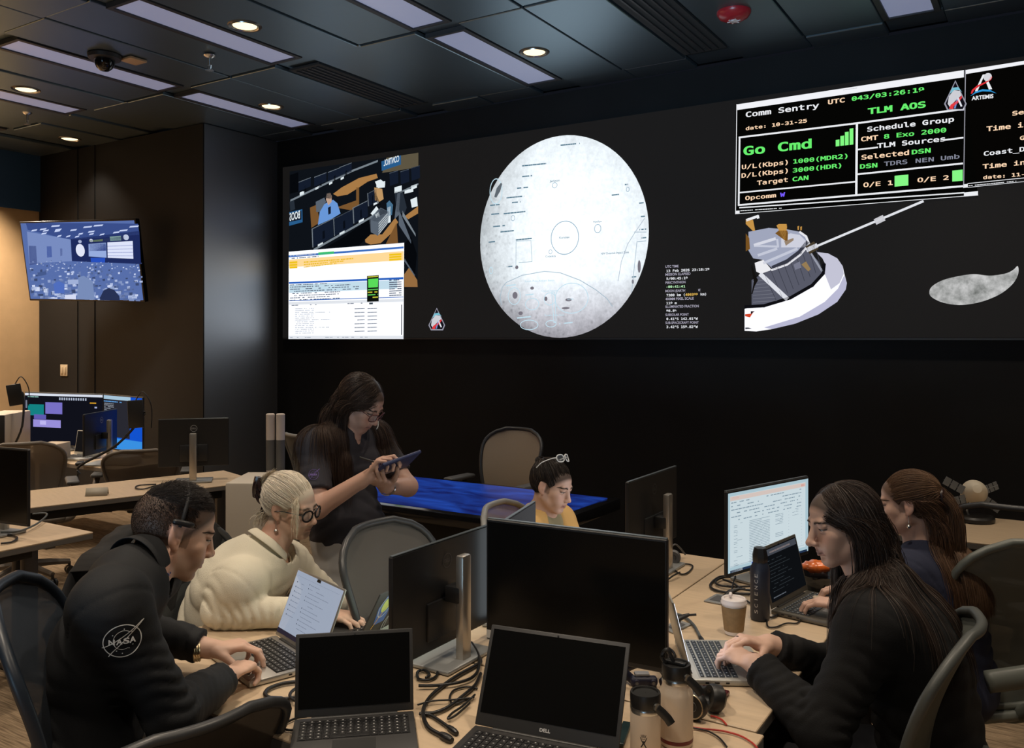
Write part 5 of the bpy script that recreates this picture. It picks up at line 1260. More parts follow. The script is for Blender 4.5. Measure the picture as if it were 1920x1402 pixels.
def trousers(b, m, legs, cs=.011, hem=.1, name='trousers', wr=(.004, 9, (1, 1, 1), .09)):
    def parts(sd):
        sd.ell(b.P - b.up * .01, np.array([.166, .124, .120]) * b.bulk, b.RT, .03)
        for H, K, A, T in legs: sd.cone(H, K, .094, .070, .03); sd.cone(K, A + np.array([0, 0, .02]), .068, .056, .02)
    pts = [b.P] + [p for L in legs for p in L]; p = np.array(pts); sd = SDF(p.min(0) - .18, p.max(0) + .2, cs); parts(sd); sd.wrinkle(*wr); V, Q = sd.mesh(); np_mesh(name, V, Q, m, b.o, b.base)
    s2 = MB()
    for H, K, A, T in legs:
        f = unit(T - A) * np.array([1, 1, 0]); s2.tube([Vector(A + (0, 0, -.03)) - Vector(f) * .05, Vector(A) + Vector((0, 0, -.035)), Vector(T) + Vector((0, 0, .01)), Vector(T) + Vector(f) * .05], [.045, .05, .042, .02], 12)
    sh = recenter(s2, b.base); sh.v = [(x, y, max(z, .001)) for x, y, z in sh.v]; obj('shoes', sh, M_shoe, b.o)
M_shoe = mat('dark_shoe', (.02, .018, .016), .5)

# ------------------------------------------------------------------ hair
def strand_mesh(name, P_, rad, m, parent, base, taper=.35, tint=None):
    """P_ (n, steps, 3) polylines -> thin three-sided strands in one mesh"""
    n, S, _ = P_.shape; T = np.gradient(P_, axis=1); T /= np.linalg.norm(T, axis=2, keepdims=True) + 1e-9; up = np.array([.31, .17, .94]); A = np.cross(T, up); A /= np.linalg.norm(A, axis=2, keepdims=True) + 1e-9; B = np.cross(T, A)
    prof = np.interp(np.linspace(0, 1, S), [0, .08, .7, 1], [.6, 1, .95, taper]); rr_ = (np.asarray(rad).reshape(-1, 1) * prof[None])[..., None]
    ring = np.stack([P_ + rr_ * (A * cos(a) + B * sin(a)) for a in (0, 2.094, 4.189)], 2); V = ring.reshape(-1, 3)
    i = np.arange(n)[:, None, None] * S * 3 + np.arange(S - 1)[None, :, None] * 3; k = np.arange(3)[None, None]; k2 = (k + 1) % 3
    Q = np.stack([i + k, i + k2, i + 3 + k2, i + 3 + k], -1).reshape(-1, 4)
    t = None
    if tint is not None: t = np.repeat(tint, S * 3, axis=0)
    return np_mesh(name, V, Q, m, parent, base, t)
SKC, SKR = np.array([0, -.016, .034]), np.array([.0755, .0985, .0925])
def roots(n, seed, cond):
    r = np.random.RandomState(seed); out = []
    while sum(len(o) for o in out) < n:
        v = r.normal(size=(n * 3, 3)); v /= np.linalg.norm(v, axis=1, keepdims=True); p = SKC + v * SKR; x, y, z = p.T; out.append(p[cond(x, y, z)])
    return np.concatenate(out)[:n]
def hairline(x, y, z): return (z > y - .012 + .10 * np.abs(x) * 0) & (z > -.060) & ~((np.abs(x) > .066) & (np.abs(z) < .03) & (y > -.03) & (y < .03))
def flow(p, d, L, steps, col, grav, stiff=.8, seed=0, lay=None, wav=.0, cloth=None):
    """strands in room coordinates that grow, fall and slide over solid shapes"""
    r = np.random.RandomState(seed); n = len(p); ds = (L / steps)[:, None]; out = [p.copy()]; d = d / np.linalg.norm(d, axis=1, keepdims=True); lay = np.zeros(n) if lay is None else lay
    ph = r.uniform(0, 6, n); wv = r.normal(size=(n, 3)) * wav
    for k in range(steps):
        g = grav * min(1, .25 + 2.2 * k / steps); d = d * stiff + np.array([0, 0, -1]) * g + wv * np.sin(ph + k * .7)[:, None]; d /= np.linalg.norm(d, axis=1, keepdims=True) + 1e-9; q = p + d * ds
        for it in range(2):
            for c, R, rad in col:
                ra = rad[None] + lay[:, None]; u = ((q - c) @ R) / ra; m = np.linalg.norm(u, axis=1); h = m < 1
                if h.any(): q[h] = c + ((u[h] / m[h][:, None]) * ra[h]) @ R.T
        if cloth:
            bv, base = cloth; z_ = Vector(base)
            for i in range(n):
                h = bv.find_nearest(Vector(q[i]) - z_, .06)
                if h[0] is not None:
                    e = .0015 + lay[i] * .55
                    if (Vector(q[i]) - z_ - h[0]).dot(h[1]) < e: q[i] = h[0] + h[1] * e + z_
        d = q - p; d /= np.linalg.norm(d, axis=1, keepdims=True) + 1e-9; p = q; out.append(p.copy())
    return np.stack(out, 1)
def colliders(b, extra=()):
    k = b.g.get('size', 1.); R = b.R; T = lambda x, y, z: b.hc + R @ (np.array([x, y, z]) * k)
    c = [(T(*SKC), R, SKR * k * .985), (T(0, .03, -.01), R, np.array([.060, .064, .085]) * k), (T(0, -.02, -.06), R, np.array([.056, .056, .07])), (b.N, np.eye(3), np.array([.086, .086, .080]))]
    for s in (1, -1):
        q = getattr(b, 'hs', 1.); c.append((b.S[s], b.RT, np.array([.088, .088, .088]) * q)); m = (b.N + b.S[s]) / 2; c.append((m, b.RT, np.array([.115, .082, .080]) * q))
    c.append((b.C, b.RT, np.array([.185, .145, .19]) * b.bulk)); return c + list(extra)
def hue(n, seed, base, var=.25, streak=None, k=.15):
    r = np.random.RandomState(seed); t = np.array(base)[None] * (1 + var * r.uniform(-1, 1, (n, 1)))
    if streak is not None: m = r.rand(n) < k; t[m] = np.array(streak) * (1 + .2 * r.uniform(-1, 1, (m.sum(), 1)))
    return t
def cap(b, m, grow=.004, cond_z=-.05, name='hair', res=.004, keep=None):
    """the close layer of hair on the scalp"""
    k = b.g.get('size', 1.); lo, hi = b.hc - .16, b.hc + .16; sd = SDF(lo, hi, res); c = b.hc + b.R @ (SKC * k); sd.ell(c, SKR * k + grow - .003, b.R, .01)
    X = np.stack(np.meshgrid(*sd.ax, indexing='ij'), -1); q = (X - b.hc) @ b.R / k; x, y, z = q[..., 0], q[..., 1], q[..., 2]
    pl = np.maximum((y - .014 - z) * .7, cond_z - z)
    ear = .030 - np.sqrt((y + .006) ** 2 + (z + .0) ** 2); ear = np.where(np.abs(x) > .05, ear, -.1)
    sd.f = np.maximum(sd.f, np.maximum(pl, ear).astype(np.float32)); V, Q = sd.mesh(); return V, Q
def hair_mat(name):
    m = mat(name, (.1, .07, .05), .45, spec=.28, tint=True); return m

def long_hair(b, n, seed, L0, L1, phimax, lam=-.30, part=.0, layer=.013, cond=hairline, rad=.00125, tint=None, name='hair', wav=.045, steps=26, k_arc=9, cloth=None):
    """combed over the skull to behind or before the ear, then falling free"""
    R_ = roots(n, seed, cond); rs = np.random.RandomState(seed + 1); k = b.g.get('size', 1.); u = (R_ - SKC) / SKR; u /= np.linalg.norm(u, axis=1, keepdims=True)
    sg = np.where(R_[:, 0] > part, 1., -1.); ph = np.arctan2(np.abs(R_[:, 0] - part), -R_[:, 1] + .0); ph = np.minimum(ph, phimax + rs.normal(0, .10, n)); lm = lam + rs.normal(0, .12, n)
    lm = np.minimum(lm, np.arcsin(np.clip(u[:, 2], -1, 1)) - .05)
    tg = np.stack([sg * np.sin(ph) * np.cos(lm), -np.cos(ph) * np.cos(lm), np.sin(lm)], 1); om = np.arccos(np.clip((u * tg).sum(1), -1, 1)) + 1e-3; t = np.linspace(0, 1, k_arc)[None]; so = np.sin(om)[:, None]
    D = (np.sin((1 - t) * om[:, None]) / so)[..., None] * u[:, None] + (np.sin(t * om[:, None]) / so)[..., None] * tg[:, None]; lay = rs.uniform(0.0, layer, n)
    off = .002 + lay[:, None] * np.sin(np.minimum(t * 1.5, 1) * pi / 2); A = b.hc + ((SKC + D * (SKR + off[..., None])) * k) @ b.R.T; d = A[:, -1] - A[:, -2]
    B = flow(A[:, -1], d, rs.uniform(L0, L1, n), steps, colliders(b)[:4] if cloth else colliders(b), .5, .78, seed + 2, lay, wav, cloth_of(cloth, b) if cloth else None); P_ = np.concatenate([A[:, :-1], B], 1)
    return strand_mesh(name, P_, rad, M_hair, b.o, b.base, .3, tint)

def seams(b, sd, cuff=.90, sides=(1, -1)):
    for s in sides:
        a = unit(b.E[s] - b.S[s]); sd.groove(b.S[s] + a * .012, unit(a * .8 + b.RT[:, 0] * s * .7), .115, .0035, .0032)
        if cuff: f = unit(b.W[s] - b.E[s]); sd.groove(b.E[s] + (b.W[s] - b.E[s]) * (cuff - .12), f, .07, .004, .004)

def stand_collar(b, m, c, axn, r0, r1, h, gap, name='collar', fold=0., flare=0.):
    """a cloth collar round the neck, open at the front"""
    c = np.asarray(c, float); axn = unit(axn); fr_ = unit(b.fw - axn * (b.fw @ axn)); sd_ = np.cross(fr_, axn); rows = []
    prof = [(0, r0), (.35, r0 * .6 + r1 * .4), (.7, r0 * .2 + r1 * .8), (1.0, r1)] + ([(1.02, r1 + .005), (.8, r1 + .012 + flare), (.55 - fold, r1 + .016 + flare * 2)] if fold or flare else [])
    for t, r in prof:
        row = []
        for k in range(33):
            a = gap + (2 * pi - 2 * gap) * k / 32; op = max(0, math.cos(a)) ** 2; row.append(Vector(c + axn * h * t * (1 - .25 * op) + fr_ * math.cos(a) * r * (1 + .10 * op) + sd_ * math.sin(a) * r))
        rows.append(row)
    o = obj(name, recenter(MB().grid(rows), b.base), m, b.o, sharp=None); q = o.modifiers.new('thick', 'SOLIDIFY'); q.thickness = .005; q.offset = 0; z = o.modifiers.new('round', 'SUBSURF'); z.levels = z.render_levels = 1; return o

def cloth_of(o, b):
    from mathutils.bvhtree import BVHTree
    me = o.data; return BVHTree.FromPolygons([v.co for v in me.vertices], [tuple(p.vertices) for p in me.polygons]), b.base

def face_details(b, brow, iris=(.05, .03, .02), gaze=-.30, lash=.0011, nb=90):
    """eyeballs, lashes and brows set on the finished face"""
    from mathutils.bvhtree import BVHTree
    k = b.g.get('size', 1.); me = b.o.data; bv = BVHTree.FromPolygons([v.co for v in me.vertices], [tuple(p.vertices) for p in me.polygons]); base = Vector(b.base); fw = Vector(b.R @ np.array([0, 1., 0])); T = lambda x, y, z: Vector(b.hc + b.R @ (np.array([x, y, z]) * k))
    def on(x, z, out=.0006):
        o = T(x, .16, z) - base; h = bv.ray_cast(o, -fw, .2); return (h[0] + fw * out) if h[0] else o - fw * .08
    rs = np.random.RandomState(3)
    for s in (-1, 1):
        n1, n2 = 20, 14; V = []; Q = []; C = []; g = np.array([0, cos(gaze), sin(gaze)])
        for i in range(n2 + 1):
            for j in range(n1):
                a, c = pi * i / n2, 2 * pi * j / n1; d = np.array([sin(a) * cos(c), cos(a), sin(a) * sin(c)]); V.append(b.hc + b.R @ ((np.array([s * .031, .0765, .0122]) + d * .0129) * k)); q = math.acos(max(-1, min(1, float(d @ g)))); C.append((.004, .004, .004) if q < .20 else iris if q < .47 else (.60, .56, .52))
        for i in range(n2):
            for j in range(n1): Q.append((i * n1 + j, i * n1 + (j + 1) % n1, (i + 1) * n1 + (j + 1) % n1, (i + 1) * n1 + j))
        np_mesh('eye', np.array(V), np.array(Q), M_eye, b.o, b.base, np.array(C))
        m = MB(); P_ = []
        for j in range(11):
            x = -.0145 + .029 * j / 10; P_.append(on(s * .031 + x, .0118 - .0022 * (x / .0145) ** 2, .0008))
        m.tube(P_, [lash * (.5 + .9 * (1 - abs(j - 5) / 5)) * k for j in range(11)], 5); obj('lashes', m, M_lash, b.o, sharp=None)
        L = []
        for j in range(nb):
            t = rs.rand(); x = .011 + .040 * t; z = .0325 - ((x - .030) / .022) ** 2 * .006 + rs.normal() * .0016 * (1 - .6 * t); L.append([list(on(s * x, z, .0004) + base), list(on(s * (x + .0035), z + .0006, .0012) + base), list(on(s * (x + .0065), z + .0002, .0007) + base)])
        strand_mesh('eyebrow', np.array(L), .00045, M_hair, b.o, b.base, .3, np.tile(brow, (nb, 1)) * (1 + .3 * rs.uniform(-1, 1, (nb, 1))))
# ================================================================== the six people
from mathutils.bvhtree import BVHTree
A_ = lambda v: np.array(v, float)
M_skin = mat('skin', (.5, .3, .2), .48, spec=.35, tint=True, bump=.08, bscale=700)
M_hair = hair_mat('hair')
M_blackfleece = mat('black_fleece', (.008, .008, .0085), .85, spec=.25, bump=.35, bscale=420)
M_jacket = mat('black_softshell', (.011, .012, .014), .75, spec=.3, bump=.25, bscale=500)
M_cream = mat('cream_fleece', (.66, .61, .49), .9, spec=.2, bump=.5, bscale=330)
M_polo = mat('charcoal_polo', (.040, .038, .046), .85, spec=.25, bump=.25, bscale=600)
M_grey_trouser = mat('grey_trousers', (.44, .43, .42), .9, bump=.25, bscale=450)
M_dark_trouser = mat('dark_trousers', (.014, .015, .02), .9, bump=.25, bscale=450)
M_mustard = mat('mustard_knit', (.55, .33, .11), .9, bump=.5, bscale=380)
M_olive = mat('olive_knit', (.27, .235, .13), .9, bump=.5, bscale=380)
M_navy = mat('navy_cloth', (.008, .012, .036), .85, bump=.25, bscale=450)
M_blueshirt = mat('blue_shirt', (.035, .10, .42), .8)
M_thread = mat('pale_thread', (.85, .84, .80), .7)
M_thread_p = mat('purple_thread', (.16, .10, .36), .7)
M_gold = mat('warm_metal', (.70, .58, .38), .3, metal=1)
M_specs = mat('black_spectacles', (.012, .010, .010), .25)
M_specs_br = mat('brown_spectacles', (.10, .03, .03), .3)
M_clear = mat('spectacle_lens', (.5, .55, .6), .05, alpha=.12)
M_clip = mat('dark_hair_clip', (.02, .008, .008), .3)
M_white_pl = mat('white_plastic', (.7, .7, .68), .4)

def wrap(F, o, base, out=.0012):
    """lay a flat drawing onto the surface of o, along the drawing's normal"""
    me = o.data; bv = BVHTree.FromPolygons([v.co for v in me.vertices], [tuple(p.vertices) for p in me.polygons]); n = F.n; b = Vector(base); nv = []
    for p in F.mb.v:
        q = Vector(p) - b; h = bv.ray_cast(q + n * .12, -n, .3); nv.append(tuple((h[0] + n * (out + (q - h[0]).dot(n) * 0)) if h[0] else q))
    F.mb.v = nv; return F
def emblem(F, r, m):
    F.ring2((0, 0), r, r, r * .055, m, 64)
    for i, (ch, x) in enumerate((('N', -.72), ('A', -.32), ('S', .05), ('A', .38))): F.text2(ch, x * r, -.17 * r, (x + .33) * r, .34 * r, m, 'sans', .03)
    n = 24
    F.line2([(-1.05 * r + 2.1 * r * k / n, -.30 * r + (1.30 * r) * (k / n) ** 1.25) for k in range(n + 1)], r * .05, m); F.line2([(-.72 * r + 1.85 * r * k / n, -.92 * r + 1.95 * r * (k / n) ** .9) for k in range(n + 1)], r * .05, m)
    F.ring2((.05 * r, .06 * r), .52 * r, .60 * r, r * .035, m, 40, .9, 5.2)
    for x, y in ((-.5, .45), (.1, .75), (.5, .5), (-.3, -.6), (.35, -.5), (.0, -.78), (.55, -.3)): F.disc2((x * r, y * r), r * .035, r * .035, m, 6)
def HL(b): # head-local -> room
    k = b.g.get('size', 1.); return lambda x, y, z: Vector(b.hc + b.R @ (np.array([x, y, z]) * k))
def child(b, name, mb, m): return obj(name, recenter(mb, b.base), m, b.o, sharp=40)
def glasses(b, m, shape='round', y=.108, z=.010, w_=.021, h=.019, tilt=0, name='glasses', lens=True, up=0.0, th=.0024):
    T = HL(b); mb = MB(); lb = MB()
    for s in (-1, 1):
        ring_ = []
        for k in range(24):
            a = 2 * pi * k / 24; ca, sa = cos(a), sin(a); e = .72 if shape == 'square' else 1
            ring_.append(T(s * (.032 + w_ * math.copysign(abs(ca) ** e, ca)), y - .012 * (abs(.032 + w_ * ca) / .055) ** 2 + tilt * h * sa, z + h * math.copysign(abs(sa) ** e, sa)))
        mb.tube(ring_, th, 6, closed=True); lb.add(ring_, [tuple(range(24))])
        mb.tube(spline([T(s * (.032 + w_), y - .013, z + .006), T(s * .066, y - .04, z + .009), T(s * .078, .01, z + .006 + up), T(s * .077, -.028, z - .008 + up)], 5), .0021, 6)
    mb.tube(spline([T(-.012, y - .001, z + .005), T(0, y + .003, z + .008), T(.012, y - .001, z + .005)], 4), .0021, 6)
    o = child(b, name, mb, m)
    if lens: obj('lens', recenter(lb, b.base), M_clear, o)
    return o
def earring(b, s, drop=.03, r=.006, m=None):
    T = HL(b); mb = MB(); p = T(s * .078, -.004, -.036); mb.tube([T(s * .076, -.004, -.030), p, p - Vector((0, 0, drop - .01))], .0012, 6); mb.lathe([(.0005, -r), (r * .8, -r * .5), (r, 0), (r * .8, r * .5), (.0005, r)], p - Vector((0, 0, drop)), 12, cap=False); child(b, 'earring', mb, m or M_gold)
def wristband(b, s, W_, f, r, m, name, wd=.008, rad=.0035):
    W_ = Vector(W_); f = Vector(f).normalized(); x = f.cross(Vector((0, 0, 1))).normalized(); y = x.cross(f); mb = MB()
    for q in (-wd, 0, wd): mb.tube([W_ + f * q + x * (r * 1.12 * cos(2 * pi * k / 24)) + y * (r * .92 * sin(2 * pi * k / 24)) for k in range(24)], rad, 6, closed=True)
    return child(b, name, mb, m)

M_eye = mat('eyeball', (.6, .56, .52), .15, spec=.6, tint=True)
M_lash = mat('lash', (.012, .008, .006), .6)
# ------------------------------------------------------------------ the man in the black jacket
g = dict(skin=(.64, .41, .31), brow=(.05, .03, .02), scalp=(.055, .036, .027), scalpk=.9, beard=(.16, .10, .075), jaw=1.06, nose=1.0, size=1.0)
hc = P(324, 1001, 2.24); N = P(254, 1066, 2.13); f, r = fr(37)
pel = A_(N) - f * .13 - r * .02; pel[2] = .53
bM = Body(hc, 24, 21, 0, N, pel, 37, sw=.185, hunch=.03, sdrop=.045, sfwd=(-.035, .03), g=g, bulk=.97)
bM.trap = (.036, -.025); wr = A_(P(424, 1268, 2.31)); wl = A_(P(394, 1216, 2.47)); bM.arm(1, wr, (.55, -.65, -.6), .31, .29); bM.arm(-1, wl, (-.8, .1, -.6), .31, .29)
hr = unit(A_(PZ(474, 1238, .79)) - wr); hl = unit(A_(PZ(470, 1206, .81)) - wl); dn = (0, 0, -1)
LM = leg_set(bM, 30, reach=.40)
person('person', 'man in a black jacket with a headset band, typing on a silver laptop', bM, {1: (wr, hr, (.1, .1, -1), dict(fan=((25, 45, 35), (30, 50, 38), (38, 62, 45), (45, 66, 50)), spread=3)), -1: (wl, hl, (.05, 0, -1), dict(fan=((24, 34, 20), (30, 40, 24), (34, 46, 28), (40, 50, 30)), spread=5))}, LM, .0028, .011, mat_=M_skin, hres=.0025)
def pj(sd):
    bM.torso(sd, .018, k=.06); bM.arms(sd, .019, .93, k=.05); sd.cone(bM.N - bM.up * .05, bM.N - bM.up * .01, .066, .060, .03)
def pj2(sd):
    seams(bM, sd, .92)
    for s in (1, -1): sleeve_cut(bM, sd, s, .90)
    e = bM.hc + bM.R @ A_((0, .0, -.05)); sd.cone(bM.N, e, .052, .062, .008, '-'); sd.cut(bM.N + unit(e - bM.N) * .016, e - bM.N, .105)
jm = garment(bM, 'jacket', M_jacket, pj, .0070, wr=(.0080, 3, (1, 1, .7), .10), post=pj2)
eM = bM.hc + bM.R @ A_((0, 0, -.05)); aM = unit(eM - bM.N); stand_collar(bM, M_jacket, bM.N - aM * .004 - bM.fw * .004, aM, .080, .070, .062, .42)
mb = MB(); nn = Vector(bM.N + bM.fw * .052 + bM.up * .035); x_, y_, z_ = Vector(bM.RT[:, 0]), Vector(bM.fw), Vector(bM.up)
for s in (-1, 1): mb.add([nn - z_ * .01 + x_ * s * .004, nn + x_ * s * .05 - y_ * .035 + z_ * .012, nn + x_ * s * .035 + y_ * .022 - z_ * .045, nn + x_ * s * .004 + y_ * .03 - z_ * .04], [(0, 1, 2, 3)], 0)
c_ = child(bM, 'shirt_collar', mb, M_blueshirt); sm = c_.modifiers.new('t', 'SOLIDIFY'); sm.thickness = .004
sc_ = bM.S[1] + (bM.E[1] - bM.S[1]) * .20; nr = unit(A_((0, 0, CZ)) * 0 + np.array([0, 0, 1.15]) - np.array([0, 0, 1.15]) + (-sc_ + np.array([0, 0, sc_[2]])) * np.array([1, 1, 0])); e2 = np.array([0, 0, 1.0]); e1 = np.cross(e2, nr)
F = Flat(Vector(sc_ + nr * .075), Vector(e1), Vector(e2)); emblem(F, .0385, M_thread); wrap(F, jm, bM.base, .0032); F.obj('sleeve_emblem', bM.o)
trousers(bM, M_dark_trouser, LM)
T = HL(bM); mb = MB(); mb.tube([T(.080 * sin(a) * (1 if abs(sin(a)) < .9 else 1), -.012 + .0 * a, .03 + .103 * cos(a)) for a in np.linspace(-pi / 2, pi / 2, 25)], (.0050, .0025), 8)
mb.tube(spline([T(.081, -.034, .040), T(.084, -.015, .042), T(.084, .004, .042), T(.081, .018, .042)], 5), [.005, .007, .008] + [.008] * 10 + [.007, .007, .006], 10)
child(bM, 'headset', mb, M_mon)
mb = MB(); wristband(bM, -1, wl - hl * .035, hl, .029, M_gold, 'watch', .006, .0042)
R_ = roots(15000, 5, lambda x, y, z: (z > y - .005) & (z > -.048) & ~((np.abs(x) > .058) & (z < .036) & (y > -.034)))
zl = R_[:, 2]; L_ = np.interp(zl, [.01, .05, .085, .12], [.0020, .0042, .014, .022]) * (1 + .25 * np.random.RandomState(1).uniform(-1, 1, len(zl))); nrm = (R_ - SKC) / SKR ** 2; nrm /= np.linalg.norm(nrm, axis=1, keepdims=True)
d = nrm * np.where(zl > .08, .30, .06)[:, None] + np.stack([0 * zl, .55 + 0 * zl, np.where(zl > .08, .15, -.45)], 1) + np.random.RandomState(2).normal(size=nrm.shape) * .10
Pw = bM.hc + R_ @ bM.R.T; d = (d / np.linalg.norm(d, axis=1, keepdims=True)) @ bM.R.T; t = np.linspace(0, 1, 6)[None, :, None]
strand_mesh('hair', Pw[:, None] + d[:, None] * (t * L_[:, None, None]) + np.array([0, 0, -1]) * (t ** 2 * L_[:, None, None] * .15), .00045, M_hair, bM.o, bM.base, .3, np.where(zl[:, None] < .062, np.array([[.034, .022, .016]]), np.array([[.015, .010, .008]])) * (1 + .3 * np.random.RandomState(9).uniform(-1, 1, (len(zl), 1))))

# ------------------------------------------------------------------ the white haired woman
g = dict(skin=(.58, .37, .275), brow=(.22, .17, .13), browk=.5, jaw=.96, nose=1.05, size=.925, lip=(.42, .20, .16), scalp=(.55, .47, .37))
hc = P(545, 952, 3.10); N = P(494, 1040, 3.06); f, r = fr(68); pel = A_(N) - f * .24; pel[2] = .53
bW = Body(hc, 80, 12, 6, N, pel, 68, sw=.165, hunch=.04, sdrop=.06, sfwd=(.03, .05), g=g, bulk=1.0)
wr = A_((-2.06, 2.09, .787)); wl = A_(P(578, 1122, 3.08)); bW.arm(1, wr, (-.7, -.7, -.35), .29, .27); bW.arm(-1, wl, (.0, .8, -.5), .28, .25)
bW.E[1] = A_(P(414, 1148, 2.88)); hr = unit(A_((-1.97, 2.12, .775)) - wr); hl = unit(A_((-2.02, 2.16, .77)) - wl); LW = leg_set(bW, 75, reach=.40)
person('person', 'white haired woman with black glasses and cream half zip fleece leaning on the desk', bW, {1: (wr, hr, dn, {}), -1: (wl, hl, dn, {})}, LW, .003, .011, True, .048, M_skin)
def pw_(sd):
    bW.torso(sd, .022, True, k=.065); bW.arms(sd, .015, .98, k=.045); sd.cone(bW.N - bW.up * .02, bW.N + bW.up * .02, .080, .07, .03)
def pw2(sd):
    seams(bW, sd, None)
    for s in (1, -1): sleeve_cut(bW, sd, s, .97)
    e = bW.hc + bW.R @ A_((0, .0, -.05)); sd.cone(bW.N + bW.fw * .05 + bW.up * .02, bW.N + bW.fw * .13 - bW.up * .10, .030, .010, .012, '-'); sd.cone(bW.N, e, .047, .058, .008, '-')
    sd.cut(bW.N + unit(e - bW.N) * .022, e - bW.N, .10)
fm = garment(bW, 'fleece_top', M_cream, pw_, .0068, wr=(.0085, 8, (1, 1, .6), .085), post=pw2)
eW = bW.hc + bW.R @ A_((0, 0, -.05)); aW = unit(eW - bW.N); stand_collar(bW, M_cream, bW.N + aW * .0, aW, .078, .072, .060, .46, flare=.004)
a0, a1 = bW.N + bW.fw * .10 - bW.up * .05, bW.N + bW.fw * .13 - bW.up * .20; F = Flat(Vector((a0 + a1) / 2), Vector(np.cross(unit(a0 - a1), bW.fw)), Vector(unit(a0 - a1))); F.line2([(.004 * sin(k / 5), -.07 + .014 * k) for k in range(11)], .006, M_specs); F.rect2(-.004, -.085, .004, -.07, M_thread); wrap(F, fm, bW.base, .002); F.obj('zip', bW.o)
trousers(bW, M_dark_trouser, LW)
glasses(bW, M_specs, 'round', .110, .006, .0235, .0215, lens=True, th=.0034); earring(bW, 1, .03, .0075, M_steel)
tgt = unit(np.array([0, -.085, .028]) / SKR)
def combed(b, n, seed, cond, tgt, bump, rad, tint, name='hair', back=.0, steps=16, lift=.004, par=None):
    R_ = roots(n, seed, cond); u = (R_ - SKC) / SKR; u /= np.linalg.norm(u, axis=1, keepdims=True); om = np.arccos(np.clip(u @ tgt, -1, 1)); rs = np.random.RandomState(seed + 1); k = b.g.get('size', 1.)
    t = np.linspace(0, 1, steps)[None]; so = np.sin(om)[:, None] + 1e-6; w0, w1 = np.sin((1 - t) * om[:, None]) / so, np.sin(t * om[:, None]) / so; D = w0[..., None] * u[:, None] + w1[..., None] * tgt
    lay = rs.uniform(.001, 1, n)[:, None]; off = lift + lay * bump * np.sin(np.minimum(t * 1.35, 1) * pi / 2) + .0015 * np.sin(t * 9 + rs.uniform(0, 6, (n, 1)))
    Pl = SKC + D * (SKR + off[..., None]) + rs.normal(size=(n, 1, 3)) * .002 * t[..., None]; Pw = b.hc + (Pl * k) @ b.R.T; return Pw
Pw = combed(bW, 7000, 21, lambda x, y, z: hairline(x, y, z) | ((z > y - .030) & (z > .03)), tgt, .013, .001, None, lift=.004); cW = hue(7000, 22, (.74, .67, .56), .2, (.50, .41, .31), .12)
strand_mesh('hair', Pw, .0007, M_hair, bW.o, bW.base, .8, cW); V, Q = cap(bW, None, .006); np_mesh('hair_cap', V, Q, M_hair, bW.o, bW.base, np.tile((.50, .42, .32), (len(V), 1)))
T = HL(bW); R_ = np.array([(.03 + .014 * i / 120, .074, .062 - .012 * (i % 5) / 5) for i in range(30)]) * np.array([1.5, .82, 1.1]) + np.random.RandomState(4).normal(size=(30, 3)) * .003
Pl = flow(bW.hc + (R_ * .97) @ bW.R.T, np.tile(bW.R @ A_((.75, .35, .25)), (30, 1)), np.random.RandomState(5).uniform(.12, .165, 30), 18, colliders(bW)[:2], .55, .8, 3, np.random.RandomState(6).uniform(.003, .010, 30), .11); strand_mesh('fringe_lock', Pl, .0006, M_hair, bW.o, bW.base, .3, hue(30, 7, (.68, .60, .46), .15))
rs = np.random.RandomState(8); R_ = np.stack([rs.uniform(-.05, .07, 200), rs.uniform(-.10, -.06, 200), rs.uniform(-.055, -.01, 200)], 1); Pl = flow(bW.hc + (R_ * .97) @ bW.R.T, np.tile(bW.R @ A_((.1, -.8, -.4)), (200, 1)), rs.uniform(.03, .07, 200), 8, [], .3, .8, 9, None, .15); strand_mesh('loose_hair', Pl, .0009, M_hair, bW.o, bW.base, .3, hue(200, 10, (.62, .54, .42), .2))
mb = MB(); cp = A_((.0, -.118, .040))
for s in (-1, 1):
    for q in (-.018, .006, .030): mb.tube(spline([T(s * .006, -.135, .07 + q * .2), T(s * .042, -.140, .062 + q), T(s * .050, -.115, .03 + q), T(s * .03, -.098, .012 + q)], 5), .0075, 8)
    mb.tube(spline([T(s * .042, -.138, .02), T(s * .050, -.138, .06), T(s * .042, -.138, .10)], 4), .0115, 8)
    mb.tube(spline([T(s * .03, -.10, .0), T(s * .042, -.105, -.03), T(s * .02, -.11, -.05)], 4), .005, 8)
mb.tube([T(-.03, -.145, .07), T(.03, -.145, .07)], .010, 8); child(bW, 'hair_claw', mb, M_clip)
rs = np.random.RandomState(12); n = 600; Pl = []
for i in range(n):
    a = rs.uniform(-.03, .03); h = rs.uniform(-.01, .035); Pl.append([T(a, -.10, .0 + h), T(a * 1.4, -.128 - rs.uniform(0, .012), .02 + h), T(a * 1.2, -.130 - rs.uniform(0, .01), .055 + h), T(a + rs.normal() * .01, -.112, .074 + h + rs.uniform(0, .02))])
Pl = np.array([[list(p) for p in spline(q, 4)] for q in Pl]); strand_mesh('gathered_hair', Pl, .0008, M_hair, bW.o, bW.base, .5, hue(n, 13, (.60, .52, .40), .2))

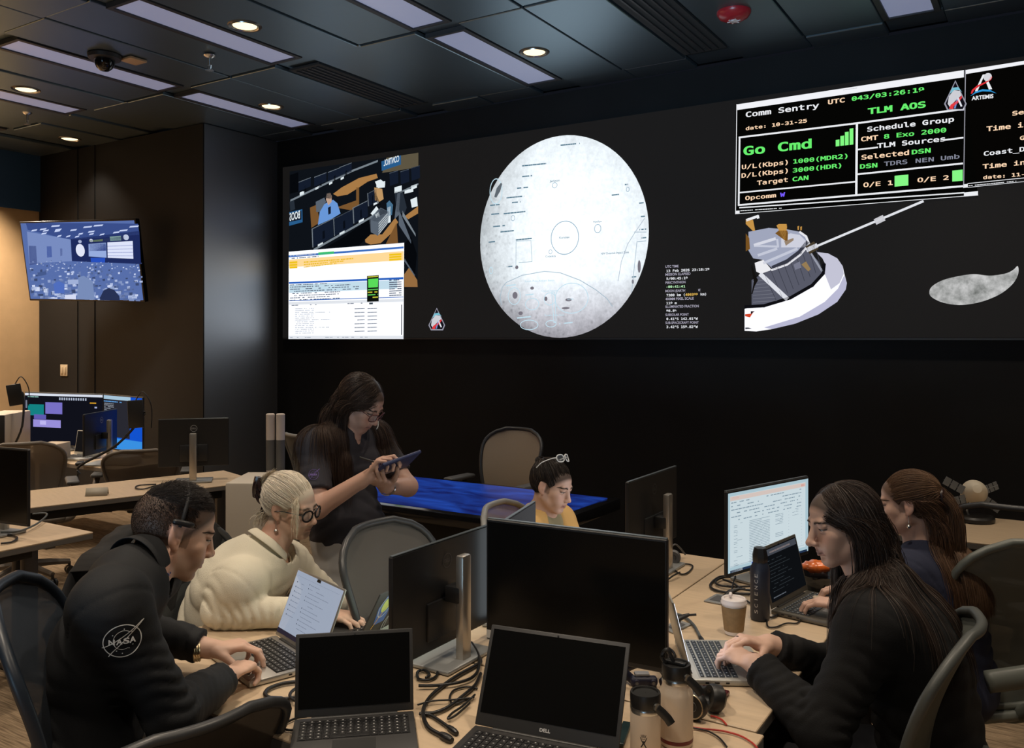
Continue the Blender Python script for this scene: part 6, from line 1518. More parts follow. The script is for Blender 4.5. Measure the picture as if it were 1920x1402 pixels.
# ------------------------------------------------------------------ the standing woman
g = dict(skin=(.52, .31, .235), brow=(.03, .018, .013), jaw=1.04, nose=.95, size=.97, lip=(.36, .15, .13), scalp=(.03, .018, .013))
hc = P(676, 757, 3.75); N = P(648, 806, 3.79); f, r = fr(96); pel = A_(P(652, 992, 3.80))
bS = Body(hc, 80, 36, 3, N, pel, 96, sw=.172, hunch=.02, sdrop=.055, sfwd=(.0, .0), g=g, bulk=1.0)
wr = A_(P(690, 893, 3.52)); wl = A_(P(722, 912, 3.60)); bS.arm(1, wr, (-.2, -.5, -.9), .275, .245); bS.arm(-1, wl, (.3, .8, -.7), .275, .245)
tc_ = A_(P(742, 871, 3.56)); hr = unit(A_(P(710, 868, 3.52)) - wr); hl = unit(A_(P(700, 893, 3.47)) - wl); LS = leg_set(bS, 92, reach=.02, spread=.10)
#print('S arm', np.linalg.norm(bS.S[1] - wr), np.linalg.norm(bS.S[-1] - wl), 'M arm', np.linalg.norm(bM.S[1] - bM.W[1]), np.linalg.norm(bM.S[-1] - bM.W[-1]), 'W arm', np.linalg.norm(bW.S[1] - bW.W[1]))
person('person', 'standing woman with long dark hair and glasses writing on a tablet', bS, {1: (wr, hr, unit(np.array([.5, .1, -.6])), dict(fan=((35, 50, 25), (40, 55, 30), (50, 60, 40), (55, 60, 40)), spread=2, thumb=(.7, .3, .65))), -1: (wl, hl, unit(np.array([-.2, .3, .9])), dict(fan=((30, 40, 30), (30, 42, 30), (32, 44, 30), (34, 46, 32)), spread=4, thumb=(.6, .5, .6)))}, LS, .003, .011, True, .052, M_skin)
def ps(sd):
    bS.torso(sd, .012, True); bS.arms(sd, .016, 0., el=.74); sd.ell(bS.P + bS.up * .02, np.array([.172, .128, .13]), bS.RT, .04, off=.006)
def ps2(sd):
    for s in (1, -1): sleeve_cut(bS, sd, s, .74, .072, True)
    e = bS.hc + bS.R @ A_((0, .0, -.05)); sd.cone(bS.N, e, .050, .058, .008, '-'); sd.cone(bS.N + bS.fw * .05, bS.N + bS.fw * .10 - bS.up * .06, .028, .008, .01, '-'); sd.cut(bS.P - bS.up * .095, -bS.up, .30)
pm = garment(bS, 'polo_shirt', M_polo, ps, .0075, wr=(.006, 14, (1, 1, .7), .10), post=ps2)
eS = bS.hc + bS.R @ A_((0, 0, -.05)); stand_collar(bS, M_polo, bS.N - bS.up * .006, eS - bS.N, .070, .063, .030, .40, fold=.4, flare=.004)
for q in (.055, .105):
    mb = MB(); F = Flat(Vector(bS.N + bS.fw * .15 - bS.up * q), Vector(bS.RT[:, 0]), Vector(bS.up)); F.disc2((0, 0), .006, .006, M_white_pl, 14); wrap(F, pm, bS.base, .003); F.obj('button', bS.o)
sc_ = bS.S[1] + (bS.E[1] - bS.S[1]) * .42; nr = unit(-sc_ * np.array([1, 1, 0]) - np.array([.6, 0, 0])); e2 = np.array([0, 0, 1.]); e1 = np.cross(e2, nr); F = Flat(Vector(sc_ + nr * .07), Vector(e1), Vector(e2)); emblem(F, .020, M_thread_p); wrap(F, pm, bS.base); F.obj('sleeve_emblem', bS.o)
trousers(bS, M_grey_trouser, LS)
glasses(bS, M_specs_br, 'square', .110, .004, .0235, .0185)
wristband(bS, -1, wl - hl * .03, hl, .031, M_steel, 'bracelet', .003, .0024)
T = HL(bS); mb = MB(); mb.tube(spline([T(-.08, .0, .02), T(-.078, .05, -.01), T(-.05, .105, -.045), T(-.03, .118, -.058)], 5), .0022, 6); child(bS, 'headset_boom', mb, M_white_pl)
bS.hs = .84; nS = 7000; long_hair(bS, nS, 31, .34, .46, RAD(98), -.32, -.012, .015, tint=hue(nS, 34, (.034, .019, .013), .35, (.08, .05, .035), .2), rad=.0007, cloth=pm); V, Q = cap(bS, None, .006); np_mesh('hair_cap', V, Q, M_hair, bS.o, bS.base, np.tile((.022, .013, .010), (len(V), 1)))
# tablet and pen in her hands
a_ = unit(A_(P(773, 854, 3.60)) - A_(P(711, 886, 3.48))); v_ = unit(tc_ - A_((0, 0, CZ))); n_ = unit(np.cross(v_, a_)); n_ = n_ if n_[2] > 0 else -n_; n_ = unit(n_ + v_ * .22); a_ = unit(a_ - n_ * (a_ @ n_)); b_ = np.cross(n_, a_); R3 = Matrix((Vector(a_), Vector(b_), Vector(n_))).transposed()
t = thing('tablet', 'dark blue cased tablet held by the standing woman', 'tablet', tuple(tc_)); M_case = mat('blue_case', (.02, .03, .09), .5)
obj('case', MB().box((0, 0, 0), (.19, .145, .013), .004, 2, rot=R3), M_case, t); obj('screen', MB().box(R3 @ Vector((0, 0, .0065)), (.17, .125, .002), rot=R3), E((70, 90, 140), .5), t)
p0 = A_(P(712, 869, 3.50)); p1 = A_(P(674, 857, 3.50)); mb = MB().cyl(Vector(p0), Vector(p1), .004, .004, 10); mb.cyl(Vector(p0), Vector(p0 + unit(p0 - p1) * .012), .004, .001, 10)
tag(obj('stylus', recenter(mb, tuple(p0)), M_mon, loc=tuple(p0)), 'thin dark stylus in the standing woman\'s right hand', 'pen')

# ------------------------------------------------------------------ the woman in the yellow cardigan
g = dict(skin=(.56, .36, .27), brow=(.03, .02, .015), jaw=.98, nose=.95, size=.90, lip=(.40, .18, .16), scalp=(.02, .014, .011))
hc = P(1034, 914, 3.80); N = P(1014, 966, 3.85); f, r = fr(92); pel = A_(N) - f * .12; pel[2] = .45
bY = Body(hc, 92, 16, -5, N, pel, 88, sw=.16, hunch=.02, sdrop=.05, sfwd=(.02, .02), g=g, bulk=.95)
wr = A_((-1.66, 2.98, .80)); wl = A_((-1.64, 3.22, .80)); bY.arm(1, wr, (-.3, -.7, -.6), .26, .235); bY.arm(-1, wl, (-.3, .7, -.6), .26, .235)
LY = leg_set(bY, 88, reach=.38)
person('person', 'seated woman in a yellow cardigan with glasses on her head', bY, {1: (wr, unit(np.array([.9, .1, -.1])), dn), -1: (wl, unit(np.array([.9, -.1, -.1])), dn)}, LY, .0032, .011, True, .046, M_skin, hres=.004)
def py(sd): bY.torso(sd, .008, True); sd.cone(bY.N - bY.up * .02, bY.N + bY.up * .045, .060, .052, .02)
def py1(sd): sd.cone(bY.N, bY.hc + bY.R @ A_((0, 0, -.05)), .044, .05, .006, '-')
garment(bY, 'turtleneck', M_olive, py, .008, wr=(.002, 4, (1, 1, 1), .08), post=py1)
def py2(sd): bY.torso(sd, .017, True); bY.arms(sd, .018, .95)
def py3(sd):
    for s in (1, -1): sleeve_cut(bY, sd, s, .92)
    sd.cone(bY.N + bY.fw * .10 + bY.up * .05, bY.P + bY.fw * .17, .068, .075, .02, '-'); sd.cone(bY.N - bY.up * .02, bY.N + bY.up * .2, .062, .09, .01, '-')
garment(bY, 'cardigan', M_mustard, py2, .0075, wr=(.003, 6, (1, 1, .8), .09), post=py3); trousers(bY, M_dark_trouser, LY)
tgt = unit(np.array([0, -.06, .075])); Pw = combed(bY, 4000, 41, hairline, tgt, .012, .001, None); strand_mesh('hair', Pw, .0008, M_hair, bY.o, bY.base, .8, hue(4000, 42, (.014, .009, .007), .4, (.05, .035, .025), .12)); V, Q = cap(bY, None, .006); np_mesh('hair_cap', V, Q, M_hair, bY.o, bY.base, np.tile((.012, .008, .006), (len(V), 1)))
T = HL(bY); rs = np.random.RandomState(43); Pl = []
for i in range(260):
    c0 = np.array([0, -.098, .098]); a = rs.uniform(0, 6.28); ra = rs.uniform(.012, .030); tl = rs.normal(size=3) * .35 + (0, .6, .8); u_ = unit(np.cross(tl, (1, 0, 0))); v_ = unit(np.cross(tl, u_)); Pl.append([list(T(*(c0 + u_ * ra * cos(a + q) + v_ * ra * sin(a + q) + unit(tl) * rs.normal() * .006 * 0))) for q in np.linspace(0, 3.2, 14)])
strand_mesh('hair_bun', np.array(Pl), .0018, M_hair, bY.o, bY.base, .6, hue(260, 44, (.014, .009, .007), .4))
kb = bY.hc.copy(); bY.hc = bY.hc + bY.R @ A_((0, -.050, .098)); Rk = bY.R.copy(); bY.R = bY.R @ np.array(Matrix.Rotation(RAD(38), 3, 'X')); glasses(bY, M_white_pl, 'square', .095, -.005, .024, .018, name='glasses_on_head'); bY.hc = kb; bY.R = Rk

# ------------------------------------------------------------------ the woman in black fleece, right foreground
g = dict(skin=(.58, .37, .28), brow=(.07, .05, .04), browk=.6, jaw=.97, nose=1.2, size=.935, lip=(.38, .17, .14), scalp=(.05, .04, .034))
hc = P(1583, 985, 2.40); N = P(1656, 1108, 2.36); f, r = fr(-98); pel = A_(N) - f * .13; pel[2] = .52
bR = Body(hc, -128, 12, 6, N, pel, -97, sw=.172, hunch=.035, sdrop=.045, sfwd=(.03, .03), g=g, bulk=1.05)
wl = A_(P(1417, 1246, 2.385)); wr = A_(P(1442, 1208, 2.53)); bR.arm(-1, wl, (.4, -.6, -.7), .29, .26); bR.arm(1, wr, (.4, .6, -.7), .29, .26)
hl = unit(A_(PZ(1362, 1218, .80)) - wl); hr = unit(A_(PZ(1402, 1200, .815)) - wr); LR = leg_set(bR, -95, reach=.40)
#print('R arm', np.linalg.norm(bR.S[1] - wr), np.linalg.norm(bR.S[-1] - wl))
person('person', 'woman in black fleece with long dark hair typing on a silver laptop', bR, {-1: (wl, hl, (0, .1, -1), dict(fan=((20, 32, 20), (24, 36, 22), (28, 40, 26), (32, 44, 28)), spread=8, thumb=(.75, .55, .25))), 1: (wr, hr, (0, -.1, -1), dict(fan=((28, 40, 22), (34, 46, 26), (34, 48, 28), (38, 50, 30)), spread=8))}, LR, .0028, .011, True, .05, M_skin, hres=.0025)
def pr_(sd): bR.torso(sd, .020, True, k=.06); bR.arms(sd, .020, .96, k=.05); sd.cone(bR.N - bR.up * .02, bR.N + bR.up * .01, .066, .060, .03)
def pr2(sd):
    seams(bR, sd, .94)
    for s in (1, -1): sleeve_cut(bR, sd, s, .92)
    e = bR.hc + bR.R @ A_((0, .0, -.05)); sd.cone(bR.N, e, .048, .058, .008, '-')
fr_ = garment(bR, 'fleece_jacket', M_blackfleece, pr_, .0070, wr=(.0085, 17, (1, 1, .7), .085), post=pr2); trousers(bR, M_dark_trouser, LR)
rp = wr + hr * .118; wristband(bR, 1, wr + hr * .104 - np.array([0, 0, .004]), hr, .0098, M_specs, 'ring', .0, .0016)
nR = 7500; long_hair(bR, nR, 51, .36, .50, RAD(104), -.22, .0, .009, tint=hue(nR, 54, (.038, .024, .018), .35, (.14, .115, .10), .13), rad=.00068, cloth=fr_, cond=lambda x, y, z: hairline(x, y, z) | ((z > y - .034) & (z > .035) & (np.abs(x) < .06))); V, Q = cap(bR, None, .005); np_mesh('hair_cap', V, Q, M_hair, bR.o, bR.base, np.tile((.026, .019, .015), (len(V), 1)))

# ------------------------------------------------------------------ the woman with the half ponytail, far right
g = dict(skin=(.58, .37, .285), brow=(.10, .06, .04), browk=.6, jaw=1.0, nose=1.0, size=.89, lip=(.40, .19, .17), scalp=(.09, .05, .03))
hc = P(1704, 946, 2.96); N = P(1742, 1030, 2.96); f, r = fr(-78); pel = A_(N) - f * .08; pel[2] = .52
bF = Body(hc, -90, 10, 0, N, pel, -76, sw=.168, hunch=.02, sdrop=.06, sfwd=(.02, .02), g=g, bulk=1.0)
wl = A_((-.60, 3.06, .80)); wr = A_((-.58, 3.30, .80)); bF.arm(-1, wl, (.3, -.6, -.7), .28, .25); bF.arm(1, wr, (.3, .6, -.7), .28, .25)
LF = leg_set(bF, -78, reach=.38)
person('person', 'woman in a navy top with a half ponytail and earring, at the far right', bF, {-1: (wl, unit(np.array([-1, .1, -.1])), dn), 1: (wr, unit(np.array([-1, -.1, -.1])), dn)}, LF, .003, .011, True, .049, M_skin, hres=.0035)
def pf(sd): bF.torso(sd, .016, True); bF.arms(sd, .016, .95)
def pf2(sd):
    seams(bF, sd, None)
    for s in (1, -1): sleeve_cut(bF, sd, s, .92)
    sd.cone(bF.N - bF.up * .01, bF.N + bF.up * .2, .062, .09, .01, '-'); sd.cone(bF.N + bF.fw * .06, bF.N + bF.fw * .13 - bF.up * .10, .052, .020, .012, '-')
nf_ = garment(bF, 'navy_top', M_navy, pf, .0075, wr=(.006, 24, (1, 1, .7), .09), post=pf2)
def pf3(sd): bF.torso(sd, .009, True); sd.cone(bF.N - bF.up * .03, bF.N + bF.up * .025, .074, .064, .02)
def pf4(sd): sd.cone(bF.N - bF.up * .05, bF.N + bF.up * .2, .050, .075, .008, '-'); sd.cut(bF.C + bF.up * .02, -bF.up, .4)
garment(bF, 'blue_shirt', M_blueshirt, pf3, .0075, wr=None, post=pf4); trousers(bF, M_dark_trouser, LF); earring(bF, -1, .030, .008, M_steel)
nF = 4500; up_ = lambda x, y, z: hairline(x, y, z) & (z > .015); lo_ = lambda x, y, z: hairline(x, y, z) & (z < .035) & (y < .005)
tgt = unit(np.array([0, -.095, .015]) / SKR); Pw = combed(bF, nF, 61, up_, tgt, .006, .001, None); strand_mesh('hair', Pw, .0007, M_hair, bF.o, bF.base, .8, hue(nF, 62, (.105, .056, .030), .3, (.20, .12, .07), .15))
long_hair(bF, 4000, 64, .30, .40, RAD(70), -.35, .0, .013, cond=lo_, tint=hue(4000, 66, (.085, .044, .024), .35, (.18, .10, .06), .15), name='long_hair', rad=.00072, cloth=nf_)
rs = np.random.RandomState(63); n = 2200; RR = np.stack([rs.normal(0, .012, n), -.118 + rs.normal(0, .004, n), .020 + rs.normal(0, .010, n)], 1); d = (np.tile((0, -.5, -.6), (n, 1)) + rs.normal(size=(n, 3)) * .10) @ bF.R.T
Pl = flow(bF.hc + (RR * .97) @ bF.R.T, d, rs.uniform(.34, .44, n), 30, colliders(bF), .5, .8, 65, rs.uniform(.001, .012, n), .04, cloth_of(nf_, bF)); strand_mesh('ponytail', Pl, .0007, M_hair, bF.o, bF.base, .3, hue(n, 67, (.10, .054, .03), .35, (.20, .12, .07), .15)); V, Q = cap(bF, None, .005); np_mesh('hair_cap', V, Q, M_hair, bF.o, bF.base, np.tile((.07, .037, .02), (len(V), 1)))
T = HL(bF); mb = MB(); mb.tube([T(.022 * cos(a), -.122, .018 + .026 * sin(a)) for a in np.linspace(0, 2 * pi, 20)[:-1]], .011, 10, closed=True); mb.box(T(0, -.125, .018), (.03, .02, .04), .008); child(bF, 'hair_clip', mb, M_clip)

for b_, br, gz, nb in ((bM, (.045, .03, .02), -.35, 110), (bW, (.20, .16, .12), -.30, 50), (bS, (.03, .018, .013), -.45, 110), (bY, (.02, .014, .01), -.40, 110), (bR, (.05, .035, .028), -.40, 100), (bF, (.08, .05, .03), -.25, 80)): face_details(b_, br, (.05, .035, .025), gz, nb=nb)
# ================================================================== things on the desks
ZT = .732
def wirez(F_pts, z0, crop, lift=()):
    out = []
    for i, p in enumerate(F_pts):
        u, v = crop[0] + p[0] / crop[2], crop[1] + p[1] / crop[2]; z = z0 + (lift[i] if i < len(lift) else 0); out.append(PZ(u, v, z))
    return out
M_cable = mat('black_cable', (.008, .008, .009), .4)
M_gcable = mat('grey_cable', (.07, .08, .085), .45)
M_rcable = mat('red_cable', (.42, .03, .02), .4)
C6, C7, C8, C2 = (380, 1080, 4.355), (780, 960, 3.172), (1220, 880, 4.1235), (1140, 1150, 5.565)
def cable(label, pts, crop, r, m=None, lift=None, plug=None, z=None, name='cable', group='cables lying on the desks'):
    z0 = (z or ZT) + r + .0008
    n = len(pts); lf = lift or [0.0] * n
    # where a cable crosses others it rides a little higher in the middle
    P_ = spline(wirez(pts, z0, crop, lf), 7); mb = MB().tube(P_, r, 8); base = (P_[0].x, P_[0].y, ZT)
    o = obj(name, recenter(mb, base), m or M_cable, loc=base, sharp=None); tag(o, label, 'cable', group)
    if plug:
        a, b = P_[-1], P_[-3]; t = (a - b).normalized(); k = MB(); k.tube([a - t * .002, a + t * .012, a + t * .030, a + t * .040], [plug * .8, plug, plug, plug * .7], 10)
        obj('plug', recenter(k, base), M_cable, o)
    return o
cable('thick black cable loop on the pale desk left of the small dark laptop', [(840, 858), (740, 864), (640, 880), (540, 918), (508, 962), (545, 990), (650, 1004), (760, 990), (850, 975)], C6, .0055)
cable('inner black cable loop left of the small dark laptop', [(840, 888), (770, 912), (722, 948), (714, 985), (745, 1012), (850, 1024)], C6, .0045, lift=[.008] * 6)
cable('thin black cable ending in a plug by the left corner of the small dark laptop', [(850, 1146), (770, 1158), (700, 1186), (660, 1220), (672, 1248), (720, 1256), (790, 1250)], C6, .003, plug=.006)
cable('black cable sweeping from the nearest silver pole to the big dark laptop', [(318, 770), (352, 830), (385, 885), (350, 915), (250, 970), (150, 1040), (75, 1110), (42, 1190), (70, 1275), (150, 1325)], C7, .0055, plug=.010)
cable('second black cable beside the nearest silver pole', [(330, 775), (372, 850), (372, 930), (330, 985), (240, 1015), (120, 1030), (15, 1032)], C7, .0045, lift=[.004] * 7)
cable('small coiled black cable right of the small dark laptop', [(10, 915), (70, 902), (125, 930), (120, 975), (70, 998), (15, 990), (10, 950), (50, 940), (80, 965), (60, 985)], C7, .0042)
cable('thin looping black cable between the two dark laptops', [(365, 1050), (300, 1038), (225, 1060), (200, 1105), (225, 1140), (290, 1120), (345, 1098)], C7, .003)
cable('thin folded black cable near the big dark laptop', [(350, 1085), (280, 1150), (215, 1195), (190, 1228), (240, 1205), (320, 1135)], C7, .003, lift=[.004] * 6)
cable('straight thin black cable crossing between the dark laptops', [(10, 1145), (100, 1122), (220, 1115), (345, 1102)], C7, .0025, lift=[.006] * 4)
cable('black cable with a white ringed plug between the dark laptops', [(20, 1198), (80, 1205), (140, 1240), (195, 1280)], C7, .0045, plug=.008)
cable('thick black cable under the cable tangle between the dark laptops', [(30, 1195), (110, 1192), (190, 1160), (270, 1100), (350, 1030), (385, 960)], C7, .005)
cable('black cable from the far silver pole on the pale desk', [(148, 738), (220, 730), (295, 732), (325, 748), (305, 782), (262, 808), (215, 800), (150, 745)], C8, .0035)
cable('black cable beside the far monitor base', [(85, 862), (130, 850), (175, 820), (225, 795)], C8, .0035, lift=[.0, .004, .013, .013])
for k, (pts, r, lb) in enumerate((([(640, 822), (540, 828), (478, 868), (462, 905), (510, 935), (620, 955), (760, 962), (860, 960)], .0048, 'outermost black cable of the coil under the document monitor'),
                              ([(660, 830), (560, 835), (505, 862), (520, 890), (610, 905), (720, 905), (850, 900)], .0042, 'middle black cable of the coil under the document monitor'),
                              ([(560, 850), (640, 880), (700, 920), (780, 935), (870, 930)], .0042, 'inner black cable of the coil under the document monitor'),
                              ([(655, 825), (640, 870), (625, 930), (590, 965)], .003, 'thin black cable dropping from the document monitor to the desk socket'))):
    cable(lb, pts, C8, r, lift=[.004 * k] * len(pts))
cable('black cable behind the paper cup lid, running to the navy bottle', [(612, 1000), (680, 1000), (740, 1015), (790, 1048)], C8, .0038)
cable('black cable loop at the foot of the navy bottle', [(905, 1000), (965, 1020), (990, 1070), (975, 1125), (930, 1142), (890, 1135)], C8, .004)
cable('thin black cable from the dark screened laptop to the navy bottle', [(1180, 1125), (1135, 1185), (1050, 1188), (965, 1218), (905, 1212), (900, 1150)], C8, .0028)
cable('black cable behind the dark screened laptop', [(1225, 893), (1300, 900), (1350, 925), (1362, 955)], C8, .004)
cable('grey cable curving down to the silver laptop', [(92, 1104), (180, 1112), (265, 1142), (330, 1200), (362, 1255), (385, 1300)], C8, .005, M_gcable, plug=.008)
cable('black cable beside the big black screen\'s right edge', [(570, 350), (640, 365), (690, 415), (690, 465), (650, 495), (590, 500)], C2, .004)
cable('second black cable at the big black screen\'s right edge', [(560, 160), (590, 260), (625, 400), (640, 480)], C2, .005)
cable('thin white tipped black cable plugged into the silver laptop', [(1145, 690), (1125, 730), (1060, 752), (980, 758), (900, 745)], C2, .003)
cable('short red headphone cable on the right desk corner', [(1070, 1068), (1130, 1080), (1190, 1110), (1237, 1160)], C2, .0024, M_rcable)
cable('long red cable curving off the front desk', [(885, 1188), (1000, 1203), (1200, 1225), (1380, 1275), (1500, 1345), (1560, 1405)], C2, .0024, M_rcable)
cable('thin black cable next to the long red cable', [(885, 1192), (1040, 1226), (1160, 1295), (1240, 1390)], C2, .0022)
cable('thin black cable on the near left desk by the dark monitor', [(0, 1010), (60, 1018), (95, 1010), (50, 995)], (0, 0, 1), .004) if False else None
C1 = (0, 680, 3.69)
cable('black cable hanging loose on the near left desk', [(5, 1250), (80, 1240), (118, 1215), (90, 1195), (5, 1190)], C1, .005)
cable('black cable looping over the long empty desk beside the monitor base', [(1240, 840), (1100, 845), (1000, 872), (940, 868), (960, 848), (1080, 840)], C1, .0045)
cable('grey cable across the dark monitor\'s foot on the near left desk', [(5, 1170), (130, 1165), (260, 1110), (325, 1045), (225, 1045)], C1, .005, M_gcable, lift=[.013] * 5)

# two socket plates let into the right desk, each with a plug
def socket_plate(label, quad, crop, plug_at):
    q = [PZ(crop[0] + p[0] / crop[2], crop[1] + p[1] / crop[2], ZT) for p in quad]; c = sum(q, Vector()) / 4; t = thing('desk_socket', label, 'power socket', (c.x, c.y, ZT), 0, 'sockets let into the right desk')
    mb = MB(); top = [p - c + Vector((0, 0, .003)) for p in q]; bot = [p - c for p in q]; mb.add(top + bot, [(3, 2, 1, 0), (0, 1, 5, 4), (1, 2, 6, 5), (2, 3, 7, 6), (3, 0, 4, 7)], 0, False); o = obj('plate', mb, M_base, t)
    mb = MB(); ctr = sum(top, Vector()) / 4; mb.add([ctr + (p - ctr) * .62 + Vector((0, 0, .0012)) for p in top], [(3, 2, 1, 0)], 0, False); obj('socket_well', mb, M_leg, t)
    p = PZ(crop[0] + plug_at[0] / crop[2], crop[1] + plug_at[1] / crop[2], ZT + .02) - c; k = MB(); k.tube([p + Vector((0, 0, -.018)), p, p + Vector((.012, .008, .018)), p + Vector((.04, .026, .030))], [.013, .014, .010, .005], 10); k.tube([p + Vector((.03, .02, .027)), p + Vector((.06, .035, .03))], .004, 8); obj('plug', k, M_cable, t)
socket_plate('grey desk socket with a black plug behind the paper cup', [(410, 1020), (508, 965), (640, 985), (545, 1045)], C8, (585, 985))
socket_plate('grey desk socket with a black plug beside the silver laptop', [(95, 1230), (200, 1165), (318, 1200), (170, 1268)], C8, (190, 1190))

# ------------------------------------------------------------------ bottles and cup
M_flask = mat('pale_powder_coat', (.66, .54, .42), .55, bump=.15, bscale=900)
M_lid = mat('black_lid', (.010, .010, .010), .42)
M_bot_n = mat('navy_powder_coat', (.016, .022, .040), .42, bump=.1, bscale=900)
M_rstr = mat('dark_red_stripe', (.14, .015, .015), .4)
def flask(label, u, v, d, r, h, narrow, hs):
    p = P(u, v, d); t = thing('drink_bottle', label, 'bottle', (p.x, p.y, ZT), 0, 'pale bottles with black lids')
    body = [(r * .94, 0), (r, .005), (r, h * .80)] + ([(r * .97, h * .86), (r * .86, h * .93), (narrow, h * .965), (narrow, h)] if narrow < r * .97 else [(r, h * .97), (narrow, h)])
    bo = obj('body', MB().lathe(body, (0, 0, .0005), 48), M_flask, t)
    obj('steel_collar', MB().lathe([(narrow * 1.01, h), (narrow * 1.03, h + .002), (narrow * 1.03, h + .010), (narrow, h + .012)], n=40), M_steel, t)
    L = .044; obj('lid', MB().lathe([(narrow * .98, h + .011), (narrow * 1.02, h + .015), (narrow * 1.03, h + L - .004), (narrow * .99, h + L), (narrow * .85, h + L), (narrow * .80, h + L - .004), (.001, h + L - .004)], n=40, cap=False), M_lid, t)
    n_ = (-Vector((p.x, p.y, 0))).normalized(); sd_ = Vector((-n_.y, n_.x, 0)); sd_ = sd_ if sd_.dot(Vector((CS, SN, 0))) > 0 else -sd_
    q = n_ * .72 + sd_ * .69; k = MB(); k.cyl(q * narrow * 1.0 + Vector((0, 0, h + .020)), q * narrow * 1.16 + Vector((0, 0, h + .020)), .0085, n=20); obj('pivot', k, M_steel, t)
    k = MB(); s0 = q * narrow * 1.12 + Vector((0, 0, h + .018)); k.tube([s0, s0 + sd_ * .012 + Vector((0, 0, -.010)), s0 + sd_ * .024 + Vector((0, 0, -.022)), s0 + sd_ * .032 + Vector((0, 0, -.034))], (.004, .010), 8); obj('strap', k, M_lid, t)
    return t, p, n_, sd_, bo
t, p, n_, sd_, bo = flask('shorter pale bottle with a dark hand mark and black lid, bottom right of centre', 1210, 1300, 2.00, .0350, .102, .0347, 1)
F = Flat(p + Vector((0, 0, ZT - p.z + .044)) + n_ * .05 + sd_ * (-.004), sd_, Vector((0, 0, 1)), mtx(t)); D = M_ink
F.poly2([(-.002, -.003), (.002, -.003), (.0072, -.0135), (.0048, -.0135), (0, -.006), (-.0048, -.0135), (-.0072, -.0135)], D); F.poly2([(-.0022, -.004), (.0022, -.004), (.0058, .003), (.0085, .0105), (.0065, .0095), (.003, .0015), (-.003, .0015), (-.0065, .0095), (-.0085, .0105), (-.0058, .003)], D)
for a in (-.50, -.25, 0, .25, .50): F.line2([(.0066 * sin(a * 1.2), .006 + .004 * cos(a)), (.0105 * sin(a * 1.15), .010 + .006 * cos(a))], .0011, D)
F.ring2((0, .0085), .004, .0032, .0009, D, 10, pi + .4, 2 * pi - .4)
wrap(F, bo, (0, 0, 0), .0006); F.obj('hand_mark', t)
t, p, n_, sd_, bo = flask('taller pale bottle with a black lid and dark red base stripe, behind the shorter one', 1268, 1300, 2.055, .0395, .147, .0335, 0)
obj('base_stripe', MB().lathe([(.0397, .010), (.0399, .012), (.0399, .017), (.0397, .019)], n=48, cap=False), M_rstr, t)
k = MB(); k.box((0, 0, .1915), (.05, .014, .008), .003); obj('lid_bar', k, M_lid, t)
k = MB(); k.tube(spline([-sd_ * .026 + Vector((0, 0, .189)), -sd_ * .034 + Vector((0, 0, .205)), -sd_ * .022 + Vector((0, 0, .221)), -sd_ * .006 + Vector((0, 0, .195))], 5), .005, 8); obj('carry_loop', k, M_lid, t)

p = PZ(1425, 1160, ZT); t = thing('drink_bottle', 'tall navy bottle with pale upright letters, beside the paper cup', 'bottle', (p.x, p.y, ZT)); r = .0325
bo = obj('body', MB().lathe([(r * .93, 0), (r, .005), (r, .165), (r * .95, .180), (r * .78, .192), (r * .74, .197)], n=48), M_bot_n, t)
k = MB().lathe([(r * .74, .195), (r * .80, .198), (r * .82, .220), (r * .66, .243), (r * .64, .246), (.001, .246)], n=8, cap=False); obj('lid', k, M_lid, t)
n_ = (-Vector((p.x, p.y, 0))).normalized(); sd_ = Vector((CS, SN, 0)); nn = (n_ * .90 - sd_ * .44).normalized(); e2_ = Vector((0, 0, 1)); F = Flat(p + Vector((0, 0, .095)) + nn * .045, Vector((0, 0, 1)), nn.cross(Vector((0, 0, 1))) * 1, mtx(t))
if F.n.dot(nn) < 0: F = Flat(p + Vector((0, 0, .095)) + nn * .045, Vector((0, 0, 1)), Vector((0, 0, 1)).cross(nn) * -1, mtx(t))
for i, ch in enumerate('SCIENCE'): x = -.068 + i * .0205 + (.005 if ch == 'I' else 0); F.text2(ch, x, -.0055, x + (.0018 if ch == 'I' else .0115), .012, mat('pale_print', (.55, .56, .58), .5), 'sans', -.005)
if F.n.dot(nn) < 0: F.mb.f = [tuple(reversed(f)) for f in F.mb.f]; F.n = -F.n
wrap(F, bo, (0, 0, 0), .0006); F.obj('lettering', t)

p = PZ(1376, 1187, ZT); t = thing('paper_cup', 'brown paper coffee cup with a white lid, beside the navy bottle', 'cup', (p.x, p.y, ZT))
M_kraft = mat('kraft_sleeve', (.26, .165, .075), .8, vary=.12, vscale=60); M_wcup = mat('white_cup', (.74, .68, .62), .6)
obj('cup_body', MB().lathe([(.0285, 0), (.0295, .002), (.0395, .100)], n=40), M_wcup, t); obj('sleeve', MB().lathe([(.0312, .012), (.0318, .012), (.0405, .092), (.0398, .092)], n=40, cap=False), M_kraft, t)
M_wlid = mat('white_lid', (.70, .64, .62), .45)
obj('lid', MB().lathe([(.0405, .096), (.0425, .099), (.0425, .104), (.0405, .107), (.0400, .114), (.0365, .117), (.033, .116), (.030, .111), (.001, .110)], n=44, cap=False), M_wlid, t)
k = MB(); k.box((-.014, .010, .121), (.010, .014, .016), .003, rot=Matrix.Rotation(.6, 3, 'X')); obj('drink_tab', k, M_wlid, t)

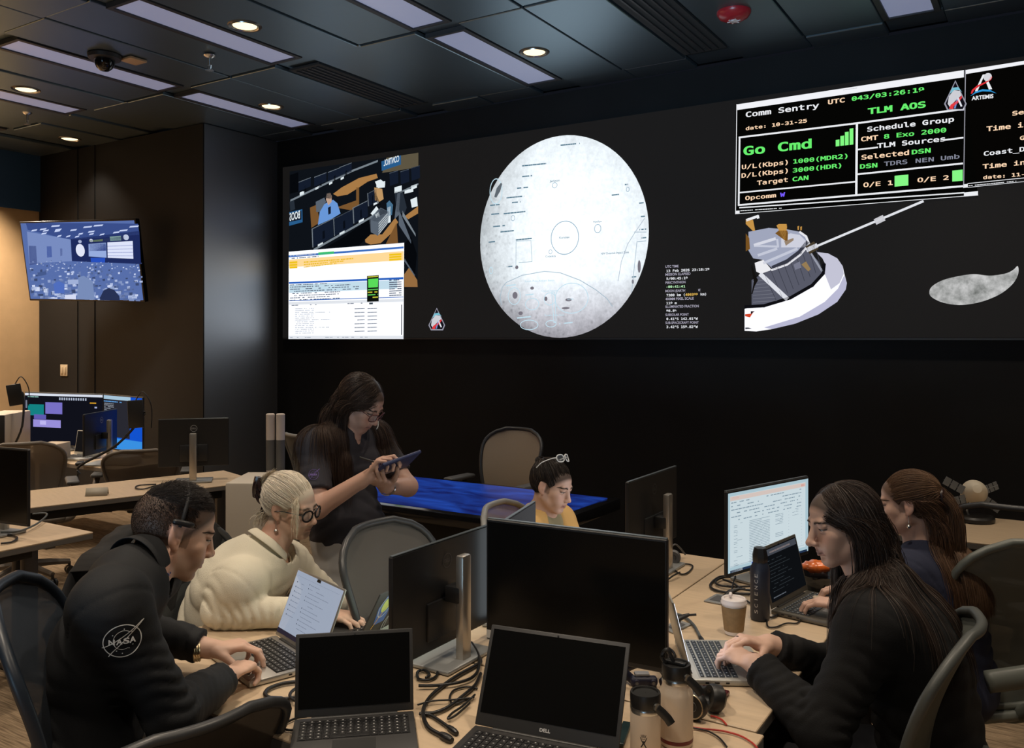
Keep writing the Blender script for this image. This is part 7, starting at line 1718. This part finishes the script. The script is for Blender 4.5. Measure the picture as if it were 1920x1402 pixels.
# ------------------------------------------------------------------ headphones, phones, badge, headlamp, snacks
c = PZ(1316, 1340, ZT); t = thing('headphones', 'black headphones with metal rimmed ear cups beside the pale bottles', 'headphones', (c.x, c.y, ZT))
M_brass = mat('champagne_rim', (.50, .42, .30), .3, metal=.9); fw_ = (-Vector((c.x, c.y, 0))).normalized()
ax1 = (fw_ * .85 - Vector((CS, SN, 0)) * .5 + Vector((0, 0, .1))).normalized(); Rq = ax1.to_track_quat('Z', 'Y').to_matrix(); c1 = Vector((CS, SN, 0)) * -.022 + Vector((0, 0, .035)) + fw_ * .03
cup_ = obj('ear_cup', MB().lathe([(.030, -.022), (.034, -.015), (.034, 0), (.031, .006), (.001, .006)], c1, 36, 0, Rq), M_lid, t); obj('rim', MB().tube([c1 + Rq @ Vector((.029 * cos(a), .029 * sin(a), .006)) for a in np.linspace(0, 2 * pi, 33)[:-1]], .0018, 6, closed=True), M_brass, cup_)
obj('inner_ring', MB().tube([c1 + Rq @ Vector((.012 * cos(a), .012 * sin(a), .0068)) for a in np.linspace(0, 2 * pi, 25)[:-1]], .0009, 6, closed=True), M_leg, cup_)
c2 = Vector((CS, SN, 0)) * .030 + Vector((0, 0, .036)) - fw_ * .02; ax2 = (-Vector((CS, SN, 0)) * .95 + fw_ * .2 + Vector((0, 0, .25))).normalized(); Rq = ax2.to_track_quat('Z', 'Y').to_matrix()
cup2 = obj('ear_cup', MB().lathe([(.026, -.024), (.034, -.016), (.035, .004), (.030, .014), (.020, .014), (.014, .006), (.001, .006)], c2, 36, 0, Rq), M_lid, t)
obj('headband', MB().tube(spline([c1 - ax1 * .012 + Vector((0, 0, .02)), c1 - fw_ * .05 + Vector((CS, SN, 0)) * -.03 + Vector((0, 0, .0)), c1 - fw_ * .13 - Vector((0, 0, .012)), c2 - fw_ * .10 - Vector((0, 0, .014)), c2 - fw_ * .02 + Vector((CS, SN, 0)) * .02], 6), (.011, .005), 8), M_lid, t)
def slab(name, label, cat, quad, crop, z0, th, m, mscr):
    q = [PZ(crop[0] + a / crop[2], crop[1] + b / crop[2], z0) for a, b in quad]; c = sum(q, Vector()) / 4; t = thing(name, label, cat, (c.x, c.y, z0))
    e1 = (q[1] - q[0] + q[2] - q[3]) / 2; e2 = (q[3] - q[0] + q[2] - q[1]) / 2; x = e1.normalized(); y = (e2 - x * e2.dot(x)).normalized(); R = Matrix((x, y, x.cross(y))).transposed()
    obj('body', MB().box((0, 0, th / 2 + .0004), (e1.length, e2.length, th), min(.004, th * .45), 2, rot=R), m, t); obj('face', MB().box((0, 0, th + .0006), (e1.length * .92, e2.length * .92, .0008), rot=R), mscr, t); return t
slab('phone', 'dark red smartphone lying beside the black headphones', 'phone', [(905, 880), (1190, 930), (1275, 850), (985, 770)], C2, ZT, .010, mat('dark_red_case', (.085, .008, .014), .25), mat('dark_red_face', (.06, .006, .010), .15))
slab('phone', 'dark teal phone left of the shorter pale bottle, at the bottom edge', 'phone', [(60, 1390), (185, 1400), (230, 1165), (165, 1150)], C2, ZT, .009, mat('teal_case', (.02, .05, .055), .4), mat('teal_face', (.025, .05, .055), .25))
slab('badge', 'white badge card under the near sleeve, at the right desk edge', 'badge', [(1435, 715), (1615, 718), (1590, 668), (1412, 668)], C2, ZT, .003, M_white_pl, mat('badge_print', (.5, .45, .38), .5))
slab('notebook', 'pale notebook corner behind the big dark laptop', 'notebook', [(60, 985), (110, 975), (178, 905), (110, 872)], C2, ZT, .012, M_white_pl, mat('paper', (.62, .57, .5), .8))
c = PZ(1206, 1282, ZT); t = thing('headlamp', 'navy strap with a pale plate and two small dials, beside the pale bottles', 'headlamp', (c.x, c.y, ZT)); RR_, FF_ = Vector((CS, SN, 0)), Vector((-SN, CS, 0)); M_nav = mat('navy_strap', (.006, .007, .028), .55)
obj('strap', MB().tube(spline([RR_ * -.03 + Vector((0, 0, .012)), RR_ * -.045 + FF_ * .03 + Vector((0, 0, .025)), FF_ * .065 + Vector((0, 0, .034)), RR_ * .05 + FF_ * .04 + Vector((0, 0, .034)), RR_ * .06 + Vector((0, 0, .022)), RR_ * .045 - FF_ * .02 + Vector((0, 0, .012))], 6), (.005, .013), 8), M_nav, t)
k = MB(); k.box(Vector((0, 0, .013)) - FF_ * .01, (.075, .03, .024), .008, 3, rot=Matrix.Rotation(YAW, 3, 'Z')); obj('housing', k, M_nav, t)
k = MB(); k.box(Vector((0, 0, .028)) + RR_ * -.004, (.042, .026, .010), .004, 2, rot=Matrix.Rotation(YAW, 3, 'Z')); obj('plate', k, mat('pale_grey_plate', (.36, .37, .40), .4), t)
for s in (-.022, .024):
    k = MB(); a = RR_ * s - FF_ * .022 + Vector((0, 0, .014)); k.cyl(a, a - FF_ * .010, .008, n=16); d_ = obj('dial', k, M_nav, t); k = MB(); k.cyl(a - FF_ * .010, a - FF_ * .0112, .0045, n=12); obj('dial_cap', k, M_leg, d_)
c = P(1536, 1062, 3.32); c.z = ZT; t = thing('snack_bowl', 'black bowl behind the dark screened laptop', 'bowl', tuple(c))
obj('bowl', MB().lathe([(.05, 0), (.055, .004), (.085, .055), (.088, .062), (.083, .060), (.052, .010), (.001, .008)], n=40, cap=False), M_gloss, t)
k = MB(); rs = random.Random(4); N1, N2 = 14, 12
rows = []
for i in range(N1 + 1):
    row = []
    for j in range(N2):
        a = 2 * pi * j / N2; f_ = sin(pi * i / N1) ** .6; row.append(Vector((-.065 + .13 * i / N1, (.035 * f_ + rs.uniform(-.004, .004)) * cos(a), (.024 * f_ + rs.uniform(-.004, .004)) * sin(a))))
    rows.append(row)
k.grid(rows, closed=True); M_foil = mat('orange_foil', (.62, .13, .02), .25, vary=.5, vscale=18); o = obj('snack_bag', k, M_foil, loc=(c.x - .01, c.y, ZT + .083), rz=.5, sharp=None); tag(o, 'crumpled orange snack bag lying in the black bowl', 'snack bag')
c = P(1552, 1088, 3.12); k = MB(); k.box((0, 0, .012), (.10, .06, .024), .008, 3, rot=Matrix.Rotation(.4, 3, 'Z')); o = obj('folded_cloth', k, mat('beige_cloth', (.45, .36, .27), .9, bump=.3), loc=(c.x, c.y, ZT + .0005)); tag(o, 'beige folded cloth between the black bowl and the dark screened laptop', 'cloth')
# earphones behind the far pole
c = P(1262, 1034, 3.66); t = thing('headset', 'grey headset standing behind the far silver pole', 'headset', (c.x, c.y, ZT))
Rq = (-Vector((c.x, c.y, 0))).normalized().to_track_quat('Z', 'Y').to_matrix(); obj('ear_cup', MB().lathe([(.025, -.012), (.032, -.006), (.032, .006), (.026, .012), (.014, .010), (.010, .004), (.001, .004)], Vector((0, 0, .034)), 30, 0, Rq), M_leg, t); obj('headband', MB().tube(spline([Rq @ Vector((-.03, 0, 0)) + Vector((0, .0, .034)), Vector((0, .02, .085)), Rq @ Vector((.03, 0, 0)) + Vector((0, .06, .034))], 6), .004, 6), M_leg, t)

# ------------------------------------------------------------------ the back of the room
c = PZ(182, 928, ZT); R_card = RAD(-17)
k = MB(); k.add([(-.062, -.03, 0), (.062, -.03, 0), (.062, 0, .045), (-.062, 0, .045), (-.062, .03, 0), (.062, .03, 0)], [(0, 1, 2, 3), (3, 2, 5, 4)], 0, False)
o = obj('tent_card', k, mat('grey_card', (.30, .27, .22), .7), loc=(c.x, c.y, ZT + .001), rz=RAD(48)); sm = o.modifiers.new('t', 'SOLIDIFY'); sm.thickness = .002; tag(o, 'small folded grey tent card on the long empty desk', 'tent card')
c = P(495, 938, 5.3); o = obj('pedestal', MB().box((0, 0, .42), (.34, .42, .84), .012, 2), mat('pedestal_white', (.50, .45, .38), .6), loc=(c.x, c.y, .0), rz=RAD(32)); tag(o, 'pale pedestal unit behind the white haired woman, right of the long empty desk', 'cabinet'); pc = c
M_paper = mat('rolled_paper', (.58, .50, .44), .8); M_band = mat('dark_band', (.10, .095, .09), .7)
for s, (u, lb) in enumerate(((509, 'left one of two upright rolled posters beside the standing woman'), (525, 'right one of two upright rolled posters beside the standing woman'))):
    p0 = P(u, 880, 5.55); p0.z = .0; q1 = P(u - 2 + 3 * s, 775, 5.55); t = thing('poster_roll', lb, 'rolled poster', tuple(p0), 0, 'upright poster rolls'); d_ = q1 - p0
    obj('roll', MB().tube([Vector((0, 0, .001)), d_ * .5, d_ * .995, d_], [.028, .028, .028, .022], 20), M_paper, t); obj('band', MB().tube([d_ * .70, d_ * .86], .0288, 20), M_band, t)
# far left desk clutter
c = P(8, 800, 7.0); t = thing('computer_tower', 'pale computer tower with a dark front at the far left edge', 'computer', (c.x, c.y, ZT), RAD(36)); obj('case', MB().box((0, 0, .18), (.22, .42, .36), .01, 2), mat('pale_case', (.48, .41, .32), .5), t); obj('front_panel', MB().box((-.04, -.212, .18), (.30, .01, .35), .004), M_mon, t)
def arm_panel(label, u0, v0, u1, v1, d, tip, lean):
    c = P((u0 + u1) / 2, (v0 + v1) / 2, d); wd = (u1 - u0) * d / F_PX; ht = (v1 - v0) * d / F_PX; b = P(tip[0], tip[1], d); b.z = ZT; t = thing('adjustable_tablet', label, 'tablet', tuple(b), 0, 'small panels on jointed arms')
    R = Matrix.Rotation(YAW + .35, 3, 'Z') @ Matrix.Rotation(lean, 3, 'Y'); k = c - b; obj('panel', MB().box(k, (wd, .03, ht), .006, 2, rot=R), M_mon, t)
    obj('jointed_arm', MB().tube(spline([Vector((0, 0, 0)), Vector((0, 0, .06)), k * .5 + Vector((CS, SN, 0)) * .07, k + Vector((-SN, CS, 0)) * .03 + Vector((CS, SN, 0)) * .05, k + Vector((-SN, CS, 0)) * .02], 5), .009, 8), M_mon, t)
    obj('cords', MB().tube(spline([k + Vector((0, 0, ht / 2)), k + Vector((CS, SN, 0)) * .05 + Vector((0, 0, ht / 2 + .06)), k + Vector((CS, SN, 0)) * .11 + Vector((0, 0, ht * .3)), k + Vector((CS, SN, 0)) * .11 - Vector((0, 0, ht * .5))], 6), .004, 6), M_cable, t)
arm_panel('small black panel on an arm against the tan wall, far left', 16, 720, 40, 760, 6.9, (22, 850), -.16)
arm_panel('small black panel on an arm in front of the blue lit screen', 241, 750, 268, 802, 6.1, (150, 880), -.05)
c = P(230, 850, 6.6); o = obj('paper_stack', MB().box((0, 0, .03), (.22, .16, .06), .004), mat('paper', (.62, .57, .5), .8), loc=(c.x, c.y, ZT + .001), rz=.4); tag(o, 'pale box of papers by the silver pole on the far left desk', 'paper stack')
c = P(98, 862, 6.75); o = obj('document_box', MB().box((0, 0, .07), (.16, .24, .14), .006), mat('beige_box', (.45, .36, .26), .7), loc=(c.x, c.y, ZT + .001), rz=.5); tag(o, 'beige document box beside the wide mesh chair, far left desk', 'box')
c = P(150, 868, 6.5); o = obj('computer_mouse', MB().box((0, 0, .016), (.06, .10, .03), .014, 4), M_mon, loc=(c.x, c.y, ZT + .001), rz=.9); tag(o, 'black mouse at the front of the far left desk', 'mouse')
# black bags and clutter under the long desk
def lump(name, label, cat, c, dim, seed, m):
    sd = SDF(np.array([-dim[0], -dim[1], -.02]) - .06, np.array([dim[0], dim[1], dim[2] * 2]) + .06, .016); r_ = np.random.RandomState(seed)
    sd.ell((0, 0, dim[2] * .9), dim, None, .02)
    for k in range(4): sd.ell((r_.uniform(-.6, .6) * dim[0], r_.uniform(-.6, .6) * dim[1], r_.uniform(.5, 1.2) * dim[2]), np.array(dim) * r_.uniform(.4, .7), None, .05)
    sd.wrinkle(.012, seed, (1, 1, 1), .11); X = sd.ax[2].reshape(1, 1, -1); sd.f = np.maximum(sd.f, (.002 - X).astype(np.float32)); V, Q = sd.mesh(); o = np_mesh(name, V, Q, m, loc=(c[0], c[1], 0)); tag(o, label, cat); return o
lump('backpack', 'black backpack slumped under the long empty desk behind the man', 'bag', P(150, 1060, 4.6), (.20, .16, .15), 3, M_coat)
lump('backpack', 'dark olive backpack under the long empty desk, nearer the man', 'bag', P(205, 1030, 4.9), (.17, .15, .17), 7, mat('olive_bag', (.035, .03, .02), .9, bump=.3))

# ------------------------------------------------------------------ model spacecraft
c = PZ(1826, 976, ZT); t = thing('spacecraft_model', 'small model spacecraft with four solar wings on the far right desk', 'model spacecraft', (c.x, c.y, ZT)); d_ = -c.x * SN + c.y * CS; k = d_ / F_PX; RR_, FF_ = Vector((CS, SN, 0)), Vector((-SN, CS, 0)); B0 = RR_ * (2 * k) + Vector((0, 0, 55 * k))
M_cap = mat('capsule_white', (.52, .46, .36), .5); M_dark = mat('model_base', (.012, .012, .012), .35); M_wing = mat('solar_panel_grey', (.13, .14, .15), .45)
obj('stand_base', MB().lathe([(.095, 0), (.10, .004), (.10, .02), (.09, .03), (.001, .03)], n=40, cap=False), M_dark, t); obj('stand_rod', MB().tube(spline([Vector((-.02, 0, .02)), RR_ * -.035 + Vector((0, 0, .06)), B0 + RR_ * -.02 - Vector((0, 0, .04))], 6), .006, 8), M_steel, t)
axn = (-FF_ * .86 + Vector((0, 0, .36)) - RR_ * .26).normalized(); Rq = axn.to_track_quat('Z', 'Y').to_matrix()
obj('capsule', MB().lathe([(.062, -.055), (.064, -.01), (.060, .0), (.040, .045), (.022, .062), (.001, .064)], B0, 40, 0, Rq), M_cap, t); obj('service_module', MB().lathe([(.040, -.13), (.050, -.12), (.052, -.055)], B0, 32, 0, Rq), M_dark, t)
h = MB(); h.tube([B0 + axn * .052 + Rq @ Vector((.020 * cos(a), .020 * sin(a), 0)) for a in np.linspace(0, 2 * pi, 20)[:-1]], .004, 6, closed=True); obj('docking_ring', h, M_steel, t)
h = MB()
for x, y in ((-.03, .02), (-.038, 0), (-.025, -.012), (.0, -.03), (.02, -.03)): q = B0 + Rq @ Vector((x, y, .034 + .3 * (.04 - math.hypot(x, y)))); h.cyl(q - axn * .004, q + axn * .004, .005, n=10)
obj('hatch_marks', h, M_dark, t)
for (ux, vx, ux0, vx0) in ((1770, 899, 1808, 920), (1871, 909, 1846, 919), (1777, 943, 1811, 934), (1875, 956, 1845, 935)):
    a = P(ux0, vx0, d_) - Vector((c.x, c.y, ZT)); b = P(ux, vx, d_) - Vector((c.x, c.y, ZT)); u_ = (b - a).normalized(); v_ = u_.cross(FF_).normalized(); wdt = .022
    w3 = MB()
    for q in range(3):
        p0, p1 = a + (b - a) * (q / 3 + .03), a + (b - a) * (q / 3 + .31); n3 = u_.cross(v_) * .0015
        w3.add([p0 - v_ * wdt - n3, p1 - v_ * wdt - n3, p1 + v_ * wdt - n3, p0 + v_ * wdt - n3, p0 - v_ * wdt + n3, p1 - v_ * wdt + n3, p1 + v_ * wdt + n3, p0 + v_ * wdt + n3], [(3, 2, 1, 0), (4, 5, 6, 7), (0, 1, 5, 4), (1, 2, 6, 5), (2, 3, 7, 6), (3, 0, 4, 7)], 0, False)
    w3.tube([a, b], .002, 6); obj('solar_wing', w3, M_wing, t)
cable('black cable on the far right desk beside the spacecraft model', [(412, 728), (450, 745), (480, 762), (515, 768)], (1720, 860, 6.375), .006, group='cables on the far right desk')
cable('straight black cable on the far right desk', [(405, 690), (460, 690), (520, 690)], (1720, 860, 6.375), .005, group='cables on the far right desk')
